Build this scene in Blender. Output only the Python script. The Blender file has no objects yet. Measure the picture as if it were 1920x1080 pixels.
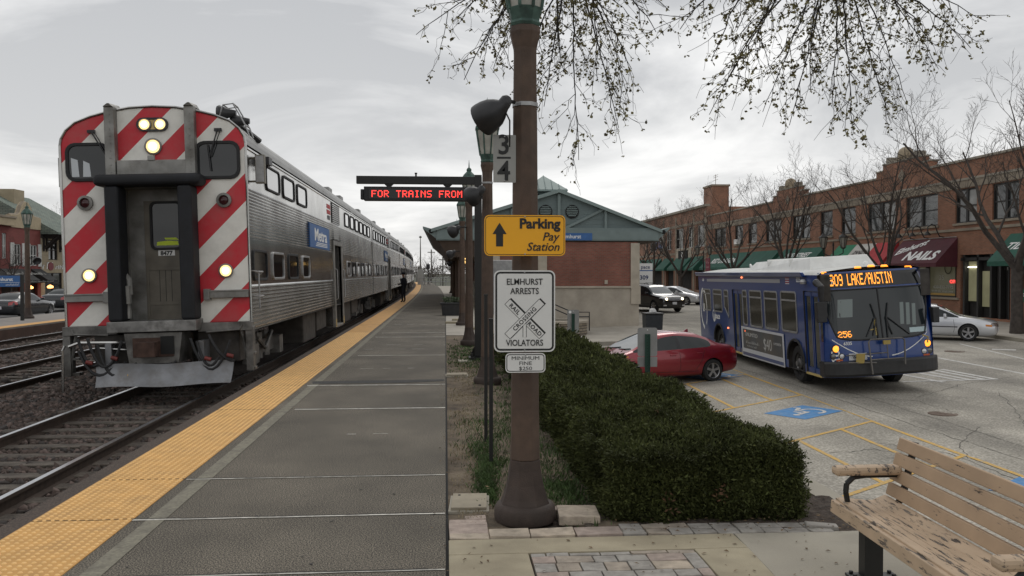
import bpy, bmesh, math, random
import numpy as np
from mathutils import Vector, Matrix, Euler
from mathutils.bvhtree import BVHTree
R = math.radians
SC = bpy.context.scene
COL = SC.collection
random.seed(7)
RNG = np.random.default_rng(7)

# ---------------------------------------------------------------- camera, sky, sun, exposure
cam = bpy.data.cameras.new('camera'); camo = bpy.data.objects.new('camera', cam); COL.objects.link(camo)
YAW = math.atan(125/1600); PIT = math.atan(28/1600); EYE = 1.8
camo.location = (0, 0, EYE); camo.rotation_euler = (math.pi/2-PIT, 0, -YAW)
cam.sensor_width = 36; cam.lens = 30; cam.clip_start = .1; cam.clip_end = 6000
SC.camera = camo
SC.view_settings.view_transform = 'Standard'; SC.view_settings.look = 'None'
SC.view_settings.exposure = 0.12; SC.view_settings.gamma = 1
SC.cycles.max_bounces = 6; SC.cycles.diffuse_bounces = 3; SC.cycles.glossy_bounces = 3
SC.cycles.transparent_max_bounces = 6; SC.cycles.transmission_bounces = 4
SC.cycles.use_denoising = True

SUN_EL, SUN_ROT = R(48), R(-20)
W = bpy.data.worlds.new('World'); SC.world = W; W.use_nodes = True
nt = W.node_tree; N = nt.nodes; L = nt.links; N.clear()
def nn(t, **k):
    n = N.new(t)
    for a, b in k.items(): setattr(n, a, b)
    return n
out = nn('ShaderNodeOutputWorld'); bg = nn('ShaderNodeBackground'); bg.inputs[1].default_value = .1
sky = nn('ShaderNodeTexSky', sky_type='NISHITA', sun_disc=False, sun_elevation=SUN_EL, sun_rotation=SUN_ROT)
tc = nn('ShaderNodeTexCoord'); sep = nn('ShaderNodeSeparateXYZ'); L.new(tc.outputs['Generated'], sep.inputs[0])
ad = nn('ShaderNodeMath', operation='ADD'); ad.inputs[1].default_value = .16; L.new(sep.outputs[2], ad.inputs[0])
mx = nn('ShaderNodeMath', operation='MAXIMUM'); mx.inputs[1].default_value = .1; L.new(ad.outputs[0], mx.inputs[0])
dx = nn('ShaderNodeMath', operation='DIVIDE'); dy = nn('ShaderNodeMath', operation='DIVIDE')
L.new(sep.outputs[0], dx.inputs[0]); L.new(mx.outputs[0], dx.inputs[1]); L.new(sep.outputs[1], dy.inputs[0]); L.new(mx.outputs[0], dy.inputs[1])
cb = nn('ShaderNodeCombineXYZ'); L.new(dx.outputs[0], cb.inputs[0]); L.new(dy.outputs[0], cb.inputs[1])
mp = nn('ShaderNodeMapping'); mp.inputs['Location'].default_value = (3.1, 1.7, 0); mp.inputs['Scale'].default_value = (.8, .8, 1); L.new(cb.outputs[0], mp.inputs[0])
no = nn('ShaderNodeTexNoise'); no.inputs['Scale'].default_value = .95; no.inputs['Detail'].default_value = 7; no.inputs['Roughness'].default_value = .57; no.inputs['Distortion'].default_value = .6
L.new(mp.outputs[0], no.inputs['Vector'])
cr = nn('ShaderNodeValToRGB'); e = cr.color_ramp.elements
e[0].position = .40; e[0].color = (.53, .54, .555, 1); e[1].position = .62; e[1].color = (.97, .967, .96, 1)
L.new(no.outputs[0], cr.inputs[0])
# warm pale break low in the cloud deck
mr = nn('ShaderNodeMapRange'); mr.inputs[1].default_value = .02; mr.inputs[2].default_value = .3; mr.inputs[3].default_value = .3; mr.inputs[4].default_value = 0
L.new(sep.outputs[2], mr.inputs[0])
mw = nn('ShaderNodeMix', data_type='RGBA'); L.new(mr.outputs[0], mw.inputs[0]); L.new(cr.outputs[0], mw.inputs[6]); mw.inputs[7].default_value = (.98, .965, .93, 1)
sc10 = nn('ShaderNodeVectorMath', operation='SCALE'); sc10.inputs['Scale'].default_value = 9.6; L.new(mw.outputs[2], sc10.inputs[0])
mi = nn('ShaderNodeMix', data_type='RGBA'); mi.inputs[0].default_value = .97
L.new(sky.outputs[0], mi.inputs[6]); L.new(sc10.outputs[0], mi.inputs[7]); L.new(mi.outputs[2], bg.inputs[0]); L.new(bg.outputs[0], out.inputs[0])
sl = bpy.data.lights.new('sun', 'SUN'); sl.energy = .6; sl.angle = R(25); sl.color = (1, .96, .9)
so = bpy.data.objects.new('sun', sl); COL.objects.link(so); so.rotation_euler = (math.pi/2-SUN_EL, 0, R(160))

# ---------------------------------------------------------------- points from the survey of the photograph
_f = Vector((math.sin(YAW)*math.cos(PIT), math.cos(YAW)*math.cos(PIT), -math.sin(PIT)))
_r = Vector((math.cos(YAW), -math.sin(YAW), 0)); _u = _r.cross(_f)
def ray(px, py): return _f + _r*((px-960)/1600) + _u*((540-py)/1600)
def at_z(px, py, z): d = ray(px, py); return Vector((0,0,EYE)) + d*((z-EYE)/d.z)
def at_x(px, py, x): d = ray(px, py); return Vector((0,0,EYE)) + d*(x/d.x)
def at_y(px, py, y): d = ray(px, py); return Vector((0,0,EYE)) + d*(y/d.y)
def at_d(px, py, t): return Vector((0,0,EYE)) + ray(px, py)*t
def zl(x, y): return -1.25 + .02*(min(max(x, -5), 26)-8) + .012*(min(y, 62)-25)

# ---------------------------------------------------------------- materials
MATS = {}
def mat(name, col, rough=.7, metal=0, var=.0, vscale=4., bump=0., bscale=60., spec=.5, emit=None, estr=0, coat=0, dirt=None, dscale=1.5, damt=.5, trans=0, alpha=1, detail=4):
    if name in MATS: return MATS[name]
    m = bpy.data.materials.new(name); m.use_nodes = True; t = m.node_tree; p = t.nodes['Principled BSDF']
    p.inputs['Roughness'].default_value = rough; p.inputs['Metallic'].default_value = metal
    p.inputs['Specular IOR Level'].default_value = spec
    c = (*col, 1); p.inputs['Base Color'].default_value = c
    if coat: p.inputs['Coat Weight'].default_value = coat; p.inputs['Coat Roughness'].default_value = .06
    if trans: p.inputs['Transmission Weight'].default_value = trans
    if alpha < 1: p.inputs['Alpha'].default_value = alpha
    if emit: p.inputs['Emission Color'].default_value = (*emit, 1); p.inputs['Emission Strength'].default_value = estr
    co = None
    def coord():
        nonlocal co
        if co is None: co = t.nodes.new('ShaderNodeTexCoord')
        return co.outputs['Object']
    src = None
    if var:
        n = t.nodes.new('ShaderNodeTexNoise'); n.inputs['Scale'].default_value = vscale; n.inputs['Detail'].default_value = detail; t.links.new(coord(), n.inputs['Vector'])
        r = t.nodes.new('ShaderNodeMapRange'); r.inputs[1].default_value = .3; r.inputs[2].default_value = .7; r.inputs[3].default_value = 1-var; r.inputs[4].default_value = 1+var; t.links.new(n.outputs[0], r.inputs[0])
        s = t.nodes.new('ShaderNodeVectorMath'); s.operation = 'SCALE'; s.inputs[0].default_value = col; t.links.new(r.outputs[0], s.inputs['Scale']); src = s.outputs[0]
    if dirt:
        n = t.nodes.new('ShaderNodeTexNoise'); n.inputs['Scale'].default_value = dscale; n.inputs['Detail'].default_value = 8; n.inputs['Roughness'].default_value = .65; t.links.new(coord(), n.inputs['Vector'])
        r = t.nodes.new('ShaderNodeMapRange'); r.inputs[1].default_value = .45; r.inputs[2].default_value = .7; r.inputs[3].default_value = 0; r.inputs[4].default_value = damt; t.links.new(n.outputs[0], r.inputs[0])
        x = t.nodes.new('ShaderNodeMix'); x.data_type = 'RGBA'; t.links.new(r.outputs[0], x.inputs[0])
        if src: t.links.new(src, x.inputs[6])
        else: x.inputs[6].default_value = c
        x.inputs[7].default_value = (*dirt, 1); src = x.outputs[2]
    if src: t.links.new(src, p.inputs['Base Color'])
    if bump:
        n = t.nodes.new('ShaderNodeTexNoise'); n.inputs['Scale'].default_value = bscale; n.inputs['Detail'].default_value = 5; t.links.new(coord(), n.inputs['Vector'])
        b = t.nodes.new('ShaderNodeBump'); b.inputs['Strength'].default_value = bump; b.inputs['Distance'].default_value = .02; t.links.new(n.outputs[0], b.inputs['Height']); t.links.new(b.outputs[0], p.inputs['Normal'])
    MATS[name] = m; return m
def brick(name, c1, c2, mortar, bw=.2, bh=.067, ms=.012, bump=.3, off=.5, plane='xz', rough=.85, var=.2, swap=False):
    m = bpy.data.materials.new(name); m.use_nodes = True; t = m.node_tree; p = t.nodes['Principled BSDF']; p.inputs['Roughness'].default_value = rough
    co = t.nodes.new('ShaderNodeTexCoord'); s = t.nodes.new('ShaderNodeSeparateXYZ'); t.links.new(co.outputs['Object'], s.inputs[0])
    c = t.nodes.new('ShaderNodeCombineXYZ')
    if plane == 'xz':
        a = t.nodes.new('ShaderNodeMath'); a.operation = 'ADD'; t.links.new(s.outputs[0], a.inputs[0]); t.links.new(s.outputs[1], a.inputs[1]); t.links.new(a.outputs[0], c.inputs[0]); t.links.new(s.outputs[2], c.inputs[1])
    else:
        t.links.new(s.outputs[0], c.inputs[0]); t.links.new(s.outputs[1], c.inputs[1])
    b = t.nodes.new('ShaderNodeTexBrick'); b.inputs['Scale'].default_value = 1; b.inputs['Brick Width'].default_value = bw; b.inputs['Row Height'].default_value = bh; b.inputs['Mortar Size'].default_value = ms; b.offset = off
    b.inputs['Mortar Smooth'].default_value = .2
    b.inputs['Color1'].default_value = (*c1, 1); b.inputs['Color2'].default_value = (*c2, 1); b.inputs['Mortar'].default_value = (*mortar, 1); t.links.new(c.outputs[0], b.inputs['Vector'])
    n = t.nodes.new('ShaderNodeTexNoise'); n.inputs['Scale'].default_value = .9; n.inputs['Detail'].default_value = 7; t.links.new(co.outputs['Object'], n.inputs['Vector'])
    r = t.nodes.new('ShaderNodeMapRange'); r.inputs[1].default_value = .3; r.inputs[2].default_value = .7; r.inputs[3].default_value = 1-var; r.inputs[4].default_value = 1+var; t.links.new(n.outputs[0], r.inputs[0])
    v = t.nodes.new('ShaderNodeVectorMath'); v.operation = 'SCALE'; t.links.new(b.outputs[0], v.inputs[0]); t.links.new(r.outputs[0], v.inputs['Scale']); t.links.new(v.outputs[0], p.inputs['Base Color'])
    bp = t.nodes.new('ShaderNodeBump'); bp.inputs['Strength'].default_value = bump; bp.inputs['Distance'].default_value = .01; bp.invert = True; t.links.new(b.outputs[1], bp.inputs['Height']); t.links.new(bp.outputs[0], p.inputs['Normal'])
    MATS[name] = m; return m

# ---------------------------------------------------------------- object helpers
def tag(o, label=None, cat=None, group=None, kind=None):
    if label: o['label'] = label
    if cat: o['category'] = cat
    if group: o['group'] = group
    if kind: o['kind'] = kind
    return o
def thing(name, label, cat, loc=(0,0,0), rz=0, group=None):
    o = bpy.data.objects.new(name, None); COL.objects.link(o); o.empty_display_size = .2
    o.location = loc; o.rotation_euler = (0, 0, rz); return tag(o, label, cat, group)
def copy_tree(o, parent=None):
    c = o.copy(); COL.objects.link(c)
    if parent: c.parent = parent
    for ch in list(o.children): copy_tree(ch, c)
    return c
def scribble(mb, T, w, h, m=None, seed=1):   # lettering too small to read in the photograph: a row of short strokes
    rd = random.Random(seed); o = mb.T; mb.T = o @ T; x = -w/2
    while x < w/2:
        if rd.random() < .14: x += h*.5
        a = rd.choice((.45, .6, .6, 1.)); s = h*.09; k = h*rd.uniform(.25, .5)
        mb.add([(x-s,0,0),(x+s,0,0),(x+s+h*.12,a*h,0),(x-s+h*.12,a*h,0)], [(0,1,2,3)], m)
        if rd.random() < .7: z = rd.choice((0, a*h*.45, a*h-.16*h)); mb.add([(x,z,0),(x+k,z,0),(x+k,z+h*.15,0),(x,z+h*.15,0)], [(0,1,2,3)], m)
        x += k+h*.12
    mb.T = o
class MB:
    def __init__(s): s.v = []; s.f = []; s.m = []; s.T = Matrix.Identity(4); s.mi = 0
    def add(s, vs, fs, m=None):
        o = len(s.v); m = s.mi if m is None else m
        s.v += [tuple(s.T @ Vector(p)) for p in vs]; s.f += [tuple(i+o for i in f) for f in fs]; s.m += [m]*len(fs); return s
    def box(s, x0, x1, y0, y1, z0, z1, m=None):
        return s.add([(x0,y0,z0),(x1,y0,z0),(x1,y1,z0),(x0,y1,z0),(x0,y0,z1),(x1,y0,z1),(x1,y1,z1),(x0,y1,z1)],
                     [(3,2,1,0),(4,5,6,7),(0,1,5,4),(1,2,6,5),(2,3,7,6),(3,0,4,7)], m)
    def hexa(s, p, m=None):   # 8 corners: bottom ring then top ring
        return s.add(p, [(3,2,1,0),(4,5,6,7),(0,1,5,4),(1,2,6,5),(2,3,7,6),(3,0,4,7)], m)
    def quad(s, a, b, c, d, m=None): return s.add([a,b,c,d], [(0,1,2,3)], m)
    def prism(s, poly, fn, h0, h1, m=None):   # poly 2-D counter-clockwise; fn(u,v,h)->xyz
        n = len(poly); vs = [fn(u, v, h0) for u, v in poly]+[fn(u, v, h1) for u, v in poly]
        return s.add(vs, [tuple(range(n-1,-1,-1)), tuple(range(n, 2*n))]+[(i,(i+1)%n,n+(i+1)%n,n+i) for i in range(n)], m)
    def tube(s, pts, r, n=8, m=None, caps=True):
        pts = [Vector(p) for p in pts]; k = len(pts); rs = r if isinstance(r, (list, tuple)) else [r]*k
        vs = []; fs = []; prev = None
        for i, p in enumerate(pts):
            d = (pts[min(i+1,k-1)]-pts[max(i-1,0)]).normalized()
            if prev is None:
                a = Vector((0,0,1)) if abs(d.z) < .9 else Vector((1,0,0)); x = d.cross(a).normalized()
            else: x = (prev-d*prev.dot(d)).normalized()
            prev = x; y = d.cross(x)
            vs += [p+(x*math.cos(2*math.pi*j/n)+y*math.sin(2*math.pi*j/n))*rs[i] for j in range(n)]
        for i in range(k-1):
            for j in range(n): fs.append((i*n+j, i*n+(j+1)%n, (i+1)*n+(j+1)%n, (i+1)*n+j))
        if caps: fs += [tuple(range(n-1,-1,-1)), tuple(range((k-1)*n, k*n))]
        return s.add(vs, fs, m)
    def lathe(s, prof, n=16, c=(0,0,0), axis='z', m=None, caps=True, ph=0):
        c = Vector(c); vs = []; fs = []
        for r, h in prof:
            for j in range(n):
                a = 2*math.pi*(j+ph)/n; u, v = r*math.cos(a), r*math.sin(a)
                vs.append(c+(Vector((u,v,h)) if axis == 'z' else Vector((h,u,v)) if axis == 'x' else Vector((v,h,u))))
        k = len(prof)
        for i in range(k-1):
            for j in range(n): fs.append((i*n+j, i*n+(j+1)%n, (i+1)*n+(j+1)%n, (i+1)*n+j))
        if caps: fs += [tuple(range(n-1,-1,-1)), tuple(range((k-1)*n, k*n))]
        return s.add(vs, fs, m)
    def grid(s, fn, nu, nv, m=None, mf=None):
        vs = [fn(i/nu, j/nv) for j in range(nv+1) for i in range(nu+1)]
        o = len(s.v); s.v += [tuple(s.T @ Vector(p)) for p in vs]
        for j in range(nv):
            for i in range(nu):
                a = o+j*(nu+1)+i; s.f.append((a, a+1, a+nu+2, a+nu+1)); s.m.append(mf(i, j) if mf else (s.mi if m is None else m))
        return s
    def text(s, txt, size, T, m=None, bold=0., shear=0., ext=.002, align='CENTER', sx=1., spacing=1.):
        me = text_mesh(txt, size, bold, shear, ext, align, spacing); o = s.T
        s.T = o @ T @ Matrix.Diagonal((sx, 1, 1, 1)); s.add([v.co for v in me.vertices], [tuple(p.vertices) for p in me.polygons], m); s.T = o; return s
    def build(s, name, mats, parent=None, smooth=0, bevel=0, seg=2, loc=None):
        me = bpy.data.meshes.new(name); me.from_pydata(s.v, [], s.f)
        for x in (mats if isinstance(mats, (list, tuple)) else [mats]): me.materials.append(x)
        me.polygons.foreach_set('material_index', s.m)
        return link(name, me, parent, smooth, bevel, seg, loc)
def link(name, me, parent=None, smooth=0, bevel=0, seg=2, loc=None):
    me.update()
    if smooth:
        me.polygons.foreach_set('use_smooth', [True]*len(me.polygons)); me.set_sharp_from_angle(angle=R(smooth))
    o = bpy.data.objects.new(name, me); COL.objects.link(o)
    if parent: o.parent = parent
    if loc: o.location = loc
    if bevel:
        b = o.modifiers.new('b', 'BEVEL'); b.width = bevel; b.segments = seg; b.limit_method = 'ANGLE'; b.angle_limit = R(40)
    return o
_TM = {}
def text_mesh(txt, size, bold, shear, ext, align, spacing):
    k = (txt, size, bold, shear, ext, align, spacing)
    if k not in _TM:
        c = bpy.data.curves.new('t', 'FONT'); c.body = txt; c.size = size; c.offset = bold; c.shear = shear; c.extrude = ext; c.align_x = align; c.resolution_u = 3; c.space_character = spacing
        o = bpy.data.objects.new('t', c); _TM[k] = bpy.data.meshes.new_from_object(o); bpy.data.objects.remove(o); bpy.data.curves.remove(c)
    return _TM[k]
def npmesh(name, V, F, mats, parent=None, smooth=False, mi=None):
    me = bpy.data.meshes.new(name); V = np.asarray(V, 'f'); F = np.asarray(F, 'i'); k = F.shape[1]
    me.vertices.add(len(V)); me.vertices.foreach_set('co', V.ravel()); me.loops.add(F.size); me.loops.foreach_set('vertex_index', F.ravel())
    me.polygons.add(len(F)); me.polygons.foreach_set('loop_start', np.arange(0, F.size, k, dtype='i')); me.polygons.foreach_set('loop_total', np.full(len(F), k, 'i'))
    for x in (mats if isinstance(mats, (list, tuple)) else [mats]): me.materials.append(x)
    if mi is not None: me.polygons.foreach_set('material_index', np.asarray(mi, 'i'))
    me.update(calc_edges=True); me.validate()
    if smooth: me.polygons.foreach_set('use_smooth', [True]*len(me.polygons))
    return link(name, me, parent)
TX = Matrix.Translation
def face_mx(o, right, up):   # text plane: local x -> right, y -> up
    r = Vector(right).normalized(); u = Vector(up).normalized(); n = r.cross(u)
    return Matrix(((r.x,u.x,n.x,o[0]),(r.y,u.y,n.y,o[1]),(r.z,u.z,n.z,o[2]),(0,0,0,1)))
def rrect(w, h, r, k=4):
    p = []
    for cx, cy, a0 in ((w/2-r, h/2-r, 0), (-w/2+r, h/2-r, 90), (-w/2+r, -h/2+r, 180), (w/2-r, -h/2+r, 270)):
        for i in range(k+1): a = R(a0+90*i/k); p.append((cx+r*math.cos(a), cy+r*math.sin(a)))
    return p
def ring(mb, outer, inner, fn, h0, h1, m=None):   # frame between two outlines with the same count
    n = len(outer); vs = [fn(u,v,h) for h in (h0,h1) for pl in (outer,inner) for u,v in pl]; fs = []
    for i in range(n):
        j = (i+1)%n; fs += [(2*n+i,2*n+j,3*n+j,3*n+i), (i,n+i,n+j,j), (i,j,2*n+j,2*n+i), (n+j,n+i,3*n+i,3*n+j)]
    mb.add(vs, fs, m)
def holed(mb, O, U, V, Nn, w, h, holes, depth=.2, m=None, mr=None):
    """a wall sheet from O along U (width) and V (height) with rectangular openings (u0,u1,v0,v1) and reveals going back along -Nn"""
    O, U, V, Nn = Vector(O), Vector(U), Vector(V), Vector(Nn)
    us = sorted({0, w, *[a for q in holes for a in q[:2]]}); vs = sorted({0, h, *[a for q in holes for a in q[2:]]})
    us = [u for u in us if 0 <= u <= w]; vs = [v for v in vs if 0 <= v <= h]
    for i in range(len(us)-1):
        for j in range(len(vs)-1):
            cu, cv = (us[i]+us[i+1])/2, (vs[j]+vs[j+1])/2
            if any(a < cu < b and c < cv < d for a, b, c, d in holes): continue
            mb.quad(O+U*us[i]+V*vs[j], O+U*us[i+1]+V*vs[j], O+U*us[i+1]+V*vs[j+1], O+U*us[i]+V*vs[j+1], m)
    for a, b, c, d in holes:
        p = [O+U*a+V*c, O+U*b+V*c, O+U*b+V*d, O+U*a+V*d]
        for i in range(4): mb.quad(p[i], p[(i+1)%4], p[(i+1)%4]-Nn*depth, p[i]-Nn*depth, mr if mr is not None else m)
# ================================================================ materials shared
def speckle(name, c1, c2, scale, rough=.9, big=.18, bump=.4, bscale=None):
    m = mat(name, c1, rough); t = m.node_tree; p = t.nodes['Principled BSDF']
    co = t.nodes.new('ShaderNodeTexCoord')
    a = t.nodes.new('ShaderNodeTexNoise'); a.inputs['Scale'].default_value = scale; a.inputs['Detail'].default_value = 3; t.links.new(co.outputs['Object'], a.inputs['Vector'])
    r = t.nodes.new('ShaderNodeMapRange'); r.inputs[1].default_value = .43; r.inputs[2].default_value = .64; t.links.new(a.outputs[0], r.inputs[0])
    x = t.nodes.new('ShaderNodeMix'); x.data_type = 'RGBA'; x.inputs[6].default_value = (*c1, 1); x.inputs[7].default_value = (*c2, 1); t.links.new(r.outputs[0], x.inputs[0])
    b = t.nodes.new('ShaderNodeTexNoise'); b.inputs['Scale'].default_value = .7; b.inputs['Detail'].default_value = 8; b.inputs['Roughness'].default_value = .6; t.links.new(co.outputs['Object'], b.inputs['Vector'])
    q = t.nodes.new('ShaderNodeMapRange'); q.inputs[1].default_value = .3; q.inputs[2].default_value = .7; q.inputs[3].default_value = 1-big; q.inputs[4].default_value = 1+big; t.links.new(b.outputs[0], q.inputs[0])
    s = t.nodes.new('ShaderNodeVectorMath'); s.operation = 'SCALE'; t.links.new(x.outputs[2], s.inputs[0]); t.links.new(q.outputs[0], s.inputs['Scale']); t.links.new(s.outputs[0], p.inputs['Base Color'])
    if bump:
        bp = t.nodes.new('ShaderNodeBump'); bp.inputs['Strength'].default_value = bump; bp.inputs['Distance'].default_value = .006; t.links.new(a.outputs[0], bp.inputs['Height']); t.links.new(bp.outputs[0], p.inputs['Normal'])
    return m
M_plat = speckle('platform_aggregate', (.034,.029,.0225), (.25,.218,.168), 105, big=.26, bump=.06)
M_platedge = speckle('platform_edge', (.035,.025,.019), (.10,.072,.055), 90, bump=.08)
M_greystripe = mat('grey_paint', (.20,.185,.14), .85, var=.25, vscale=40, dirt=(.09,.08,.065), dscale=7, damt=.7)
M_lot = speckle('lot_concrete', (.25,.232,.195), (.42,.39,.335), 24, big=.2, bump=.25)
def streaks(m, sc, amt):      # worn lanes along the road
    t = m.node_tree; p = t.nodes['Principled BSDF']; src = p.inputs['Base Color'].links[0].from_socket; co = t.nodes.new('ShaderNodeTexCoord'); mp = t.nodes.new('ShaderNodeMapping'); mp.inputs['Scale'].default_value = sc; t.links.new(co.outputs['Object'], mp.inputs[0])
    n = t.nodes.new('ShaderNodeTexNoise'); n.inputs['Scale'].default_value = 1; n.inputs['Detail'].default_value = 6; t.links.new(mp.outputs[0], n.inputs['Vector']); r = t.nodes.new('ShaderNodeMapRange'); r.inputs[1].default_value = .35; r.inputs[2].default_value = .65; r.inputs[3].default_value = 1-amt; r.inputs[4].default_value = 1+amt*.6; t.links.new(n.outputs[0], r.inputs[0])
    v = t.nodes.new('ShaderNodeVectorMath'); v.operation = 'SCALE'; t.links.new(src, v.inputs[0]); t.links.new(r.outputs[0], v.inputs['Scale']); t.links.new(v.outputs[0], p.inputs['Base Color'])
streaks(M_lot, (.75,.05,.1), .26); streaks(M_lot, (.5,.4,.4), .14); streaks(M_plat, (1.1,.5,.5), .2)
M_conc = mat('concrete', (.36,.33,.27), .9, var=.14, vscale=3, bump=.25, bscale=90, dirt=(.2,.18,.14), damt=.45)
M_tan = mat('tan_concrete', (.35,.305,.215), .9, var=.14, vscale=4, bump=.25, bscale=90, dirt=(.22,.18,.12), damt=.4)
M_side = mat('sidewalk_concrete', (.37,.34,.29), .9, var=.12, vscale=.8, dirt=(.2,.18,.15), damt=.5)
M_soil = mat('bare_soil', (.115,.088,.062), 1, var=.45, vscale=5, bump=.9, bscale=35, dirt=(.21,.17,.115), dscale=1.4, damt=.9)
M_mulch = mat('mulch', (.05,.035,.026), 1, var=.6, vscale=28, bump=1, bscale=50, dirt=(.12,.1,.08), dscale=16, damt=.7)
M_ballbed = mat('ballast_bed', (.06,.046,.038), 1, var=.5, vscale=22, bump=1, bscale=30)
M_asph = mat('asphalt', (.085,.083,.08), .92, var=.2, vscale=2.5, bump=.3, bscale=80)
M_yellow = mat('worn_yellow_paint', (.58,.35,.07), .8, var=.15, vscale=20, dirt=(.34,.31,.24), dscale=9, damt=.85)
M_whitep = mat('worn_white_paint', (.62,.61,.58), .8, var=.1, vscale=20, dirt=(.34,.32,.28), dscale=7, damt=.85)
M_bluep = mat('blue_paint', (.05,.21,.46), .75, var=.15, vscale=14, dirt=(.2,.27,.34), dscale=8, damt=.5)
M_dark = mat('black_gap', (.012,.012,.012), .9)
M_black = mat('black_paint', (.018,.018,.02), .45, var=.3, vscale=9)
M_rubber = mat('rubber', (.02,.02,.021), .75, var=.2, vscale=20)
M_galv = mat('galvanised_steel', (.34,.34,.34), .5, .7, var=.2, vscale=12)
M_glassd = mat('dark_glass', (.012,.014,.016), .06, spec=.6)

# ================================================================ ground, tracks, platforms
def xo(y): return -2e-4*max(0, y-45)**2      # the line bends gently left beyond the first cars
YS = [-6, 0, 4, 8, 12, 16, 20, 25, 30, 35, 40, 45]+[45+6*i for i in range(1, 40)]
def strip(name, x0, x1, z, ys, m, kind='structure', skirt=0, zf=None):
    mb = MB()
    for a, b in zip(ys[:-1], ys[1:]):
        za, zb = (z, z) if zf is None else (zf(a), zf(b))
        mb.quad((x0+xo(a),a,za),(x1+xo(a),a,za),(x1+xo(b),b,zb),(x0+xo(b),b,zb))
        if skirt:
            for x in (x0, x1): mb.quad((x+xo(a),a,za),(x+xo(b),b,zb),(x+xo(b),b,zb-skirt),(x+xo(a),a,za-skirt))
    a = ys[0]
    if skirt: mb.quad((x0,a,z),(x1,a,z),(x1,a,z-skirt),(x0,a,z-skirt))
    return tag(mb.build(name, m), kind=kind)
mb = MB(); mb.quad((-2500,-600,-2.4),(2500,-600,-2.4),(2500,4500,-2.4),(-2500,4500,-2.4))
tag(mb.build('ground', mat('far_ground', (.07,.075,.05), 1, var=.3, vscale=.05)), kind='structure')
RT = -.25                                     # top of rail
strip('ballast_bed', -14.35, -3.1, RT-.19, YS, M_ballbed)
# platform with its edge, tactile paving and grey stripe
PY = [-3, 0, 5, 10, 15, 20, 25, 30, 35, 40, 45]+[45+6*i for i in range(1, 22)]
strip('platform', -3.14, 0.0, 0, PY, M_plat, skirt=.6)
strip('platform_kerb', -3.14, -2.985, .004, PY, M_platedge)
strip('grey_stripe', -2.17, -2.04, .004, PY, M_greystripe)
M_tact = mat('tactile_yellow', (.58,.31,.085), .7, var=.12, vscale=6, dirt=(.36,.21,.08), dscale=2.2, damt=.5)
strip('tactile_paving', -2.985, -2.275, .006, PY, M_tact, skirt=.006)
dv, df = [], []
ys_ = np.arange(3.2, 26, .058); n_ = 8
for iy, y in enumerate(ys_):
    for ix in range(12):
        x = -2.985+.03+ix*.0595; k = len(dv); q = 8 if y < 12 else 6
        for rr, zz in ((.016, .0062), (.011, .0125)):
            dv += [(x+rr*math.cos(6.2832*j/8), y+rr*math.sin(6.2832*j/8), zz) for j in range(8)]
        df += [(k+j, k+(j+1)%8, k+8+(j+1)%8, k+8+j) for j in range(8)]+[(k+8,k+9,k+10,k+11),(k+8,k+11,k+12,k+15),(k+12,k+13,k+14,k+15)]
tag(npmesh('tactile_domes', dv, df, mat('tactile_dome', (.80,.50,.19), .6, var=.1, vscale=6)), kind='structure')
mb = MB()
for y in (7.61, 11.42, 13.84, 18.7, 24.1, 30): mb.box(-2.985, -2.275, y, y+.008, .0055, .0075)
tag(mb.build('tactile_joints', mat('tactile_joint', (.2,.13,.06), .9)), kind='structure')
# saw cuts and patches across the slab
jm = mat('joint_filler', (.62,.60,.54), .9, var=.2, vscale=25, dirt=(.12,.11,.09), dscale=6, damt=.75)
jd = mat('joint_crack', (.02,.018,.016), .95)
pm_ = speckle('patch_asphalt', (.028,.027,.026), (.07,.068,.063), 60)
mb = MB()
for y, w, x0, br in ((5.16,.022,-2.27,.0),(6.37,.03,-2.27,.05),(7.6,.028,-2.25,.0),(11.4,.062,-1.98,.0),(13.8,.07,-2.2,.0),(18.75,.06,-1.9,.0),(24.1,.075,-1.95,.0),(25.8,.08,-1.9,.0),(9.6,.02,-1.1,.6),(16.2,.03,-1.6,.6),(20.3,.03,-1.9,.5),(21.5,.03,-1.6,.5),(30,.06,-1.8,.5),(36,.06,-1.8,.3)):
    x = x0
    while x < -.01:
        d = random.uniform(.08, .3); x1 = min(x+d, -.005)
        if random.random() > br: mb.add([(x,y-w/2*random.uniform(.6,1.1),.005),(x1,y-w/2*random.uniform(.6,1.1),.005),(x1,y+w/2*random.uniform(.6,1.1),.005),(x,y+w/2*random.uniform(.6,1.1),.005)], [(0,1,2,3)], 0)
        x = x1
for y in (6.385, 13.84, 11.425, 5.172, 7.613):
    pts = [(-2.985+.12*i, y+random.uniform(-.008,.008)) for i in range(25)]
    for (a, b), (c, d) in zip(pts[:-1], pts[1:]): mb.quad((a,b-.005,.0085),(c,d-.005,.0085),(c,d+.006,.0085),(a,b+.006,.0085), 1)
mb.add([(-2.15,14.0,.0045),(-.6,14.05,.0045),(-.02,14.25,.0045),(-.02,14.45,.0045),(-1.2,14.4,.0045),(-2.2,14.35,.0045)], [(0,1,2,3,4,5)], 2)
random.seed(8)
for i in range(46):                                 # old gum and drips
    x, y = random.uniform(-2.0,-.06), 4.2+16*random.random()**1.6; r = random.uniform(.005,.013); c = random.choice((1,2,2)); mb.add([(x+r*random.uniform(.7,1.2)*math.cos(k*.785), y+r*random.uniform(.7,1.2)*math.sin(k*.785), .0052+i*2e-6) for k in range(8)], [tuple(range(8))], c)
tag(mb.build('platform_joints', [jm, jd, pm_]), kind='structure')
mb = MB(); mb.box(-.004, .02, -2, 60, -.3, -.02); tag(mb.build('platform_gap', M_dark), kind='structure')

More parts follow.
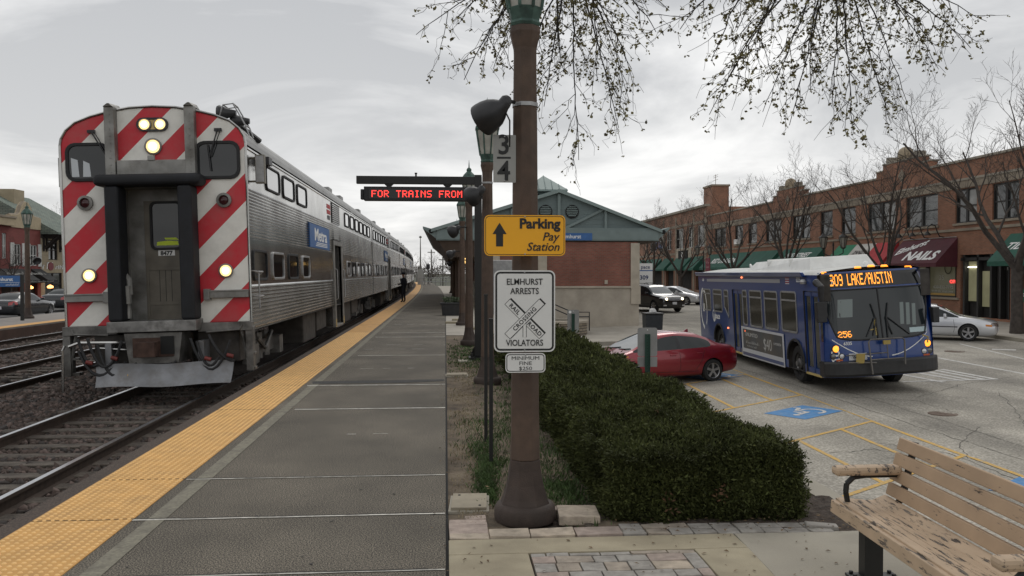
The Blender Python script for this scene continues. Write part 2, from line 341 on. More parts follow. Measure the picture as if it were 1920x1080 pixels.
# --- tracks: rails, ties
railm = [mat('rail_steel_web', (.045,.03,.022), .85, .2, var=.3, vscale=12), mat('rail_head', (.52,.53,.55), .28, 1)]
tiem = mat('weathered_tie', (.065,.053,.043), .95, var=.4, vscale=7, bump=.9, bscale=26, dirt=(.15,.13,.105), dscale=5, damt=.7)
def track(cx, label, y0, y1, n_ties, ty0):
    t = thing('railway_track', label, 'railway track', (cx, 0, 0), 0, 'parallel railway tracks')
    ys = [y for y in YS if y0 <= y <= y1]
    prof = [(-.07,-.17),(.07,-.17),(.07,-.155),(.012,-.13),(.012,-.045),(.035,-.035),(.035,-.004),(.03,0),(-.03,0),(-.035,-.004),(-.035,-.035),(-.012,-.045),(-.012,-.13),(-.07,-.155)]
    for sx in (-.752, .752):
        mb = MB(); k = len(prof)
        vs = [(sx+xo(y)+a, y, RT+b) for y in ys for a, b in prof]; fs = []; ms = []
        for i in range(len(ys)-1):
            for j in range(k): mb.f.append((i*k+j, i*k+(j+1)%k, (i+1)*k+(j+1)%k, (i+1)*k+j)); mb.m.append(1 if j == 7 else 0)
        mb.v = vs; mb.build('rail', railm, t)
    proto = None
    for i in range(n_ties):
        y = ty0+.54*i
        if proto is None:
            b = MB(); b.box(-1.3, 1.3, -.115, .115, -.2, 0); proto = b.build('tie', tiem, t, bevel=.012); o = proto
        else: o = proto.copy(); COL.objects.link(o); o.parent = t
        o.location = (random.uniform(-.04,.04)+xo(y), y+random.uniform(-.04,.04), RT-.135+random.uniform(-.012,.01)); o.rotation_euler = (random.uniform(-.015,.015), 0, random.uniform(-.03,.03))
    return t
TR = (-4.8, -8.8, -12.6)
track(TR[0], 'railway track under the striped cab car, nearest the tactile platform edge', 2, 260, 28, 4.2)
track(TR[1], 'empty middle railway track left of the train', 8, 260, 80, 9)
track(TR[2], 'empty railway track along the far platform wall', 12, 260, 90, 15)
# loose ballast
def stones(name, n, xr, yr, size, z, avoid):
    x = RNG.uniform(*xr, n); y = RNG.uniform(*yr, n)
    s = RNG.uniform(.6, 1.35, n)*size
    keep = np.ones(n, bool)
    for cx, ty in avoid:
        for rx in (-.752, .752): keep &= np.abs(x-cx-rx) > .1
        ph = ((y-ty+.27) % .54)-.27
        keep &= ~((np.abs(x-cx) < 1.3) & (np.abs(ph) < .13) & (RNG.random(n) < .965))
        keep &= ~((np.abs(x-cx) < .7) & (RNG.random(n) < .35))
    x, y, s = x[keep], y[keep], s[keep]; n = len(x)
    cube = np.array([(-1,-1,-1),(1,-1,-1),(1,1,-1),(-1,1,-1),(-1,-1,1),(1,-1,1),(1,1,1),(-1,1,1)], float)*.5
    P = cube[None]*RNG.uniform(.6, 1.2, (n,1,3))+RNG.normal(0, .13, (n,8,3)); P *= s[:,None,None]
    a, b, c = [RNG.uniform(0, 6.28, n) for _ in range(3)]
    def rot(P, ang, i, j):
        Q = P.copy(); ca, sa = np.cos(ang)[:,None], np.sin(ang)[:,None]; Q[...,i] = P[...,i]*ca-P[...,j]*sa; Q[...,j] = P[...,i]*sa+P[...,j]*ca; return Q
    P = rot(rot(rot(P, a, 0, 1), b, 1, 2), c, 0, 2)
    P[...,0] += x[:,None]; P[...,1] += y[:,None]; P[...,2] += (z+RNG.uniform(-.02, .03, n))[:,None]
    q = np.array([(3,2,1,0),(4,5,6,7),(0,1,5,4),(1,2,6,5),(2,3,7,6),(3,0,4,7)])
    F = (q[None]+8*np.arange(n)[:,None,None]).reshape(-1, 4)
    tag(npmesh(name, P.reshape(-1,3), F, [M_stoneA, M_stoneB, M_stoneC], mi=np.repeat(RNG.choice([0,0,1,2], n), 6)), kind='stuff')
M_stoneA = mat('ballast_brown', (.075,.055,.046), .95); M_stoneB = mat('ballast_pink', (.13,.095,.082), .95); M_stoneC = mat('ballast_grey', (.05,.042,.038), .95)
stones('ballast', 36000, (-8.2,-3.16), (5,19), .056, RT-.18, [(TR[0],4.2),(TR[1],9)])
stones('ballast', 22000, (-14.3,-6.4), (14,46), .085, RT-.17, [(TR[1],9),(TR[2],15)])

# --- far platform and the street beyond
FPY = [10, 20, 30, 40, 45]+[45+6*i for i in range(1, 14)]
strip('far_platform', -17.6, -14.32, 0, FPY, mat('far_platform_paving', (.22,.2,.18), .9, var=.15, vscale=2), skirt=.7)
strip('far_platform_edge', -14.9, -14.32, .006, FPY, M_tact)
strip('far_platform_face', -14.318, -14.3, -.05, FPY, mat('brown_edge_wall', (.075,.042,.03), .9, var=.25, vscale=2), skirt=.5)
strip('street', -37, -17.6, -.72, FPY+[150], M_asph)
strip('far_pavement', -19.6, -17.62, -.3, FPY, M_side, skirt=.5)
strip('shop_pavement', -44, -36, -.58, FPY+[150], M_side, skirt=.3)

# --- plaza, planting strip
mb = MB()
mb.box(.02, 1.98, 5.44, 5.74, -.3, 0); mb.box(.02, .53, 2, 5.436, -.3, -.001); mb.hexa([(1.62,2,-.3),(1.66,2,-.3),(1.66,5.436,-.3),(1.62,5.436,-.3),(1.62,2,0),(1.80,2,0),(1.98,5.436,0),(1.62,5.436,0)])
tag(mb.build('plaza_slab', M_tan, bevel=.006), kind='structure')
mb = MB(); mb.hexa([(1.82,2,-.3),(3.35,2,-.3),(3.35,5.74,-.3),(1.99,5.74,-.3),(1.815,2,-.002),(3.35,2,-.002),(3.35,5.74,-.002),(1.992,5.74,-.002)]); tag(mb.build('concrete_slab', M_conc, bevel=.006), kind='structure')
pv = [mat('paver_'+n, c, .9, var=.2, vscale=14, bump=.35, bscale=120, dirt=(.13,.115,.1), dscale=5, damt=.55) for n, c in (('buff', (.44,.37,.29)), ('pink', (.38,.305,.26)), ('grey', (.32,.30,.27)), ('brown', (.34,.29,.235)))]
mb = MB()
def paver(x0, x1, y0, y1, z, m, tilt=.004, tw=0):
    a, b, c, d = [z+random.uniform(-tilt, tilt) for _ in range(4)]; h = .07; g = .004; w = lambda: random.uniform(-tw, tw)
    p = [(x0+g+w(), y0+g+w()), (x1-g+w(), y0+g+w()), (x1-g+w(), y1-g+w()), (x0+g+w(), y1-g+w())]
    mb.hexa([(*q, z-h) for q in p]+[(*q, zz) for q, zz in zip(p, (a,b,c,d))], m)
y = 4.1; rowi = 0
while y < 5.42:
    h = .155 if rowi % 2 else .13; x = .54-(.1 if rowi % 2 else 0)
    while x < 1.6:
        w = random.choice((.15,.2,.24)); x1 = min(x+w, 1.615)
        if x1-max(x,.54) > .04: paver(max(x,.54), x1, y, min(y+h,5.432), -.003, random.choice((0,2,2,3,1,2)))
        x = x1
    y += h; rowi += 1
x = .3
for w, m in ((.28,0),(.31,0),(.33,1)): paver(x, x+w, 5.745, 5.93, .012, m, .008, .004); x += w
for i in range(9):                                  # the curving grey edge under the hedge
    x0 = 1.22+i*.165; y0 = 5.75-.004*i
    for j in range(2): paver(x0, x0+.165, y0+.12*j, y0+.12*j+.12, .01-.004*i*.3, random.choice((2,2,3,2)), .006, .005)
for (x0, x1, y0, y1, m) in ((.02,.3,5.745,5.87,0),(.02,.3,5.87,6.06,1),(.02,.3,6.06,6.2,1),(.14,.3,6.2,6.3,1)): paver(x0, x1, y0, y1, .004, m, .004, .003)
tag(mb.build('paver_border', pv, bevel=.004), kind='structure')
mb = MB(); mb.box(.02, 3.3, 2, 6.6, -.4, -.05); tag(mb.build('paver_bedding', M_mulch), kind='structure')
# earth strip as a sheet with small humps
def hump(x, y): return .02*math.sin(x*7+y*3)+.015*math.sin(y*5.3-x*4)
mb = MB(); mb.grid(lambda a, b: (.02+3.1*a, 5.95+19*b, -.03+hump(.02+3.1*a, 5.95+19*b)*(.3 if a < .05 else 1)-(.0 if a < .88 else (a-.88)*5)), 24, 130)
tag(mb.build('planting_strip', M_soil, smooth=60), kind='structure')
mb = MB(); mb.grid(lambda a, b: (1.0+2.1*a, 5.76+.9*b, -.012+.015*math.sin(a*31)*math.sin(b*17)), 30, 10); tag(mb.build('mulch_bed', M_mulch), kind='structure')
strip('station_walk', .02, 3.3, -.006, [24.9,30,35,41], M_side, skirt=.5)
strip('station_platform_walk', .02, 4.2, -.008, [41,60,80,120], M_side, skirt=.5)
# grass and dead blades
def blades(name, n, cells, m, hr, wd=.004):
    V = []; F = []
    for i in range(n):
        cx, cy, sx, sy = random.choice(cells); x = random.gauss(cx, sx); y = random.gauss(cy, sy)
        if not (.04 < x < 1.6 and 5.98 < y < 24.5) or (abs(x-.59) < .28 and abs(y-6.26) < .28): continue
        z = -.035+hump(x, y); h = random.uniform(*hr); a = random.uniform(0, 6.28); l = random.uniform(.2, 1.0)*h; k = len(V); s = wd*(1+max(0, y-9)*.12)
        c, d = math.cos(a), math.sin(a)
        V += [(x-d*s, y+c*s, z), (x+d*s, y-c*s, z), (x+c*l*.5+d*s*.6, y+d*l*.5-c*s*.6, z+h*.7), (x+c*l, y+d*l, z+h)]; F.append((k, k+1, k+2, k+3))
    return tag(npmesh(name, V, F, m), kind='stuff')
gm = mat('grass_blade', (.055,.095,.025), .8, var=.5, vscale=9); dm = mat('dead_grass', (.24,.19,.11), .9, var=.4, vscale=9)
blades('grass', 12000, [(.95,6.9,.16,.35),(1.05,7.7,.14,.7),(.42,8.3,.09,.6),(.55,9.5,.25,.8),(.9,10.5,.2,1.6),(.6,17.5,.35,1.4),(.5,19.5,.35,1.3),(1.0,15,.25,2.5),(.35,7.3,.05,.3)], gm, (.02,.065))
blades('dead_grass', 6000, [(.2,8.2,.12,1.6),(.25,10.5,.14,2),(.3,13,.2,1.6),(.3,16,.2,1.2),(.25,7,.1,.5)], dm, (.01,.03), .003)

# --- parking lot, street to the right, kerbs
def lotgrid(name, xs, ys, m, dz=0, skirt=0):
    mb = MB()
    for a, b in zip(xs[:-1], xs[1:]):
        for c, d in zip(ys[:-1], ys[1:]): mb.quad((a,c,zl(a,c)+dz),(b,c,zl(b,c)+dz),(b,d,zl(b,d)+dz),(a,d,zl(a,d)+dz))
    if skirt:
        for c, d in zip(ys[:-1], ys[1:]):
            x = xs[0]; mb.quad((x,c,zl(x,c)+dz),(x,d,zl(x,d)+dz),(x,d,zl(x,d)+dz-skirt),(x,c,zl(x,c)+dz-skirt))
        for a, b in zip(xs[:-1], xs[1:]):
            y = ys[0]; mb.quad((a,y,zl(a,y)+dz),(b,y,zl(b,y)+dz),(b,y,zl(b,y)+dz-skirt),(a,y,zl(a,y)+dz-skirt))
    return tag(mb.build(name, m), kind='structure')
LY = [-5, 5, 15, 25, 35, 45, 62, 90, 160]
lotgrid('parking_lot', [3.0, 8, 14, 20, 26, 29], LY, M_lot)
lotgrid('pavement', [22.5, 24.5, 26, 29], LY, M_side, .15, .2)
lotgrid('kerb', [22.32, 22.5], LY, M_conc, .146, .2)
lotgrid('station_pavement', [3.2, 6, 9.0, 10.9], [34.5, 38, 42, 46, 62, 90], M_side, .16, .25)
def lotp(px, py):
    z = -1.25
    for _ in range(25): p = at_z(px, py, z); z = zl(p.x, p.y)
    return p
def onlot(pts, dz): return [(x, y, zl(x, y)+dz) for x, y in pts]
class Mark:
    def __init__(s): s.mb = MB()
    def line(s, a, b, w, dz=.006, m=0):
        a, b = Vector(a[:2]), Vector(b[:2]); d = (b-a).normalized(); n = Vector((-d.y, d.x))*w/2; s.mb.add(onlot([a-n, b-n, b+n, a+n], dz), [(0,1,2,3)], m)
    def poly(s, pts, dz=.006, m=0): s.mb.add(onlot([p[:2] for p in pts], dz), [tuple(range(len(pts)))], m)
mk = Mark()
AD = Vector((.83, .56))
def aisle(y0, y1): 
    for x in (5.2, 6.7, 7.95, 8.95): mk.line((x, y0+(x-5.2)*.67), (x, y1+(x-5.2)*.67), .09)
    mk.line((3.9, y0-.87), (9.0, y0+2.55), .09, .0075); mk.line((3.9, y1-.87), (9.0, y1+2.55), .09, .0075)
aisle(11.55, 14.75); aisle(18.35, 22.3); aisle(26.5, 29.7)
mk.line((8.98, 5), (8.98, 13.9), .09, .009); mk.line((8.98, 5), (8.98, 36), .05, .0045)
tag(mk.mb.build('yellow_stall_lines', M_yellow), kind='structure')
def wheelchair(mb, T, m, z=0):   # access symbol in the unit square
    o = mb.T; mb.T = o @ T; c = lambda x, y, r, a0, a1, w, n=18: [mb.quad(*[(x+q*math.cos(R(t)), y+q*math.sin(R(t)), z) for q, t in ((r-w/2,a0+(a1-a0)*i/n),(r+w/2,a0+(a1-a0)*i/n),(r+w/2,a0+(a1-a0)*(i+1)/n),(r-w/2,a0+(a1-a0)*(i+1)/n))], m) for i in range(n)]
    c(.42, .3, .25, 150, 372, .075); mb.add([(.4+.075*math.cos(R(t)), .91+.075*math.sin(R(t)), z) for t in range(0, 360, 30)], [tuple(range(12))], m)
    for a, b, w in (((.4,.82),(.44,.42),.1),((.43,.64),(.66,.64),.07),((.42,.45),(.72,.45),.085),((.7,.47),(.84,.14),.085),((.82,.14),(.95,.2),.07)):
        A, B = Vector(a), Vector(b); d = (B-A).normalized(); n = Vector((-d.y,d.x))*w/2; mb.add([(*(A-n),z),(*(B-n),z),(*(B+n),z),(*(A+n),z)], [(0,1,2,3)], m)
    mb.T = o
mb = MB()
def hc(c, along, half=(.52,.75)):
    a = Vector(along).normalized(); b = Vector((-a.y, a.x)); cc = Vector(c)
    p = [cc-a*half[0]-b*half[1], cc+a*half[0]-b*half[1], cc+a*half[0]+b*half[1], cc-a*half[0]+b*half[1]]
    mb.add(onlot(p, .007), [(0,1,2,3)], 0)
    s = 1.05; o = cc-a*.5*s*0-(a*.5+b*.5)*s
    z0 = zl(*cc)+.012; T = Matrix(((a.x*s,b.x*s,0,o.x),(a.y*s,b.y*s,0,o.y),(.02*a.x*s+.012*a.y*s,.02*b.x*s+.012*b.y*s,1,z0-(.5*s*(a.x+b.x)*.02+.5*s*(a.y+b.y)*.012)),(0,0,0,1)))
    wheelchair(mb, T, 1)
hc((8.02,18.55), (-.56,.83)); hc((8.9,11.95), (-.56,.83)); hc((7.9,24.6), (-.56,.83))
tag(mb.build('accessible_bay_markings', [M_bluep, M_whitep]), kind='structure')
mk = Mark()
mk.line(lotp(1758,671), lotp(1990,714), .14)
for a, b in (((1690,702),(1770,717)),((1702,696),(1805,714)),((1722,694),(1820,712.5)),((1745,693),(1845,711.5)),((1765,692.5),(1866,711))): mk.line(lotp(*a), lotp(*b), .16)
mk.line(lotp(1692,716), lotp(1872,711), .12, .0075); mk.line(lotp(1860,655), lotp(1905,656.5), .3); mk.line(lotp(1800,645), lotp(1990,690), .1)
tag(mk.mb.build('white_lane_markings', M_whitep), kind='structure')
mk = Mark(); random.seed(3)
def crack(pts, w=.015):
    P = [lotp(*p) for p in pts]; Q = []
    for a, b in zip(P[:-1], P[1:]):
        n = 8
        for i in range(n): t = i/n; q = a.lerp(b, t); Q.append((q.x+random.uniform(-.05,.05), q.y+random.uniform(-.05,.05)))
    Q.append(tuple(P[-1][:2]))
    for a, b in zip(Q[:-1], Q[1:]): mk.line(a, b, w*random.uniform(.5,1.3), .005)
for pts in (((1385,690),(1560,745),(1720,800),(1920,863)),((1440,690),(1650,752),(1920,838)),((1640,830),(1780,850),(1920,905)),((1720,745),(1800,722),(1905,705)),((1600,745),(1720,752),(1800,775)),((1300,770),(1420,800),(1500,835)),((1560,850),(1640,842),(1735,860)),((1840,800),(1800,830),(1815,860)),((1230,600),(1330,612),(1420,640)),((1870,735),(1905,770),(1920,800))): crack(pts)
tag(mk.mb.build('lot_cracks', mat('crack_sealer', (.10,.092,.08), .9, var=.4, vscale=9)), kind='structure')
def manhole(px, py, r, label):
    p = lotp(px, py); mb = MB(); mb.lathe([(r, -.05), (r, .008), (r*.92, .008), (r*.92, .004), (.01, .004)], 24); mb.box(-r*.7, r*.7, -.015, .015, .003, .007); mb.box(-.015, .015, -r*.7, r*.7, .003, .0068)
    tag(mb.build('manhole_cover', mat('cast_iron', (.15,.11,.085), .8, .3, var=.3, vscale=12), loc=p), label, 'manhole cover', 'manhole covers in the street')
manhole(1790, 659, .34, 'rusty manhole cover in the road in front of the parked silver car'); manhole(1768, 776, .3, 'round manhole cover in the lot between the bus and the bench')
rwb = MB(); rwb.box(3.08, 3.3, -3, 34.4, -2.2, -.06); tag(rwb.build('retaining_wall', M_conc), 'concrete retaining wall dropping from the hedge strip to the parking lot', 'retaining wall')
# ================================================================ the commuter train
M_steel = mat('stainless_steel', (.45,.445,.43), .22, 1, var=.18, vscale=1.3, dirt=(.12,.105,.09), dscale=.8, damt=.55)
M_steeld = mat('dull_steel', (.27,.265,.25), .55, .6, var=.25, vscale=3, dirt=(.09,.08,.065), dscale=2.5, damt=.7)
M_roof = mat('car_roof', (.30,.30,.29), .5, .6, var=.2, vscale=1)
M_under = mat('underframe', (.05,.045,.04), .85, .2, var=.4, vscale=5)
M_grease = mat('greasy_grey', (.17,.165,.155), .6, .5, var=.35, vscale=5, dirt=(.04,.035,.03), dscale=4, damt=.8)
M_diaph = mat('black_diaphragm', (.007,.008,.011), .7, var=.4, vscale=4)
M_sheen = mat('window_glass', (.05,.055,.06), .05, spec=.9, coat=.6)
M_lamp = mat('lit_headlamp', (1,.9,.6), .3, emit=(1,.66,.22), estr=1.35)
M_lampin = mat('lit_lamp_core', (1,1,.9), .3, emit=(1,.88,.52), estr=2.6)
M_redlens = mat('dark_red_lens', (.05,.01,.012), .15)
M_hv = mat('hivis_yellow', (.55,.68,.05), .7)
M_blue = mat('sign_blue', (.03,.11,.30), .5, var=.1, vscale=4)
M_white = mat('white_lettering', (.78,.78,.76), .6)
M_blackt = mat('black_lettering', (.015,.015,.015), .6)
M_red = mat('signal_red', (.45,.02,.02), .5)
def stripes():
    m = mat('red_white_stripes', (.5,.5,.5), .45, spec=.4); t = m.node_tree; p = t.nodes['Principled BSDF']; n = t.nodes; l = t.links
    co = n.new('ShaderNodeTexCoord'); s = n.new('ShaderNodeSeparateXYZ'); l.new(co.outputs['Object'], s.inputs[0])
    def mth(op, a, b):
        q = n.new('ShaderNodeMath'); q.operation = op
        for i, x in enumerate((a, b)):
            if isinstance(x, (int, float)): q.inputs[i].default_value = x
            elif x is not None: l.new(x, q.inputs[i])
        return q.outputs[0]
    d = mth('SUBTRACT', s.outputs[2], s.outputs[0]); f = mth('FRACT', mth('DIVIDE', mth('SUBTRACT', d, .82-.925*6), .925), None); g = mth('LESS_THAN', f, .505)
    x = n.new('ShaderNodeMix'); x.data_type = 'RGBA'; l.new(g, x.inputs[0]); x.inputs[6].default_value = (.80,.785,.73,1); x.inputs[7].default_value = (.55,.02,.035,1)
    no = n.new('ShaderNodeTexNoise'); no.inputs['Scale'].default_value = 2.2; no.inputs['Detail'].default_value = 9; no.inputs['Roughness'].default_value = .65; l.new(co.outputs['Object'], no.inputs['Vector'])
    r = n.new('ShaderNodeMapRange'); r.inputs[1].default_value = .42; r.inputs[2].default_value = .72; r.inputs[3].default_value = 0; r.inputs[4].default_value = .3; l.new(no.outputs[0], r.inputs[0])
    y = n.new('ShaderNodeMix'); y.data_type = 'RGBA'; l.new(r.outputs[0], y.inputs[0]); l.new(x.outputs[2], y.inputs[6]); y.inputs[7].default_value = (.22,.2,.17,1); l.new(y.outputs[2], p.inputs['Base Color'])
    return m
M_stripe = stripes()
HW = 1.52
ROOF = [(HW,4.22),(1.50,4.33),(1.42,4.47),(1.27,4.6),(1.02,4.70),(.72,4.78),(.38,4.84),(0,4.86)]
def fr(u, v, h): return (u, -h, v)
def sd(u, v, h): return (HW+h, u, v)
def lower_profile(z0):
    p = []
    def corr(a, b, n):
        for i in range(n):
            z = a+(b-a)*i/n; q = (b-a)/n
            p.extend([(HW-.024, z), (HW-.024, z+q*.34), (HW+.010, z+q*.62), (HW+.012, z+q*.74)])
    if z0 < 1.2: corr(1.02, 1.80, 11); p.extend([(HW,1.81),(HW,2.60)])
    if z0 < 2.7: corr(2.61, 3.47, 15)
    else: corr(2.93, 3.47, 9)
    p.extend([(HW,3.48),(HW,4.13),(HW+.02,4.14),(HW+.02,4.17),(HW,4.18)]); return p
def car_body(root, y0, y1, doors):
    mb = MB(); segs = []; a = y0
    for d0, d1 in doors: segs += [(a, d0, 1.02), (d0, d1, 2.93)]; a = d1
    segs.append((a, y1, 1.02))
    roof = []
    for (x0, z0), (x1, z1) in zip(ROOF[:-1], ROOF[1:]):
        for i in range(4):
            t = i/4; roof.append((x0+(x1-x0)*t, z0+(z1-z0)*t+(.014 if i % 2 else 0)))
    roof.append(ROOF[-1])
    for s in (1, -1):
        for a, b, z0 in segs:
            pr = lower_profile(z0)
            for (xa, za), (xb, zb) in zip(pr[:-1], pr[1:]): mb.quad((s*xa,a,za),(s*xa,b,za),(s*xb,b,zb),(s*xb,a,zb), 0)
        for (xa, za), (xb, zb) in zip(roof[:-1], roof[1:]): mb.quad((s*xa,y0,za),(s*xa,y1,za),(s*xb,y1,zb),(s*xb,y0,zb), 1)
        for d0, d1 in doors:
            xs, xi = s*HW, s*(HW-.32)
            mb.quad((xs,d0,.4),(xi,d0,.4),(xi,d0,2.93),(xs,d0,2.93), 0); mb.quad((xs,d1,.4),(xi,d1,.4),(xi,d1,2.93),(xs,d1,2.93), 0); mb.quad((xs,d0,2.93),(xs,d1,2.93),(xi,d1,2.93),(xi,d0,2.93), 0)
    end = [(x, z) for x, z in [(HW-.02,1.02)]+ROOF]; poly = end+[(-x, z) for x, z in reversed(end[:-1])]
    mb.add([(x, y1, z) for x, z in poly], [tuple(range(len(poly)))], 0); (mb.add([(x, y0, z) for x, z in poly], [tuple(range(len(poly)))], 0) if y0 < .05 else None)
    mb.quad((-HW,y0,1.02),(HW,y0,1.02),(HW,y1,1.02),(-HW,y1,1.02), 2)
    return mb.build('body', [M_steel, M_roof, M_under], root)
_wm = {}
def win(root, y0, y1, z0, z1, fm, fw=.045, r=.13, both=True):
    k = (round(y1-y0, 3), z0, z1, fm.name)
    for s in ((1, -1) if both else (1,)):
        if k+(s,) not in _wm:
            w, h = y1-y0, z1-z0; o = rrect(w, h, r); i = rrect(w-2*fw, h-2*fw, max(r-fw, .02)); f = lambda u, v, q: (s*q, u, v)
            a = MB(); ring(a, o, i, f, -.01, .03); b = MB(); b.add([f(u, v, .008) for u, v in i], [tuple(range(len(i)))])
            pane = b.build('window', M_sheen if z0 > 3 else M_glassd, root); fo = a.build('frame', fm, pane, bevel=.008); _wm[k+(s,)] = (pane.data, fo.data)
            pane.location = (s*HW, (y0+y1)/2, (z0+z1)/2); continue
        pd, fd = _wm[k+(s,)]
        p = link('window', pd, root); p.location = (s*HW, (y0+y1)/2, (z0+z1)/2); fo = bpy.data.objects.new('frame', fd); COL.objects.link(fo); fo.parent = p
def doorway(root, d0, d1):
    for s in (1, -1):
        mb = MB(); x = s*HW
        def bb(a, b, c, d, e, f, m): mb.box(min(a,b), max(a,b), c, d, e, f, m)
        bb(x+s*.022, x-s*.06, d0-.28, d0, .38, 2.99, 0); bb(x+s*.022, x-s*.06, d1, d1+.28, .38, 2.99, 0); bb(x+s*.021, x-s*.05, d0, d1, 2.86, 2.99, 0)
        bb(x-s*.3, x-s*.34, d0, d1, .4, 2.9, 1); bb(x+s*.02, x-s*.3, d0, d1, .36, .42, 0)
        for g in (d0-.1, d1+.1): mb.tube([(x+s*.03,g,1.2),(x+s*.09,g,1.24),(x+s*.09,g,2.1),(x+s*.03,g,2.14)], .015, 6, 2)
        bb(x+s*.026, x-s*.02, d0-.24, d0-.02, .39, .62, 3); bb(x+s*.026, x-s*.02, d1+.02, d1+.24, .39, .62, 3)
        dr = mb.build('door', [M_steeld, M_under, M_galv, mat('step_yellow', (.36,.27,.11), .8)], root)
        p = MB(); w = (d1-d0)/2
        for k in (0, 1):
            o = rrect(w*.55, .95, .08); p.add([(x-s*.295, d0+w*(k+.5)+u, 2.1+v) for u, v in o], [tuple(range(len(o)))])
        p.build('door_window', M_glassd, dr)
def bogie(root, yc):
    fb = MB()
    for s in (-1, 1):
        fb.hexa([(s*.98-.07,yc-1.55,.38),(s*.98+.07,yc-1.55,.38),(s*.98+.07,yc+1.55,.38),(s*.98-.07,yc+1.55,.38),(s*.98-.07,yc-1.3,.66),(s*.98+.07,yc-1.3,.66),(s*.98+.07,yc+1.3,.66),(s*.98-.07,yc+1.3,.66)])
        for y in (-.35, .35): fb.lathe([(.11,.2),(.11,.72)], 10, (s*1.0, yc+y, .1))
        for y in (-1.22, 1.22): fb.box(s*1.07-.12, s*1.07+.12, yc+y-.19, yc+y+.19, .28, .66)
        fb.tube([(s*1.15,yc-1.0,.75),(s*1.15,yc-.3,.5),(s*1.15,yc+.4,.8)], .04, 6)
    fb.box(-.9, .9, yc-.25, yc+.25, .4, .85)
    b = fb.build('bogie', M_grease, root)
    for y in (-1.22, 1.22):
        for s in (-1, 1):
            w = MB(); w.lathe([(.05,-.02),(.3,-.02),(.4,.0),(.44,.02),(.455,.06),(.49,.065),(.49,.1),(.05,.1)], 28, (0,0,0), 'x'); o = w.build('wheel', mat('wheel_steel', (.12,.11,.1), .5, .6, var=.3), b, smooth=35); o.location = (s*.72-(.05 if s > 0 else -.05), yc+y, .46); o.rotation_euler = (0, 0, 0 if s < 0 else math.pi)
def undergear(root, items):
    mb = MB()
    for y0, y1, z0 in items:
        for s in (-1, 1): mb.box(s*.95-.42, s*.95+.42, y0, y1, z0, 1.0)
    mb.box(-.4, .4, 1, 24, .7, 1.015)
    mb.build('equipment_box', M_under, root, bevel=.03)
def logo(root, y0, y1, z0, z1):
    mb = MB(); mb.box(HW-.02, HW+.021, y0, y1, z0, z1); o = mb.build('logo_panel', M_blue, root)
    t = MB(); T = face_mx((HW+.023, (y0+y1)/2+.1, z0+.2), (0,1,0), (0,0,1)); t.text('Metra', .42*(z1-z0)/.56, T, bold=.008, sx=2.1)
    for i in range(3): t.box(HW+.02, HW+.024, y0+.9+.1*i, y1-.5, z0+.055+.04*i, z0+.075+.04*i)
    t.build('lettering', M_white, o)
def vent(root, y0, y1, z0, z1):
    mb = MB(); mb.box(HW-.02, HW+.012, y0, y1, z0, z1, 1)
    n = 10
    for i in range(n): z = z0+(z1-z0)*(i+.2)/n; mb.hexa([(HW+.012,y0+.08,z),(HW+.03,y0+.08,z-.015),(HW+.03,y1-.08,z-.015),(HW+.012,y1-.08,z),(HW+.012,y0+.08,z+.02),(HW+.03,y0+.08,z+.005),(HW+.03,y1-.08,z+.005),(HW+.012,y1-.08,z+.02)], 0)
    mb.build('louvre_vent', [M_steel, M_dark], root)
def emblem(root, y):
    mb = MB()
    for i in (-1, 1):
        for j in (-1, 1): mb.box(HW-.01, HW+.01, y+.19*i-.15, y+.19*i+.15, 3.86+.08*j-.06, 3.86+.08*j+.06)
    mb.build('emblem', M_red, root); mb = MB(); mb.box(HW-.01, HW+.012, y-.22, y+.22, 3.56, 3.68); mb.build('plate', M_black, root)
def place_car(root, i):
    y = 14.9+25.15*i; yy = y+12; root.location = (TR[0]+xo(y), y, RT)
    root.rotation_euler = (0, -.028, math.atan2(-(xo(y+25)-xo(y)), 25))

car = thing('cab_car', 'bi-level train cab car with red and white diagonal stripes and lit headlights at the front', 'train car')
place_car(car, 0); CL = 24.85; DOOR = (11.3, 12.95)
car_body(car, .06, CL, [DOOR]); doorway(car, *DOOR)
for y in (1.56, 3.25, 4.97): win(car, y, y+1.34, 3.58, 4.06, M_rubber)
for i in range(6): win(car, 14.25+1.66*i, 15.47+1.66*i, 3.58, 4.06, M_rubber)
win(car, .24, 1.42, 1.87, 2.43, M_rubber, .05); win(car, 1.9, 3.1, 1.88, 2.42, M_galv); win(car, 3.6, 4.8, 1.87, 2.43, M_rubber, .05); win(car, 5.37, 6.45, 1.88, 2.42, M_galv)
for i in range(6): win(car, 14.5+1.64*i, 15.66+1.64*i, 1.88, 2.42, M_galv if i % 2 == 0 else M_rubber)
logo(car, 6.6, 10.15, 2.66, 3.26); vent(car, 10.85, 12.8, 3.52, 4.12); emblem(car, 10.3)
bogie(car, 3.1); bogie(car, 21.6); undergear(car, [(6.2,8.1,.3),(8.4,10.2,.45),(14,16.5,.32),(17,19,.5)])
# front plate: striped, arched at the top, with window and doorway openings
fo = [(HW,1.18)]+[(x, z) for x, z in ROOF]; outl = fo+[(-x, z) for x, z in reversed(fo[:-1])]
def panel(pts, name='front_panel', m=M_stripe, y0=0.0, y1=.055, par=None):
    mb = MB(); mb.prism(pts, fr, -y1, -y0); return mb.build(name, m, par or car, bevel=.02, seg=3)
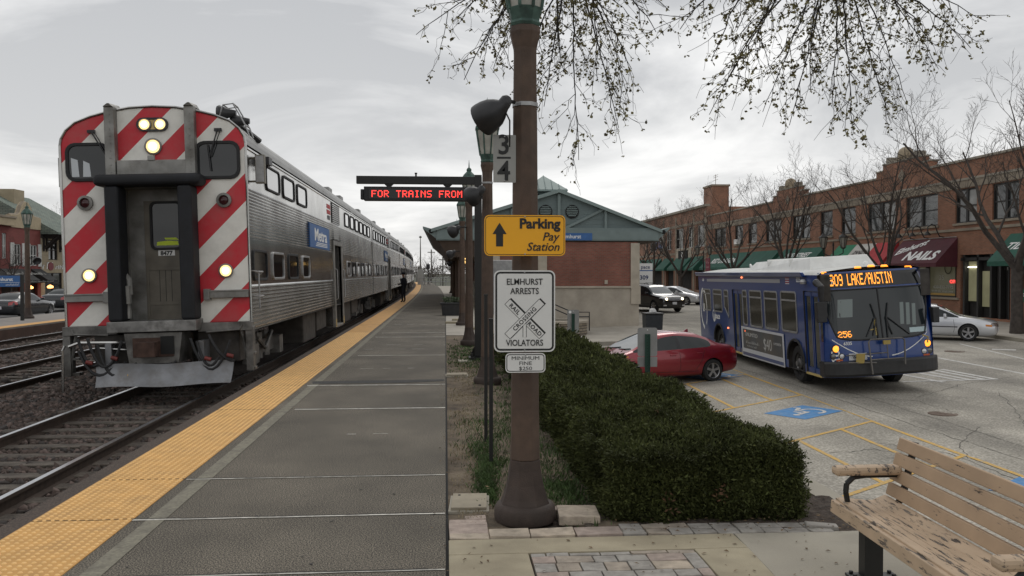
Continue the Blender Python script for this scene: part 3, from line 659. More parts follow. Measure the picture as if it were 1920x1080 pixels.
# stepped pieces so that the doorway is open: two sides and the part above
def topz(x):
    x = abs(x)
    for (a, b), (c, d) in zip(ROOF[:-1], ROOF[1:]):
        if c <= x <= a: return b+(d-b)*(a-x)/(a-c) if a != c else b
    return 4.86
xs_ = [.62, .72, 1.02, 1.27, 1.42, 1.50, 1.52]
for s in (-1, 1):
    p = [(s*.62,1.18),(s*1.52,1.18)]+[(s*x, topz(x)) for x in reversed(xs_)]
    panel(p if s > 0 else p[::-1])
panel([(-.615,3.6),(.615,3.6),(.615,topz(.61)),(.38,4.84),(0,4.86),(-.38,4.84),(-.615,topz(.61))])
mb = MB()                                            # bright edge trim round the end
pts = [(x*1.004, -.005, z*1.002) for x, z in outl]; mb.tube(pts, .022, 6); mb.build('edge_trim', M_steel, car)
def rwin(x0, x1, z0, z1, name):
    w, h = x1-x0, z1-z0; f = lambda u, v, q: ((x0+x1)/2+u, -q, (z0+z1)/2+v); a = MB(); ring(a, rrect(w, h, .16), rrect(w-.11, h-.11, .12), f, -.005, .035); b = MB(); i = rrect(w-.1, h-.1, .12); b.add([f(u, v, .012) for u, v in i], [tuple(range(len(i)))])
    p = b.build(name, M_glassd, car); a.build('frame', M_rubber, p, bevel=.01); return p
lw = rwin(-1.44, -.72, 3.62, 4.27, 'windshield'); rwin(.68, 1.43, 3.62, 4.27, 'windshield')
mb = MB(); mb.quad((-1.34,-.016,3.7),(-1.22,-.016,3.7),(-1.24,-.016,3.98),(-1.35,-.016,4.02)); mb.quad((-1.16,-.016,3.7),(-1.03,-.016,3.7),(-1.05,-.016,3.92),(-1.15,-.016,3.97)); mb.build('side_window_view', mat('far_window', (.5,.53,.55), .1), lw)
for x0, x1, s in ((-1.0,-.78,-1),(.9,1.0,1)):
    mb = MB(); bx = -1.0 if s < 0 else 1.08; mb.box(bx-.06, bx+.06, -.05, 0, 4.43, 4.48); e_ = (bx+.28*(1 if s < 0 else -.55), -.06, 3.98)
    mb.tube([(bx,-.05,4.46), e_], .012, 6); mb.tube([(bx+.05,-.055,4.45), (e_[0]+.03,-.06,4.0)], .008, 6); mb.tube([(e_[0]-.02,-.045,4.2),(e_[0]+.02*s,-.045,3.76)], .014, 6); mb.build('wiper', M_black, car)
for s in (-1, 1):                                    # collision columns
    mb = MB(); mb.box(s*.65-.09, s*.65+.07, -.16, 0, 3.66, 4.84, 0)
    for i in range(9): mb.lathe([(.012,0),(.012,.01)], 6, (s*.65, -.17, 3.75+.12*i), 'y', 0)
    mb.hexa([(s*.65-.09,-.2,4.84),(s*.65+.07,-.2,4.84),(s*.65+.07,.25,4.84),(s*.65-.09,.25,4.84),(s*.65-.01,-.22,4.89),(s*.65+.02,-.22,4.89),(s*.65+.02,.25,4.93),(s*.65-.01,.25,4.93)], 0)
    mb.build('collision_post', M_steeld, car, bevel=.008)
mb = MB(); mb.box(-.57, .57, -.13, 0, 3.68, 3.95)
for x in (-.45,-.2,0,.2,.45): mb.lathe([(.018,0),(.018,.012)], 6, (x, -.142, 3.72), 'y')
mb.box(-.06, .06, -.15, -.12, 3.94, 4.02); mb.build('cross_beam', M_steeld, car, bevel=.008)
mb = MB(); mb.box(-.86, .86, -.45, .02, 3.5, 3.69); mb.build('diaphragm_hood', M_diaph, car, bevel=.08, seg=4)
mb = MB(); mb.box(-.60,.60,-.02,.9,1.2,1.24); mb.box(-.61,-.57,-.02,.5,1.2,3.6); mb.box(.57,.61,-.02,.5,1.2,3.6); mb.box(-.6,.6,-.02,.5,3.5,3.56); mb.build('vestibule', M_steeld, car)
for s in (-1, 1):
    mb = MB(); mb.box(s*.585-.115, s*.585+.115, -.40, .01, 1.26, 3.5); mb.build('diaphragm_post', M_diaph, car, bevel=.045, seg=3)
# end door
mb = MB(); mb.box(-.57, .57, .05, .12, 1.22, 3.52, 0); dr = mb.build('door_frame', M_steeld, car, loc=(0,.3,0))
mb = MB(); mb.box(-.33, .33, -.005, .05, 1.24, 3.3, 0); mb.box(-.27, .27, -.018, -.004, 2.1, 2.14, 0); mb.box(-.3, .3, -.016, -.004, 1.5, 1.55, 0)
for x in (-.1, .0, .1): mb.box(x-.004, x+.004, -.008, -.004, 1.56, 2.1, 1)
for s in (-1, 1): mb.box(s*.29-.015, s*.29+.015, -.018, -.004, 1.3, 2.1, 0)
ed = mb.build('door', [mat('drab_door', (.15,.135,.11), .6, .3, var=.25, vscale=3), M_dark], car, bevel=.004, loc=(.03,.3,0))
ring_ = MB(); f = lambda u, v, q: (.04+u, -q, 2.87+v); ring(ring_, rrect(.54,.84,.1), rrect(.46,.76,.07), f, .0, .03); gl = MB(); i_ = rrect(.46,.76,.07); gl.add([f(u, v, .008) for u, v in i_], [tuple(range(len(i_)))]); g_ = gl.build('door_window', M_glassd, ed); ring_.build('frame', M_rubber, g_)
t = MB(); t.text('8477', .1, face_mx((.03,-.012,2.36), (1,0,0), (0,0,1)), bold=.004, m=1); t.box(-.11, .17, -.0095, -.006, 2.35, 2.45, 0); t.build('number_plate', [M_white, M_blackt], ed)
t = MB(); t.add([(-.13,-.0095,2.53),(.24,-.0095,2.53),(.23,-.0095,2.6),(.05,-.0095,2.61),(-.12,-.0095,2.59)], [(0,1,2,3,4)]); t.add([(.02,-.0095,2.63),(.24,-.0095,2.62),(.2,-.0095,2.66),(0,-.0095,2.66)], [(0,1,2,3)]); t.build('vest_behind_glass', M_hv, g_)
mb = MB(); mb.tube([(.31,-.03,2.5),(.35,-.08,2.52),(.35,-.08,3.2),(.31,-.03,3.22)], .014, 8); mb.build('handle', M_galv, ed)
mb = MB(); mb.tube([(-.52,-.02,2.0),(-.5,-.1,2.02),(-.44,-.12,1.95),(-.43,-.12,1.7)], .05, 8); mb.lathe([(.045,0),(.05,.1),(.03,.3),(.012,.55)], 8, (-.47,-.1,1.3)); mb.tube([(-.46,-.14,1.55),(-.46,-.16,1.85)], .06, 8); mb.build('brake_handle', mat('worn_grey', (.24,.235,.22), .6, .4, var=.3), car, smooth=40)
# lamps
def lamp(x, z, r, name='headlight'):
    mb = MB(); mb.lathe([(r*1.28,0),(r*1.3,.035),(r*1.05,.045),(r,.03)], 24, (0,0,0), 'y', caps=False); mb.v = [(a, -b, c) for a, b, c in mb.v]; o = mb.build(name, M_steeld, car, smooth=40); o.location = (x, 0, z)
    g = MB(); g.lathe([(r*1.04,.028),(r*.6,.04),(.001,.044)], 24, (0,0,0), 'y', caps=False); g.v = [(a, -b, c) for a, b, c in g.v]; g.build('lens', M_lamp, o, smooth=60)
    c = MB(); c.lathe([(r*.62,.046),(.001,.05)], 20, (0,0,0), 'y', caps=False); c.v = [(a, -b, c_) for a, b, c_ in c.v]; c.build('bulb', M_lampin, o)
mb = MB(); ring(mb, rrect(.52,.23,.112), rrect(.46,.17,.084), lambda u,v,q:(u,-q,4.56+v), 0, .04); mb.prism(rrect(.46,.17,.084), lambda u,v,q:(u,-q,4.56+v), 0, .012, 1); mb.build('headlight_housing', [M_black, mat('lamp_bezel', (.35,.27,.12), .3, .8)], car)
lamp(-.13, 4.56, .085); lamp(.13, 4.56, .085); lamp(0, 4.19, .11); lamp(-1.12, 2.04, .095, 'ditch_light'); lamp(1.13, 2.06, .095, 'ditch_light')
for s in (-1, 1):
    mb = MB(); mb.lathe([(.125,0),(.125,.05),(.085,.06),(.08,.02)], 20, (s*1.14,0,3.26), 'y', caps=False); mb.lathe([(.082,.02),(.05,.04),(.001,.045)], 20, (s*1.14,0,3.26), 'y', 1, caps=False); mb.v = [(a, -b, c) for a, b, c in mb.v]; mb.build('marker_light', [M_steeld, M_redlens], car, smooth=40)
    mb = MB(); mb.box(min(s*.78,s*1.5), max(s*.78,s*1.5), -.1, 0, 1.6, 1.73); mb.box(min(s*.78,s*1.5)-.01, max(s*.78,s*1.5)+.01, -.115, -.1, 1.705, 1.735); mb.box(s*.82-.05, s*.82+.05, -.13, .0, 1.57, 1.76); mb.build('grab_rail', M_steeld, car, bevel=.012)
    mb = MB(); mb.box(min(s*.66,s*1.55), max(s*.66,s*1.55), -.12, .05, 1.04, 1.185); mb.tube([(s*.8,-.14,1.03),(s*1.35,-.14,1.06),(s*1.4,-.13,1.14)], .016, 6); mb.box(s*1.5-.06, s*1.5+.06, -.1, .1, .35, 1.1); mb.box(s*1.45-.02, s*1.45+.13, -.06, .1, .36, .41); mb.box(s*1.45-.02, s*1.45+.13, -.06, .1, .62, .66); mb.tube([(s*1.36,-.05,1.04),(s*1.46,-.05,.55),(s*1.46,-.05,.36)], .03, 4); mb.build('corner_step', M_grease, car, bevel=.006)
mb = MB(); mb.box(-.72, .72, -.42, .1, 1.08, 1.26); mb.build('buffer_beam', mat('worn_plate', (.25,.245,.235), .5, .6, var=.35, vscale=4, dirt=(.05,.045,.04), dscale=3.5, damt=.9), car, bevel=.01)
mb = MB(); mb.hexa([(-.40,-.36,.55),(.40,-.36,.55),(.42,.3,.55),(-.42,.3,.55),(-.47,-.36,1.06),(.47,-.36,1.06),(.47,.3,1.06),(-.47,.3,1.06)], 0); mb.box(-.33, .33, -.375, -.355, .66, .98, 1); mb.box(.12, .34, -.38, -.37, .7, 1.0, 2); mb.lathe([(.1,0),(.14,.12),(.1,.2)], 12, (-.05,-.55,.8), 'y', 1)
mb.box(-.22, .1, -.62, -.36, .68, .92, 1); mb.build('coupler', [M_grease, mat('rusty_coupler', (.07,.04,.03), .8, .3, var=.4, vscale=8), M_dark], car, bevel=.015)
mb = MB(); random.seed(4)
for x0, z0, x1, z1, sag in ((-1.05,1.0,-.5,.95,.45),(-1.2,.8,-.6,.6,.3),(-.9,.9,-.45,.6,.35),(.6,.95,1.25,.9,.5),(.7,.9,1.05,.62,.25),(-.35,.55,.3,.55,.18),(-.3,.57,.36,.58,.24),(.9,1.0,1.3,.55,.1),(-1.2,1.0,-.85,.6,.2)):
    pts = [(x0+(x1-x0)*i/9, -.36-.05*math.sin(i/9*3.14)+random.uniform(-.01,.01), z0+(z1-z0)*i/9-sag*4*(i/9)*(1-i/9)) for i in range(10)]; mb.tube(pts, .024, 6, 0)
for x, z in ((-1.02,.62),(-.62,.68),(.88,.62),(1.24,.66),(.16,.36)): mb.tube([(x-.04,-.42,z),(x+.06,-.42,z-.03)], .034, 8, 1)
mb.tube([(-.4,-.42,.37),(-.2,-.43,.36)], .04, 8, 2)
mb.build('air_hose', [M_rubber, mat('red_gladhand', (.15,.025,.02), .6, var=.3), mat('yellow_gladhand', (.4,.24,.03), .6, var=.3)], car, smooth=50)
mb = MB(); mb.tube([(-1.42,-.2,.86),(-1.25,-.2,.92),(-.4,-.25,.9)], .03, 6); mb.tube([(-.95,-.25,.83),(-.45,-.25,.78)], .018, 6); mb.tube([(-1.48,-.2,.88),(-1.52,-.2,.8),(-1.54,-.2,.1)], .022, 6); mb.build('uncoupling_rod', M_steel, car)
for a, b, c in ((-1.05,-.5,-.1),(.6,1.3,.05)): mb = MB(); mb.box(a, b, c, c+.4, .5, 1.03); mb.build('equipment_box', M_under, car, bevel=.02)
mb = MB()                                            # the plough: a curved blade
def plow(a, b):
    x = -1.14+2.28*a; return (.18+x*.95*(1+.03*b), -.32-.16*(1-abs(x)/1.5)-.14*(1-b)**2, .2+.36*b+.012*math.sin(a*9))
mb.grid(plow, 16, 8); mb.grid(lambda a, b: tuple(Vector(plow(a, b))+Vector((0,.025,0))), 16, 8); mb.box(-.8,-.7,-.3,.3,.3,.9); mb.box(.7,.8,-.3,.3,.3,.9)
mb.build('plough', mat('plough_plate', (.21,.215,.225), .5, .5, var=.25, vscale=2.5, dirt=(.13,.12,.11), dscale=4, damt=.7), car, smooth=40)
for s in (1, -1):                                    # mirrors and side cab fittings
    mb = MB(); mb.box(s*(HW+.14)-.07, s*(HW+.14)+.09, .38, .5, 3.58, 4.08, 0); mb.box(s*(HW+.14)-.06, s*(HW+.14)+.08, .372, .38, 3.6, 4.06, 1); mb.tube([(s*HW,.45,3.62),(s*(HW+.12),.45,3.62)], .02, 6); mb.tube([(s*HW,.45,4.03),(s*(HW+.12),.45,4.03)], .02, 6); mb.build('mirror', [mat('drab_mirror', (.20,.185,.15), .6), M_galv], car, bevel=.01)
mb = MB(); mb.box(HW, HW+.2, .95, 1.25, 3.98, 4.12); mb.tube([(HW+.02,1.0,3.98),(HW+.1,1.05,3.86),(HW+.15,1.1,3.98)], .015, 6); mb.build('camera_box', M_black, car)
mb = MB()
for z in (1.62, 2.05): mb.tube([(HW,.25,z),(HW+.09,.25,z-.02),(HW+.09,.62,z-.02),(HW+.01,.62,z-.09)], .017, 6)
mb.tube([(HW+.09,.3,1.4),(HW+.09,.3,2.05)], .014, 6); mb.build('hand_rail', M_galv, car)
mb = MB()                                            # horn under its cage
for y, x in ((.62,1.08),(.8,1.27)): mb.lathe([(.13,-.16),(.15,-.12),(.1,-.02),(.07,.08),(.05,.16)], 12, (x, y, 4.84-.12*(x-1.1)*5), 'x', 0)
for k in (-.0, .34): mb.tube([(.95,.5+k,4.7),(1.05,.5+k,4.98),(1.22,.5+k,5.0),(1.42,.5+k,4.62),(1.48,.5+k,4.44)], .014, 6, 1)
mb.tube([(1.05,.5,4.98),(1.05,.84,4.98)], .014, 6, 1); mb.tube([(1.22,.5,5.0),(1.22,.84,5.0)], .014, 6, 1); mb.tube([(1.42,.5,4.62),(1.42,.84,4.62)], .014, 6, 1); mb.tube([(1.2,1.0,4.7),(1.5,1.3,4.45)], .05, 6, 0)
mb.build('horn', [M_black, M_galv], car, smooth=40)
mb = MB()
for y in (12.6, 15.6, 22): mb = MB(); mb.box(.95, 1.25, y, y+.8, 4.6, 4.76); mb.build('roof_hatch', M_roof, car, bevel=.02)

pc = thing('passenger_car', 'silver corrugated double-deck passenger car coupled directly behind the cab car', 'train car', group='silver passenger cars of the train')
place_car(pc, 1); car_body(pc, 0, CL, [DOOR]); doorway(pc, *DOOR)
for i in range(6):
    win(pc, .5+1.62*i, 1.7+1.62*i, 3.58, 4.06, M_rubber); win(pc, 14.25+1.66*i, 15.47+1.66*i, 3.58, 4.06, M_rubber)
    win(pc, .5+1.62*i, 1.66+1.62*i, 1.88, 2.42, M_galv if i % 2 == 0 else M_rubber); win(pc, 14.5+1.64*i, 15.66+1.64*i, 1.88, 2.42, M_galv if i % 2 else M_rubber)
logo(pc, 8.0, 10.6, 2.68, 3.24); vent(pc, 11.1, 12.9, 3.52, 4.12); emblem(pc, 10.7)
bogie(pc, 3.1); bogie(pc, 21.6); undergear(pc, [(6.2,8.1,.3),(8.4,10.2,.45),(14,16.5,.32),(17,19,.5)])
mb = MB(); mb.box(-.7,.7,-.32,0,1.2,4.0); mb.build('gangway', M_diaph, pc, bevel=.05)
mb = MB()
for y in (5.2, 12.6, 18): mb = MB(); mb.box(.95, 1.25, y, y+.8, 4.6, 4.76); mb.build('roof_hatch', M_roof, pc, bevel=.02)
for i, lb in ((2,'third car of the train, silver double-deck car behind the standing conductor'),(3,'fourth car of the train, silver double-deck car at the start of the curve'),(4,'farthest visible silver double-deck car, bending away on the curve')):
    place_car(tag(copy_tree(pc), lb), i)
# ================================================================ station buildings
M_brickst = brick('station_brick', (.20,.065,.045), (.26,.088,.06), (.16,.115,.09), .21, .075, .012)
M_stone = mat('limestone', (.44,.39,.315), .85, var=.12, vscale=2, dirt=(.24,.21,.17), dscale=1.2, damt=.5)
M_stone2 = mat('limestone_panel', (.42,.375,.31), .85, var=.1, vscale=1.5, dirt=(.22,.19,.15), dscale=.9, damt=.5)
M_sage = mat('sage_siding', (.14,.18,.18), .7, var=.1, vscale=1.5)
M_sagel = mat('sage_trim', (.17,.215,.21), .65, var=.1, vscale=2)
M_metroof = mat('green_metal_roof', (.20,.25,.24), .45, .3, var=.12, vscale=1)
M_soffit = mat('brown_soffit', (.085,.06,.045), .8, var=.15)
st = thing('station_building', 'brick station house with grey-green gabled roof, round vents and a small cupola', 'building', (4.85, 42, 0))
gz = -.9
mb = MB(); mb.box(-2.6, 4.78, .25, 34, 1.14, 3.35, 0); mb.build('wall', M_brickst, st)
mb = MB(); mb.box(-2.6, 4.83, .18, 34, gz, 1.06, 0); mb.build('stone_base', M_stone2, st)
mb = MB(); mb.box(-2.65, 4.9, .1, 34, 1.06, 1.15)
for x in (-2.6, -.25, 4.42): mb.box(x, x+.44, .16, .6, 1.15, 3.3)
mb.box(4.42, 4.9, .1, .6, .25, 1.06); mb.box(4.42, 4.84, 33, 34.05, 1.15, 3.3); mb.build('stone_trim', M_stone, st)
mb = MB(); mb.box(-.95, -.3, .2, .24, 1.2, 3.2); mb.build('window', mat('station_window', (.13,.13,.11), .2), st)
mb = MB(); mb.box(3.1, 3.25, .2, .26, 1.25, 1.45); mb.build('junction_box', M_stone, st)
# gable end with battens and the fascia
ap, ev = (.8, 5.86), 3.93
L0, R0 = -5.3, 5.84
mb = MB(); mb.prism([(L0,3.45),(R0,3.45),(R0,ev-.02),(ap[0],ap[1]-.03),(L0,ev-.02)], lambda u, v, h: (u, h, v), .35, .5); mb.build('gable', M_sage, st)
mb = MB()
def beam(x0, z0, x1, z1, w, y0=.2, y1=.36):
    a, b = Vector((x0,z0)), Vector((x1,z1)); n = Vector((-(b-a).y, (b-a).x)).normalized()*w/2; mb.prism([tuple(a-n), tuple(b-n), tuple(b+n), tuple(a+n)], lambda u, v, h: (u, h, v), y0, y1)
beam(L0, 3.99, R0, 3.99, .12, .19); beam(L0, 3.46, R0, 3.46, .1, .18); beam(ap[0], 4.0, ap[0], 5.75, .14)
for s in (-1, 1):
    beam(ap[0]+s*2.35, 4.0, ap[0]+s*2.35, 5.0, .12); beam(ap[0]+s*.35, 4.05, ap[0]+s*2.3, 5.02, .12, .21)
for z in (4.25, 4.5, 4.75, 5.0, 5.25):
    w = (5.82-z)/1.9*5.4
    beam(ap[0]-w, z, ap[0]+w, z, .018, .335, .36)
mb.build('gable_trim', M_sagel, st)
mb = MB(); mb.box(L0+.02, R0-.02, .15, .34, 3.46, 3.94); mb.build('fascia', M_sagel, st)
for x in (.13, 1.47):
    mb = MB(); mb.lathe([(.34,0),(.34,-.05),(.29,-.05),(.29,-.01),(.01,-.01)], 24, (x, .34, 4.86), 'y', 0)
    for i in range(6): z = 4.64+.088*i; w = math.sqrt(max(.01, .29**2-(z-4.86)**2)); mb.hexa([(x-w,.29,z),(x+w,.29,z),(x+w,.335,z+.03),(x-w,.335,z+.03),(x-w,.285,z+.04),(x+w,.285,z+.04),(x+w,.335,z+.06),(x-w,.335,z+.06)], 1)
    mb.build('round_vent', [M_dark, M_sagel], st, smooth=40)
mb = MB()
for s, xe in ((-1, L0-.25), (1, R0+.15)):
    ze = 3.93-.05; pts = [(ap[0], ap[1]+.08), (xe, ze+.06), (xe, ze-.06), (ap[0], ap[1]-.06)]
    mb.prism(pts, lambda u, v, h: (u, h, v), .05, 34.2)
    for i in range(60): y = .1+.57*i; mb.hexa([(ap[0],y,ap[1]+.06),(xe,y,ze+.04),(xe,y+.04,ze+.04),(ap[0],y+.04,ap[1]+.06),(ap[0],y,ap[1]+.12),(xe,y,ze+.1),(xe,y+.04,ze+.1),(ap[0],y+.04,ap[1]+.12)])
mb.build('roof', M_metroof, st)
mb = MB()                                            # upswept canopy over the platform and its twin on the lot side
for s, x0, x1 in ((-1, L0+.05, L0-.65), (1, R0-.05, R0+.55)):
    mb.hexa([(x0,.2,3.46),(x1,.2,4.0),(x1,34,4.0),(x0,34,3.46),(x0,.2,3.9),(x1,.2,4.1),(x1,34,4.1),(x0,34,3.9)], 0)
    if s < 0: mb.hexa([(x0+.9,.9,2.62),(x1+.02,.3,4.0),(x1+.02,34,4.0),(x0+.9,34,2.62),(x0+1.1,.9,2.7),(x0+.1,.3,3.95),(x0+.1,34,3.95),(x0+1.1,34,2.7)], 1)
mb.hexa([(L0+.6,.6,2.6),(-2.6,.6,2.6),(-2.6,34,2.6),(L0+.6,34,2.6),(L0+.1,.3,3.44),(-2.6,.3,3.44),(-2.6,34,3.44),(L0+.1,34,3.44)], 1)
mb.box(-2.6, R0-.05, .3, 34, 3.36, 3.45, 1)
for s, x in ((-1, L0-.25), (1, R0+.25)): mb.lathe([(.12,.05),(.1,.02)], 14, (x, .16, 3.86), 'y', 2)
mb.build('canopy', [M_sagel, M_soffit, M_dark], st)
mb = MB()
for i in range(7): mb.box(-4.2, -3.95, 1.2+4.4*i, 1.45+4.4*i, -.02, 2.65)
mb.build('canopy_post', mat('brown_post', (.10,.065,.05), .7), st)
for i in range(6):
    mb = MB(); mb.box(-4.05+.35*(i % 2), -3.65+.35*(i % 2), 3+3.6*i, 3.3+3.6*i, 2.52, 2.59); mb.build('canopy_light', mat('lit_canopy_lamp', (1,.7,.3), .5, emit=(1,.62,.2), estr=2.5), st)
mb = MB(); w_, h_ = .93, 1.0; cx, cy = .35, 3.2
mb.box(cx-w_*.75, cx+w_*.75, cy-w_*.75, cy+w_*.75, 5.2, 6.05, 0)
for s in (-1, 1):
    for i in range(5): mb.box(cx+s*.5-.2, cx+s*.5+.2, cy-w_*.75-.02, cy-w_*.75, 5.5+.1*i, 5.55+.1*i, 2)
mb.add([(cx-1.15,cy-1.15,6.05),(cx+1.15,cy-1.15,6.05),(cx+1.15,cy+1.15,6.05),(cx-1.15,cy+1.15,6.05),(cx-1.15,cy-1.15,6.14),(cx+1.15,cy-1.15,6.14),(cx+1.15,cy+1.15,6.14),(cx-1.15,cy+1.15,6.14),(cx,cy,6.98)], [(3,2,1,0),(0,1,5,4),(1,2,6,5),(2,3,7,6),(3,0,4,7),(4,5,8),(5,6,8),(6,7,8),(7,4,8)], 1)
for i in range(-3, 4):
    x = cx+i*.36; top = 6.14+.84*(1-abs(i)*.36/1.15)
    mb.tube([(x, cy-1.16, 6.15), (x, cy-1.15+1.15*(1-abs(i)*.36/1.15), top+.005)], .02, 4, 1)
mb.build('cupola', [M_sage, M_metroof, M_dark], st)
sg = thing('station_sign', 'blue station name sign with white lettering under the grey-green gable', 'sign', (6.55, 42.14, 3.6))
mb = MB(); mb.box(-1.0, .75, -.03, 0, -.17, .19); mb.build('panel', M_blue, sg)
mb = MB(); mb.text('Elmhurst', .27, face_mx((-.3,-.033,-.07), (1,0,0), (0,0,1)), bold=.004, align='CENTER'); mb.build('lettering', M_white, sg)

def planter(x, y, w, d, h, label):
    t = thing('planter_box', label, 'planter', (x, y, 0)); mb = MB(); mb.hexa([(-w*.45,-d*.45,0),(w*.45,-d*.45,0),(w*.45,d*.45,0),(-w*.45,d*.45,0),(-w/2,-d/2,h),(w/2,-d/2,h),(w/2,d/2,h),(-w/2,d/2,h)]); mb.box(-w*.54,w*.54,-d*.54,d*.54,h-.08,h); mb.build('box', M_black, t, bevel=.02)
    V = []; F = []; random.seed(int(x*77))
    for i in range(260):
        c = Vector((random.uniform(-w*.42,w*.42), random.uniform(-d*.42,d*.42), h+random.uniform(0,.22))); a = Vector((random.gauss(0,1),random.gauss(0,1),random.gauss(0,1))).normalized()*.06; b = a.orthogonal().normalized()*.04; k = len(V); V += [c-a, c+b, c+a, c-b]; F.append((k,k+1,k+2,k+3))
    npmesh('plant', V, F, mat('planter_leaves', (.05,.07,.035), .8, var=.4), t)
planter(.32, 36.5, 1.0, .7, .55, 'black planter box at the platform edge before the station canopy')
def bin_(x, y, z, label, w=.55, h=1.0, top=True):
    t = thing('litter_bin', label, 'litter bin', (x, y, z)); mb = MB(); mb.hexa([(-w*.46,-w*.46,0),(w*.46,-w*.46,0),(w*.46,w*.46,0),(-w*.46,w*.46,0),(-w*.5,-w*.5,h),(w*.5,-w*.5,h),(w*.5,w*.5,h),(-w*.5,w*.5,h)]); mb.build('body', mat('bin_slate', (.035,.04,.045), .6, var=.2, vscale=5), t, bevel=.02)
    mb = MB(); mb.box(-w*.55, w*.55, -w*.55, w*.55, h, h+.06); mb.build('lid', M_black, t, bevel=.015)
    if top:
        mb = MB(); mb.hexa([(-.2,-.15,0),(.15,-.18,0),(.2,.14,0),(-.12,.17,0),(-.12,-.08,.16),(.08,-.12,.2),(.12,.06,.15),(-.08,.1,.19)]); o = mb.build('crumpled_bag', mat('white_plastic', (.6,.6,.58), .5), None, bevel=.05); o.location = (x, y, z+h+.06); tag(o, 'crumpled white plastic bag lying on the dark litter bin', 'bag')
bp = lotp(1210, 614); bin_(8.6, 34.95, zl(8.6,34.95)+.16, 'dark slate litter bin at the corner of the stone station wall', .72, 1.05)
lw_ = thing('stone_planter_wall', 'low curved stacked-stone planter wall beside the station steps', 'wall', (4.95, 38.6, zl(6,38)+.1))
mb = MB(); mb.lathe([(1.5,0),(1.5,.62),(1.0,.62),(1.0,0)], 28); mb.build('wall', brick('stacked_stone', (.24,.2,.15), (.3,.26,.2), (.08,.07,.06), .4, .12, .02), lw_); mb = MB(); mb.lathe([(1.56,.6),(1.56,.7),(.95,.7),(.95,.6)], 28); mb.build('capstone', M_stone, lw_)
rl = thing('stair_railing', 'black sloping handrail beside the station steps', 'railing', (4.6, 40, 0)); mb = MB()
for k in (0, .22): mb.tube([(0,0,.55-k),(1.4,0,-.05-k),(2.2,0,-.05-k),(2.2,0,-1.0)] if k == 0 else [(0,0,.55-k),(1.4,0,-.05-k),(2.2,0,-.05-k)], .03, 6)
mb.tube([(0,0,-1),(0,0,.55)], .03, 6); mb.tube([(1.4,0,-1),(1.4,0,-.05)], .03, 6); mb.build('rail', M_black, rl)

# ================================================================ lamp posts, loudspeakers, signs
M_post = mat('brown_concrete_post', (.088,.057,.040), .75, var=.22, vscale=9, bump=.25, bscale=140, dirt=(.05,.034,.028), dscale=2.2, damt=.7)
M_postd = mat('dark_post_base', (.055,.038,.03), .75, var=.3, vscale=7, bump=.3, bscale=120, dirt=(.028,.022,.018), dscale=3, damt=.8)
M_verd = mat('verdigris', (.055,.105,.085), .6, .3, var=.4, vscale=14, dirt=(.02,.03,.025), dscale=8, damt=.8)
M_frost = mat('frosted_glass', (.40,.395,.35), .35, var=.2, vscale=6, dirt=(.22,.21,.18), dscale=4, damt=.6)
M_iron = mat('black_iron', (.017,.017,.016), .5, .2)
def lamp_post(x, y, label, z=0, group='octagonal brown station lamp posts'):
    t = thing('street_lamp', label, 'street lamp', (x, y, z), 0, group)
    mb = MB(); mb.lathe([(.222,-.02),(.228,.02),(.225,.075),(.208,.1),(.188,.11)], 24); mb.build('base', M_postd, t, smooth=45)
    mb = MB(); mb.lathe([(.192,.105),(.172,.15),(.143,.25),(.124,.35),(.1165,.43)], 8, ph=.5); mb.build('plinth', M_postd, t, bevel=.008)
    mb = MB(); mb.lathe([(.1165,.43),(.114,.48),(.110,.6),(.103,1.6),(.095,2.8),(.088,3.4),(.09,3.44),(.105,3.5),(.118,3.555),(.112,3.6)], 8, ph=.5); mb.build('shaft', M_post, t, bevel=.008)
    mb = MB(); mb.lathe([(.11,3.6),(.118,3.62),(.108,3.64),(.125,3.71),(.13,3.73)], 8, ph=.5)
    for i in range(8):
        a = 2*math.pi*(i+.5)/8; mb.tube([(.125*math.cos(a),.125*math.sin(a),3.72),(.19*math.cos(a),.19*math.sin(a),4.13)], .013, 5)
    mb.lathe([(.2,4.12),(.212,4.14),(.21,4.17),(.15,4.27),(.08,4.34),(.06,4.36),(.07,4.4),(.05,4.44),(.018,4.46),(.012,4.55),(.002,4.66)], 8, ph=.5); lt = mb.build('lantern', M_verd, t)
    mb = MB(); mb.lathe([(.12,3.73),(.185,4.12)], 8, ph=.5, caps=False); mb.build('glass', M_frost, lt)
    return t
LP = [(.585,6.26,'nearest brown lamp post, carrying the yellow parking sign and white crossing sign'),(.685,13.94,'second brown lamp post along the platform edge, directly behind the nearest one'),(.6,21.6,'third brown lamp post, beside the black post of the red message board'),(.585,29.6,'fourth brown lamp post, below the canopy eave with a loudspeaker near its lantern'),(.6,45,'farthest brown lamp post, standing beneath the station canopy edge')]
lp0 = None
for x, y, lb in LP:
    if lp0 is None: lp0 = lamp_post(x, y, lb)
    else: o = tag(copy_tree(lp0), lb); o.location = (x, y, 0)
o = tag(copy_tree(lp0), 'brown lamp post on the far platform in front of the red brick shop'); o.location = (-16.5, 35.2, 0)

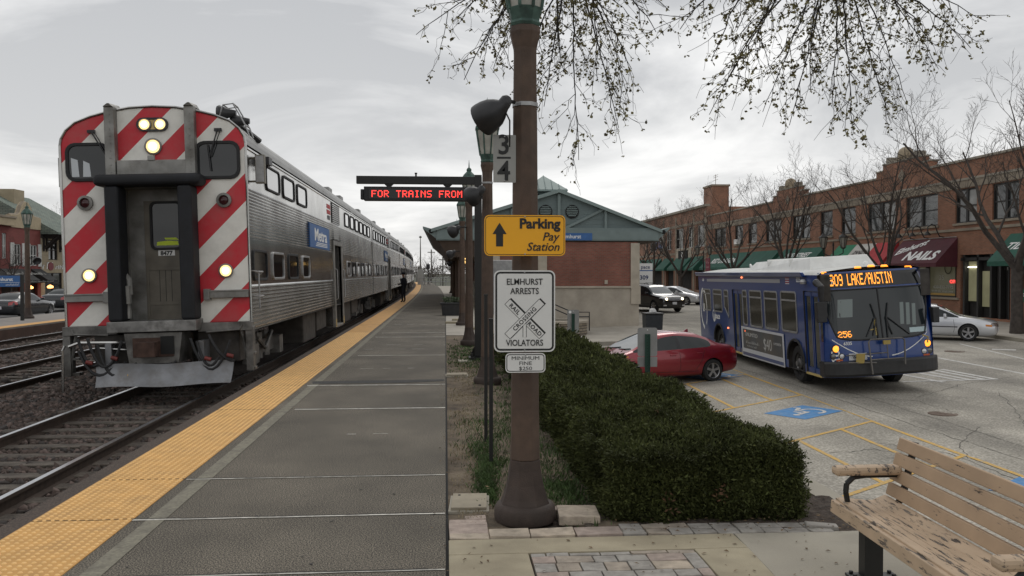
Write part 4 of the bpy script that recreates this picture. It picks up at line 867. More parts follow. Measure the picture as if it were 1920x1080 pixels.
def horn_sp(x, y, z, label, s=1., d=(-.75,-.5,-.35), px=None):
    t = thing('loudspeaker', label, 'loudspeaker', (x, y, z), 0, 'black loudspeakers on the station lamp posts')
    D = Vector(d).normalized(); q = D.to_track_quat('Z', 'Y').to_matrix().to_4x4()
    mb = MB(); mb.T = q; mb.lathe([(.05*s,-.03),(.075*s,.0),(.115*s,.035),(.15*s,.08),(.168*s,.13),(.175*s,.18),(.172*s,.2),(.155*s,.2),(.1*s,.12),(.01,.1)], 20); mb.build('horn', M_black, t, smooth=50)
    mb = MB(); a = Vector((0,0,0)); up = Vector((.06*s,.0,.1*s)); mb.tube([a-up*.9, a-up*.4, a+up*.3, a+up*.75, a+up*1.0], [.03*s,.06*s,.068*s,.06*s,.03*s], 14); mb.build('driver', M_black, t, smooth=50)
    mb = MB()
    if px: mb.tube([a+Vector((.04*s,0,.06*s)), Vector((px[0]-x,px[1]-y,.05))], .02*s, 6); mb.tube([a, Vector((.05,0,-.1)), Vector(((px[0]-x)*.6,(px[1]-y)*.6,-.28))], .006, 5)
    mb.build('bracket', M_iron, t)
horn_sp(.41, 6.1, 2.99, 'large black horn loudspeaker strapped near the top of the nearest lamp post', .70, (-.72,.5,-.42), (.5,6.2))
for lx, ly, lz, s, lb in ((.55,13.62,3.09,.95,'black loudspeaker on the second lamp post, at the end of the red message board'),(.3,21.45,2.9,.95,'black loudspeaker on the third lamp post, just below a lantern'),(.28,29.5,2.5,.9,'black loudspeaker on the fourth lamp post, in front of the canopy fascia'),(.32,44.9,2.35,.9,'small far loudspeaker on the lamp post below the station canopy')): horn_sp(lx, ly, lz, lb, s, (-.75,.5,-.4), (.64,ly+.15))
horn_sp(-16.1, 35.0, 2.35, 'black loudspeaker on the lamp post of the far platform', .9, (.6,-.6,-.4), (-16.45,35.2))
def band(x, y, z, r, label):
    mb = MB(); mb.lathe([(r,-.014),(r+.004,-.014),(r+.004,.014),(r,.014)], 8, (x,y,z), ph=.5); tag(mb.build('steel_band', M_galv), label, 'strap')
band(.585, 6.26, 3.03, .094, 'steel strap round the nearest lamp post holding the loudspeaker'); band(.685, 13.94, 3.27, .091, 'steel strap round the second lamp post holding its loudspeaker')

def sign_plate(name, label, cat, x, y, z, w, h, r, face, border, bw, inset, rim=None):
    t = thing(name, label, cat, (x, y, z)); f = lambda u, v, q: (u, -q, v)
    mb = MB(); mb.prism(rrect(w, h, r), f, 0, .003); mb.build('plate', face, t)
    if border:
        mb = MB(); o = rrect(w-2*inset, h-2*inset, r-inset*.6); i = rrect(w-2*inset-2*bw, h-2*inset-2*bw, max(.008, r-inset*.6-bw)); ring(mb, o, i, f, .002, .0036); mb.build('border', border, t)
    mb = MB()
    for v in (h/2-.012, -h/2+.012): mb.lathe([(.006,0),(.006,.004),(.003,.006)], 8, (0,0,0), 'y'); mb.v = [(a, -abs(b)-.003, c+v) if k >= len(mb.v)-24 else (a,b,c) for k, (a,b,c) in enumerate(mb.v)]
    mb.build('bolt', M_galv, t); return t
M_signy = mat('sign_amber', (.86,.41,.012), .4, spec=.4, var=.03)
M_signw = mat('sign_white', (.70,.70,.68), .42, var=.05, vscale=5)
FC = lambda x, z, y=-.0045: face_mx((x, y, z), (1,0,0), (0,0,1))
SY = 6.06
t = sign_plate('parking_sign', 'amber parking pay station sign with black arrow on the nearest lamp post', 'sign', .562, SY-.04, 2.066, .575, .288, .035, M_signy, M_blackt, .0045, .007)
mb = MB(); mb.text('Parking', .098, FC(.105, .052), bold=.0035); mb.text('Pay', .083, FC(.18, -.035), shear=.25, bold=.0008, align='CENTER'); mb.text('Station', .083, FC(.128, -.107), shear=.25, bold=.0008); mb.build('lettering', M_blackt, t)
mb = MB(); mb.add([(-.205,-.0045,-.078),(-.155,-.0045,-.078),(-.155,-.0045,.01),(-.205,-.0045,.01)], [(0,1,2,3)]); mb.add([(-.23,-.0045,.009),(-.13,-.0045,.009),(-.18,-.0045,.09)], [(0,1,2)]); mb.build('arrow', M_blackt, t)
t = sign_plate('crossing_sign', 'white crossing violators sign with crossbuck on the nearest lamp post', 'sign', .56, SY-.04, 1.53, .435, .578, .04, M_signw, M_blackt, .014, .009)
mb = MB(); mb.text('ELMHURST', .062, FC(0, .188), bold=.0006, sx=.86); mb.text('ARRESTS', .062, FC(0, .122), bold=.0006, sx=.84); mb.text('VIOLATORS', .062, FC(0, -.245), bold=.0006, sx=.80); mb.build('lettering', M_blackt, t)
mb = MB()
def xarm(a, z0, l=.36, w=.056, back=0):
    d = Vector((math.cos(a), math.sin(a))); n = Vector((-d.y, d.x)); P = lambda s, q: tuple(d*s+n*q+Vector((0,-.055)))
    def rect(l_, w_, yy, m): p = [P(-l_/2,-w_/2),P(l_/2,-w_/2),P(l_/2,w_/2),P(-l_/2,w_/2)]; mb.add([(u, yy, v) for u, v in p], [(0,1,2,3)], m)
    sh = Vector((.006, .006)) if a > 0 else Vector((.006,.006))
    p = [P(-l/2,-w/2),P(l/2,-w/2),P(l/2,w/2),P(-l/2,w/2)]; mb.add([(u+.008, -.0036-back, v+(.006 if a < 0 else .004)) for u, v in p], [(0,1,2,3)], 0)
    rect(l, w, -.0038-back, 0); rect(l-.007, w-.007, -.0041-back, 1)
xarm(R(-45), 0, .35); xarm(R(45), 0, .35, .056, .0006)
mb.box(-.014, .014, -.0041, -.0034, -.185, -.09, 0); mb.box(-.010, .010, -.0044, -.0036, -.185, -.09, 1)
for txt, a, s in (('RAIL', -45, -.1), ('ROAD', -45, .1), ('CROSSING', 45, 0)):
    d = Vector((math.cos(R(a)), math.sin(R(a)))); n = Vector((-d.y, d.x)); c = d*s-n*.014; mb.text(txt, .042, face_mx((c.x, -.0056, c.y-.055), (d.x,0,d.y), (n.x,0,n.y)), 0, bold=.001, spacing=1.12, ext=.0003)
mb.build('crossbuck', [M_blackt, M_signw], t)
t = sign_plate('fine_sign', 'small white minimum fine sign below the crossing sign', 'sign', .566, SY-.04, 1.163, .285, .138, .028, M_signw, M_blackt, .006, .007)
mb = MB()
for i, s in enumerate(('MINIMUM', 'FINE', '$250')): mb.text(s, .036, FC(0, .022-.0365*i), bold=0, sx=1.3, ext=.0005)
mb.build('lettering', M_blackt, t)
t = sign_plate('car_marker_sign', 'grey 3 over 4 stopping marker plate beside the nearest lamp post', 'sign', .43, 6.2, 2.63, .165, .345, .004, mat('grey_plate', (.30,.30,.285), .6, var=.1), None, 0, 0)
mb = MB(); mb.text('3', .2, FC(-.005, .035), bold=.003, sx=.95); mb.text('4', .2, FC(-.005, -.155), bold=.003, sx=.95); mb.box(-.055, .045, -.0047, -.003, .0, .014); mb.build('lettering', M_blackt, t)
# thin black stakes and the notice case behind the near post
for x, y, h, lb in ((.44,9.3,1.55,'slim black stake to the left of the nearest lamp post'),(.43,8.05,1.35,'slim black square stake in the grass behind the nearest lamp post')):
    mb = MB(); mb.box(-.018, .018, -.018, .018, -.1, h); mb.box(-.022, .022, -.022, .022, h, h+.02); tag(mb.build('sign_stake', M_iron, loc=(x,y,0)), lb, 'post')
nb = thing('notice_case', 'small grey notice case with blue header behind the crossing sign', 'notice board', (.9, 14.5, 0)); mb = MB(); mb.box(-.28,.28,-.04,.04,1.1,2.02); mb.build('case', M_galv, nb, bevel=.01); mb = MB(); mb.box(-.08,.26,-.05,-.041,1.66,1.76); mb.build('header', M_blue, nb); mb = MB(); mb.box(-.24,-.19,-.03,.03,-.1,1.1); mb.box(.19,.24,-.03,.03,-.1,1.1); mb.build('leg', M_iron, nb)

# LED message board on its cantilever post
lp_ = thing('sign_gantry', 'black steel post with a cantilever arm over the platform', 'post', (.69, 18, 0))
mb = MB(); mb.box(-.075, .075, -.075, .075, .04, 3.86); mb.build('post', M_iron, lp_, bevel=.006)
mb = MB(); mb.box(-2.53, .0775, -.07, .07, 3.66, 3.82); mb.lathe([(.02,3.82),(.02,3.87),(.03,3.88),(.03,3.9)], 8, (-1.3,0,0)); mb.build('arm', M_iron, lp_, bevel=.006)
mb = MB(); mb.box(-.2, .2, -.2, .2, -.03, .035); 
for a in (-1,1):
    for b in (-1,1): mb.box(a*.13-.02, a*.13+.02, b*.13-.02, b*.13+.02, .035, .12); mb.add([(a*.08,b*.08,.04),(a*.17,b*.17,.04),(a*.08,b*.08,.25)], [(0,1,2)])
mb.build('base_plate', M_iron, lp_); mb = MB(); mb.box(-.42,.32,-.35,.3,-.08,-.025); tag(mb.build('footing', M_conc, loc=(.69,18,0.0)), kind='structure')
mb = MB(); mb.box(.08,.11,-.05,.05,2.0,2.9); mb.build('conduit', M_galv, lp_)
FONT = {'F':'1111110000100001111010000100001 0000','O':'01110100011000110001100011000101110','R':'11110100011000111110101001001010001','T':'11111001000010000100001000010000100','A':'01110100011000111111100011000110001','I':'01110001000010000100001000010001110','N':'10001110011010110011100011000110001','S':'01111100001000001110000010000111110','M':'10001110111010110101100011000110001','L':'10000100001000010000100001000011111','K':'10001100101010011000101001001010001','E':'11111100001000011110100001000011111','U':'10001100011000110001100011000101110','/':'00001000010001000100010001000010000','3':'11110000010000101110000010000111110','0':'01110100011000110001100011000101110','9':'01110100011000101111000010000101110','2':'01110100010000100110010001000011111','5':'11111100001111000001000011000101110','6':'01110100001000011110100011000101110'}
FONT['F'] = '11111100001000011110100001000010000'
FONT['R'] = '11110100011000111110101001001010001'
def led(mb, txt, x0, z0, P, T, m=0, dot=.8, cw=6.3):
    o = mb.T; mb.T = o @ T
    for i, ch in enumerate(txt):
        if ch == ' ': continue
        b = FONT[ch]
        for k, c in enumerate(b):
            if c == '1':
                u, v = x0+(i*cw+k % 5)*P, z0+(6-k//5)*P; d = P*dot/2; mb.add([(u-d,v-d,0),(u+d,v-d,0),(u+d,v+d,0),(u-d,v+d,0)], [(0,1,2,3)], m)
    mb.T = o
ld = thing('led_display', 'hanging black message board with red dot-matrix lettering over the platform', 'display', (.05, 17.98, 3.44))
mb = MB(); mb.box(-1.73, .48, -.11, .11, -.135, .155); mb.box(-1.8, -1.73, -.09, .09, -.11, .1); mb.build('housing', mat('display_housing', (.014,.014,.015), .6), ld, bevel=.012)
mb = MB(); mb.box(-1.62, .38, -.114, -.109, -.09, .11); mb.build('screen', mat('display_screen', (.006,.005,.005), .25), ld)
mb = MB()
for x in (-1.22, .0): mb = MB(); mb.hexa([(x-.03,-.04,.15),(x+.03,-.04,.15),(x+.03,.04,.15),(x-.03,.04,.15),(x-.1,-.05,.22),(x+.1,-.05,.22),(x+.1,.05,.22),(x-.1,.05,.22)]); mb.build('hanger', M_iron, ld)
mb = MB(); P_ = 1.86/(14.7*6.3); led(mb, 'FOR TRAINS FROM', -1.56, -.055, P_, face_mx((0,-.1155,0), (1,0,0), (0,0,1)), dot=.88); mb.build('red_dots', mat('red_led', (.6,.02,.02), .5, emit=(1,.05,.04), estr=2.2), ld)

# parking sign backs behind the hedge
def bay_sign(x, y, z0, ztop, label, w=.305, sticker=False):
    t = thing('parking_bay_sign', label, 'sign', (x, y, 0), R(-5), 'backs of the parking bay signs')
    mb = MB(); f = lambda u, v, q: (u, q, v); h = .445; mb.prism(rrect(w, h, .035), lambda u, v, q: (u, q, ztop-h/2+v), .0, .004); mb.build('plate', mat('aluminium_back', (.25,.25,.245), .55, .35, var=.12, vscale=6), t)
    mb = MB(); mb.prism(rrect(w, .155, .01), lambda u, v, q: (u, q, ztop-h-.085+v), .0, .004); mb.build('lower_plate', mat('aluminium_back', (0,0,0)), t)
    mb = MB(); mb.box(-.033, .033, -.012, -.005, z0, ztop-.1); mb.box(-.04,-.03,-.035,-.006,z0,ztop-.1); mb.box(.03,.04,-.035,-.006,z0,ztop-.1)
    for i in range(18): z = ztop-.14-.045*i; mb.box(-.006,.006,-.0135,-.0115,z-.005,z+.005,1)
    mb.build('post', [mat('green_channel', (.012,.05,.035), .5, .2), M_dark], t)
    mb = MB(); mb.lathe([(.008,0),(.006,.006)], 8, (0,-.006,ztop-.035), 'y'); mb.build('bolt', M_white, t)
    if sticker: mb = MB(); mb.prism([(.035*math.cos(a/8*3.1416),.035*math.sin(a/8*3.1416)) for a in range(16)], lambda u, v, q: (u-.08, q, ztop-.06+v), -.004, -.001); mb.build('sticker', M_white, t)
bay_sign(3.12, 13.0, -1.3, .955, 'grey back of a sign on a green post in front of the red car'); bay_sign(3.3, 21.9, -1.3, .85, 'small grey sign back with round white sticker at the far end of the hedge', sticker=True)

# handholes
def handhole(x, y, w, d, rz, label):
    t = thing('utility_box', label, 'utility box', (x, y, 0), rz); mb = MB(); mb.box(-w/2,w/2,-d/2,d/2,-.1,.0); mb.build('frame', M_conc, t, bevel=.006); mb = MB(); mb.box(-w/2+.02,w/2-.02,-d/2+.02,d/2-.02,0,.022); mb.box(-.012,.012,d/2-.05,d/2-.035,.022,.024); 
    mb.build('lid', mat('handhole_lid', (.31,.27,.2), .85, var=.15, vscale=8, dirt=(.2,.17,.13), damt=.5), t, bevel=.004)
    mb = MB(); mb.box(-w*.3,-w*.24,d*.3,d*.36,.0225,.0245); mb.box(w*.24,w*.3,-d*.36,-d*.3,.0225,.0245); mb.build('lid_slot', M_dark, t)
handhole(.185, 6.66, .31, .46, R(-3), 'square concrete utility box lid beside the nearest lamp post'); handhole(.2, 15.1, .4, .35, 0, 'concrete utility box lid in the earth by the second lamp post')
for i, (x, y, w, d, z, rz, m, lb) in enumerate(((.98,6.26,.3,.34,.035,-4,0,'raised square buff paving block right of the nearest lamp post base'),(.78,6.45,.12,.22,.02,9,1,'pinkish paving block wedged behind the nearest lamp post base'),(.5,6.62,.17,.11,.01,-4,0,'buff paving block tucked behind the lamp base near the utility lid'),(2.66,5.84,.22,.1,.02,-14,2,'loose grey paving block lying in the mulch near the bench'))):
    mb = MB(); mb.box(-w/2,w/2,-d/2,d/2,-.07,0); o = mb.build('paving_block', pv[m], bevel=.008, loc=(x,y,z)); o.rotation_euler = (random.uniform(-.04,.04), random.uniform(-.04,.04), R(rz)); tag(o, lb, 'paving block')
for x, y, lb in ((.55,32.5,'pale stone edging block in the bed before the station'),(.3,30.6,'pale block in front of the planting bed by the fourth lamp post'),(1.1,27.3,'pale concrete block beside the third lamp post')):
    mb = MB(); mb.box(-.3,.3,-.12,.12,-.05,.07); tag(mb.build('edging_block', M_tan, bevel=.02, loc=(x,y,0)), lb, 'edging block')
# ================================================================ hedge
def hedge():
    x0, x1, y0, y1, z0, z1 = 1.22, 2.63, 6.12, 19.5, -.06, .47
    hz = lambda x, y: .03*math.sin(x*4.1+y*1.7)+.025*math.sin(y*2.3-x*3)+.018*math.sin(y*6.1+x*9)+.014*math.sin(x*17+y*4)+.012*math.sin(y*15-x*7)
    t = thing('hedge', 'clipped dark green yew hedge between the earth strip and the parking lot', 'hedge', (0,0,0))
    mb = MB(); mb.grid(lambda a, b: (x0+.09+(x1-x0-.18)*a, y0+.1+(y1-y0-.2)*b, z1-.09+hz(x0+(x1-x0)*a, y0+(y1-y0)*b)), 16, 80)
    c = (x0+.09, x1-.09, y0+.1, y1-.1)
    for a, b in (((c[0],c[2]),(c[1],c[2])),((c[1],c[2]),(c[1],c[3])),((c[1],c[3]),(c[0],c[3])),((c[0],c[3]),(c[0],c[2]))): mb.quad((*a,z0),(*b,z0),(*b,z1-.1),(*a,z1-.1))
    mb.build('branches', mat('hedge_dark_filler', (.016,.018,.010), 1, var=.6, vscale=30), t)  # dark box added inside the sprigs to stop the view through
    # sprigs on top, near face and both sides; density and size follow the distance
    P = []; Nn = []; S = []
    def put(n, fn, nrm, s):
        for _ in range(n): P.append(fn()); Nn.append(nrm); S.append(s*random.uniform(.7,1.35))
    U = random.uniform; random.seed(11)
    for ya, yb, dens, s in ((y0,8,3000,.034),(8,10.5,1900,.042),(10.5,14,1000,.058),(14,y1,520,.085)):
        def top():
            x, y = U(x0,x1), U(ya,yb); e = max(0, .2-min(x-x0, x1-x, y-y0))/.2; return (x, y, z1+hz(x,y)-.13*e*e+random.gauss(0,.016)+(random.uniform(.01,.06) if random.random() < .03 else 0))
        put(int(dens*(x1-x0)*(yb-ya)), top, (0,0,1), s)
        bul = lambda y, z: .04*math.sin(y*3.3+z*8)+.03*math.sin(y*7.7-z*5)
        for xs, sg_ in ((x0,-1),(x1,1)):
            def side(): y, z = U(ya,yb), U(z0,z1+.02); return (xs+sg_*(bul(y,z)*.6+random.gauss(0,.018)-.05*max(0,(z-.3))*2), y, z+hz(xs,y)*max(0,z/z1))
            put(int(dens*.5*(yb-ya)), side, (sg_,0,.3), s)
    def front(): x, z = U(x0,x1), U(z0,z1+.02); return (x, y0-.03*math.sin(x*6+z*9)-.025*math.sin(x*13-z*6)+random.gauss(0,.02)+.08*max(0,z-.3), z+hz(x,y0)*max(0,z/z1))
    put(4200, front, (0,-1,.3), .034)
    P, Nn, S = np.array(P), np.array(Nn, float), np.array(S); n = len(P); k = 8
    D = Nn[:,None]*RNG.uniform(.25, 1.1, (n,k,1))+RNG.normal(0, .62, (n,k,3)); D /= np.linalg.norm(D, axis=2, keepdims=True)
    Wd = np.cross(D, RNG.normal(0, 1, (n,k,3))); Wd /= np.linalg.norm(Wd, axis=2, keepdims=True)
    b = P[:,None]+RNG.normal(0, .35, (n,k,3))*S[:,None,None]; l = S[:,None,None]*RNG.uniform(.6,1.2,(n,k,1)); w = l*.15
    V = np.stack([b, b+D*l*.55+Wd*w, b+D*l, b+D*l*.55-Wd*w], 2).reshape(-1, 3); F = np.arange(len(V)).reshape(-1, 4)
    m = mat('yew_needles', (.028,.043,.014), .75, spec=.15); tt = m.node_tree; g = tt.nodes.new('ShaderNodeNewGeometry'); r = tt.nodes.new('ShaderNodeValToRGB'); e = r.color_ramp.elements
    e[0].position = 0; e[0].color = (.030,.036,.013,1); e[1].position = 1; e[1].color = (.15,.15,.05,1); q = r.color_ramp.elements.new(.55); q.color = (.066,.074,.025,1); q = r.color_ramp.elements.new(.985); q.color = (.07,.085,.025,1); 
    tt.links.new(g.outputs['Random Per Island'], r.inputs[0]); tt.links.new(r.outputs[0], tt.nodes['Principled BSDF'].inputs['Base Color']); streaks(m, (2.2,2.2,4), .38)
    npmesh('foliage', V, F, m, t)
    # a few browned tufts
    V2 = []
    for c in ((1.62,6.07,.13),(2.0,6.05,.2),(1.9,7.6,.49)):
        for _ in range(26):
            a = Vector(c)+Vector([random.gauss(0,.035) for _ in range(3)]); d = Vector([random.gauss(0,1) for _ in range(3)]).normalized()*.04; o = d.orthogonal().normalized()*.007; V2 += [a, a+d*.5+o, a+d, a+d*.5-o]
    npmesh('brown_tuft', V2, np.arange(len(V2)).reshape(-1,4), mat('browned_needles', (.085,.042,.018), .9, var=.4), t)
hedge()

# ================================================================ bench
M_wood = mat('peeling_tan_paint', (.42,.295,.19), .7, var=.08, vscale=6, bump=.2, bscale=60)
def peel(m, amt, thr):
    t = m.node_tree; p = t.nodes['Principled BSDF']; src = p.inputs['Base Color'].links[0].from_socket
    co = t.nodes.new('ShaderNodeTexCoord'); mp = t.nodes.new('ShaderNodeMapping'); mp.inputs['Scale'].default_value = (22, 3.2, 22); t.links.new(co.outputs['Object'], mp.inputs[0])
    n = t.nodes.new('ShaderNodeTexNoise'); n.inputs['Scale'].default_value = 1.6; n.inputs['Detail'].default_value = 9; n.inputs['Roughness'].default_value = .72; t.links.new(mp.outputs[0], n.inputs['Vector'])
    r = t.nodes.new('ShaderNodeMapRange'); r.inputs[1].default_value = thr; r.inputs[2].default_value = thr+.025; t.links.new(n.outputs[0], r.inputs[0])
    n2 = t.nodes.new('ShaderNodeTexNoise'); n2.inputs['Scale'].default_value = 3; n2.inputs['Detail'].default_value = 4; t.links.new(mp.outputs[0], n2.inputs['Vector'])
    c = t.nodes.new('ShaderNodeValToRGB'); e = c.color_ramp.elements; e[0].position = .4; e[0].color = (.045,.032,.024,1); e[1].position = .62; e[1].color = (.17,.145,.12,1); t.links.new(n2.outputs[0], c.inputs[0])
    x = t.nodes.new('ShaderNodeMix'); x.data_type = 'RGBA'; t.links.new(r.outputs[0], x.inputs[0]); t.links.new(src, x.inputs[6]); t.links.new(c.outputs[0], x.inputs[7]); t.links.new(x.outputs[2], p.inputs['Base Color'])
    bp = t.nodes.new('ShaderNodeBump'); bp.inputs['Strength'].default_value = .5; bp.inputs['Distance'].default_value = .003; bp.invert = True; t.links.new(r.outputs[0], bp.inputs['Height']); t.links.new(bp.outputs[0], p.inputs['Normal'])
peel(M_wood, 1, .615)
M_wood2 = mat('peeling_tan_seat', (.48,.355,.24), .7, var=.1, vscale=6); peel(M_wood2, 1, .55)
bn = thing('park_bench', 'weathered tan slatted park bench with peeling paint at the right edge', 'bench', (2.33, 4.98, 0), R(-3))
BL = 1.95
def slat(par, name, x, z, w, th, ang, m, end=0, l=BL):   # x outward from the front edge, tilted cross-section
    mb = MB(); c, s = math.cos(R(ang)), math.sin(R(ang)); pr = [(-w/2,-th/2),(w/2,-th/2),(w/2,th/2),(-w/2,th/2)]
    a = [(x+u*c-v*s, z+u*s+v*c) for u, v in pr]; mb.hexa([(*[a[0][0], -l, a[0][1]],), (a[1][0],-l,a[1][1]), (a[1][0],end,a[1][1]), (a[0][0],end,a[0][1]), (a[3][0],-l,a[3][1]), (a[2][0],-l,a[2][1]), (a[2][0],end,a[2][1]), (a[3][0],end,a[3][1])])
    return mb.build(name, m, par, bevel=.006)
for x, z, w, a, th in ((.012,.392,.075,86,.036),(.052,.425,.056,2,.034),(.112,.42,.056,-5,.034),(.172,.414,.056,-5,.034),(.230,.41,.054,0,.034),(.296,.428,.085,22,.034)): slat(bn, 'seat_slat', x, z, w, th, a, M_wood2)
for x, z in ((.345,.502),(.366,.592),(.388,.682),(.41,.770)): slat(bn, 'back_slat', x, z, .074, .034, 75, M_wood, -.02)
for y in (-.13, -1.55):
    mb = MB(); mb.box(.13, .24, y-.045, y+.045, .012, .41); mb.box(.05, .34, y-.05, y+.05, 0, .014)
    for q in (.08, .31): mb.lathe([(.014,.014),(.014,.03)], 6, (q, y+.03, 0)); mb.lathe([(.014,.014),(.014,.03)], 6, (q, y-.03, 0))
    mb.build('leg', M_iron, bn, bevel=.004)
    mb = MB(); mb.tube([(.03,y,.385),(.2,y,.385),(.31,y,.40),(.37,y,.47),(.445,y,.80)], .02, 6); mb.build('bracket', M_iron, bn)
for y in (-.1, -1.72):
    mb = MB(); mb.hexa([(-.03,y-.045,.60),(.37,y-.045,.605),(.37,y+.045,.605),(-.03,y+.045,.60),(-.03,y-.045,.655),(.37,y-.045,.66),(.37,y+.045,.66),(-.03,y+.045,.655)]); mb.build('armrest', M_wood2, bn, bevel=.02)
    mb = MB()
    pts = [(.06,y,.42),(.045,y,.5),(.05,y,.55),(.09,y,.588),(.16,y,.598),(.36,y,.602)]
    for a, b in zip(pts[:-1], pts[1:]): mb.tube([a, b], .016, 6)
    mb.build('armrest_support', M_iron, bn)

# ================================================================ conductor
def skin_body(name, nodes, edges, m, par=None, loc=(0,0,0), sub=2, clothes=None):
    me = bpy.data.meshes.new(name); me.from_pydata([n[:3] for n in nodes], edges, []); o = bpy.data.objects.new(name, me); COL.objects.link(o)
    sk = o.modifiers.new('s', 'SKIN'); d = me.skin_vertices
    if not d: d = me.attributes.new('skin', 'SKIN', 'POINT')
    lay = me.skin_vertices[0].data
    for i, n in enumerate(nodes): lay[i].radius = (n[3], n[4] if len(n) > 4 else n[3])
    lay[0].use_root = True
    o.modifiers.new('sub', 'SUBSURF').levels = sub; o.modifiers['sub'].render_levels = sub
    dg = bpy.context.evaluated_depsgraph_get(); ev = bpy.data.meshes.new_from_object(o.evaluated_get(dg)); bpy.data.objects.remove(o)
    for x in (m if isinstance(m, list) else [m]): ev.materials.append(x)
    if clothes:
        for p in ev.polygons: p.material_index = clothes(p.center)
    p = link(name, ev, par, smooth=180); p.location = loc; return p
def person():
    t = thing('person', 'conductor in a dark navy uniform and cap standing on the tactile strip by the train', 'person', (-2.55, 52.6, 0), R(55))
    nodes = [(0,0,.95,.15,.12),(0,0,1.15,.155,.115),(0,.0,1.36,.18,.12),(0,0,1.5,.1,.08),(0,.01,1.56,.055),(0,.02,1.66,.085,.1),(0,.02,1.76,.08,.09),
             (.09,0,.88,.095),(.1,.01,.5,.068),(.1,-.02,.1,.05),(.1,.12,.04,.045),(-.09,0,.88,.095),(-.1,.03,.5,.068),(-.11,.0,.1,.05),(-.11,.14,.04,.045),
             (.2,0,1.43,.065),(.26,-.03,1.16,.05),(.25,.1,.93,.042),(.24,.14,.86,.04),(-.2,0,1.43,.065),(-.27,-.03,1.16,.05),(-.24,.2,1.1,.042),(-.18,.27,1.14,.038)]
    edges = [(0,1),(1,2),(2,3),(3,4),(4,5),(5,6),(0,7),(7,8),(8,9),(9,10),(0,11),(11,12),(12,13),(13,14),(2,15),(15,16),(16,17),(17,18),(2,19),(19,20),(20,21),(21,22)]
    mats = [mat('navy_uniform', (.012,.014,.022), .85), mat('skin_tone', (.35,.2,.14), .6), mat('black_shoes', (.01,.01,.01), .4)]
    def cl(c):
        if c.z > 1.54 or (c.y > .1 and .8 < c.z < .9) or (c.y > .235 and c.z > 1.05): return 1
        return 2 if c.z < .09 else 0
    b = skin_body('body', nodes, edges, mats, t, clothes=cl)
    mb = MB(); mb.lathe([(.115,1.74),(.125,1.78),(.13,1.84),(.12,1.85),(.01,1.86)], 16, (0,.015,0)); mb.prism([(-.1,.1),(.1,.1),(.08,.19),(0,.21),(-.08,.19)], lambda u, v, h: (u, v, h), 1.745, 1.76); mb.build('cap', mats[0], t, smooth=40)
    mb = MB(); mb.lathe([(.014,-.02),(.012,.0),(.004,.03)], 8, (0,.115,1.67)); [mb.lathe([(.011,0),(.006,.008)], 8, (s*.033,.105,1.69), 'y') for s in (-1,1)]; mb.box(-.022,.022,.1,.108,1.615,1.625); [mb.lathe([(.02,-.01),(.024,0),(.015,.015)], 8, (s*.088,.01,1.67), 'x') for s in (-1,1)]; mb.build('face', mat('skin_tone', (0,0,0)), t, smooth=60)
    mb = MB()
    for s, h in ((1,(.24,.15,.8)),(-1,(-.16,.3,1.16))):
        for k in range(4): a = Vector(h)+Vector((0,.0,.0)); mb.tube([a+Vector((.018*k-.03,0,.03)), a+Vector((.018*k-.03,.02,-.02)), a+Vector((.018*k-.028,.012,-.055-.006*(k in (1,2))))], [.011,.010,.007], 6)
        mb.tube([Vector(h)+Vector((-.03*s,.01,.04)), Vector(h)+Vector((-.055*s,.03,0))], [.012,.008], 6)
    mb.build('finger', mat('skin_tone', (0,0,0)), t, smooth=60)
person()
# ================================================================ road vehicles
M_tyre = mat('tyre', (.016,.016,.016), .85, var=.3, vscale=12)
M_alloy = mat('alloy_rim', (.42,.42,.43), .3, .85, var=.1, vscale=20, dirt=(.1,.09,.08), dscale=12, damt=.4)
M_lens = mat('headlamp_glass', (.55,.55,.56), .08, .35, coat=1)
M_amber = mat('amber_lens', (.6,.2,.02), .2)
M_litamber = mat('lit_amber', (1,.45,.05), .4, emit=(1,.30,.03), estr=1.7)
M_litwarm = mat('lit_headlight', (1,.9,.7), .4, emit=(1,.85,.55), estr=7)
M_tail = mat('tail_lens', (.35,.012,.012), .15, coat=1)
M_plate = mat('licence_plate', (.55,.56,.58), .5)
M_trimb = mat('black_trim', (.02,.02,.021), .5)
M_carglass = mat('car_glass', (.016,.02,.021), .03, spec=.4)
M_wsglass = mat('windshield_glass', (.05,.06,.062), .02, spec=1., coat=.8)
def bm_bool_subsurf(mb, mats, cutters, lv=2, creases=None):
    me = bpy.data.meshes.new('body'); me.from_pydata(mb.v, [], mb.f); me.polygons.foreach_set('material_index', mb.m)
    for x in mats: me.materials.append(x)
    b = bmesh.new(); b.from_mesh(me); bmesh.ops.remove_doubles(b, verts=b.verts, dist=1e-5); bmesh.ops.recalc_face_normals(b, faces=b.faces)
    cl = b.edges.layers.float.new('crease_edge')
    for e in b.edges:
        ms = {f.material_index for f in e.link_faces}
        if len(ms) > 1: e[cl] = .75
    b.to_mesh(me); b.free()
    o = bpy.data.objects.new('tmp', me); COL.objects.link(o); s = o.modifiers.new('s', 'SUBSURF'); s.levels = s.render_levels = lv; cs = []
    for cm in cutters:
        c = cm.build('cut', mats); cs.append(c); x = o.modifiers.new('b', 'BOOLEAN'); x.object = c; x.operation = 'DIFFERENCE'; x.solver = 'EXACT'
    ev = bpy.data.meshes.new_from_object(o.evaluated_get(bpy.context.evaluated_depsgraph_get()))
    for q in cs+[o]: bpy.data.objects.remove(q)
    return ev
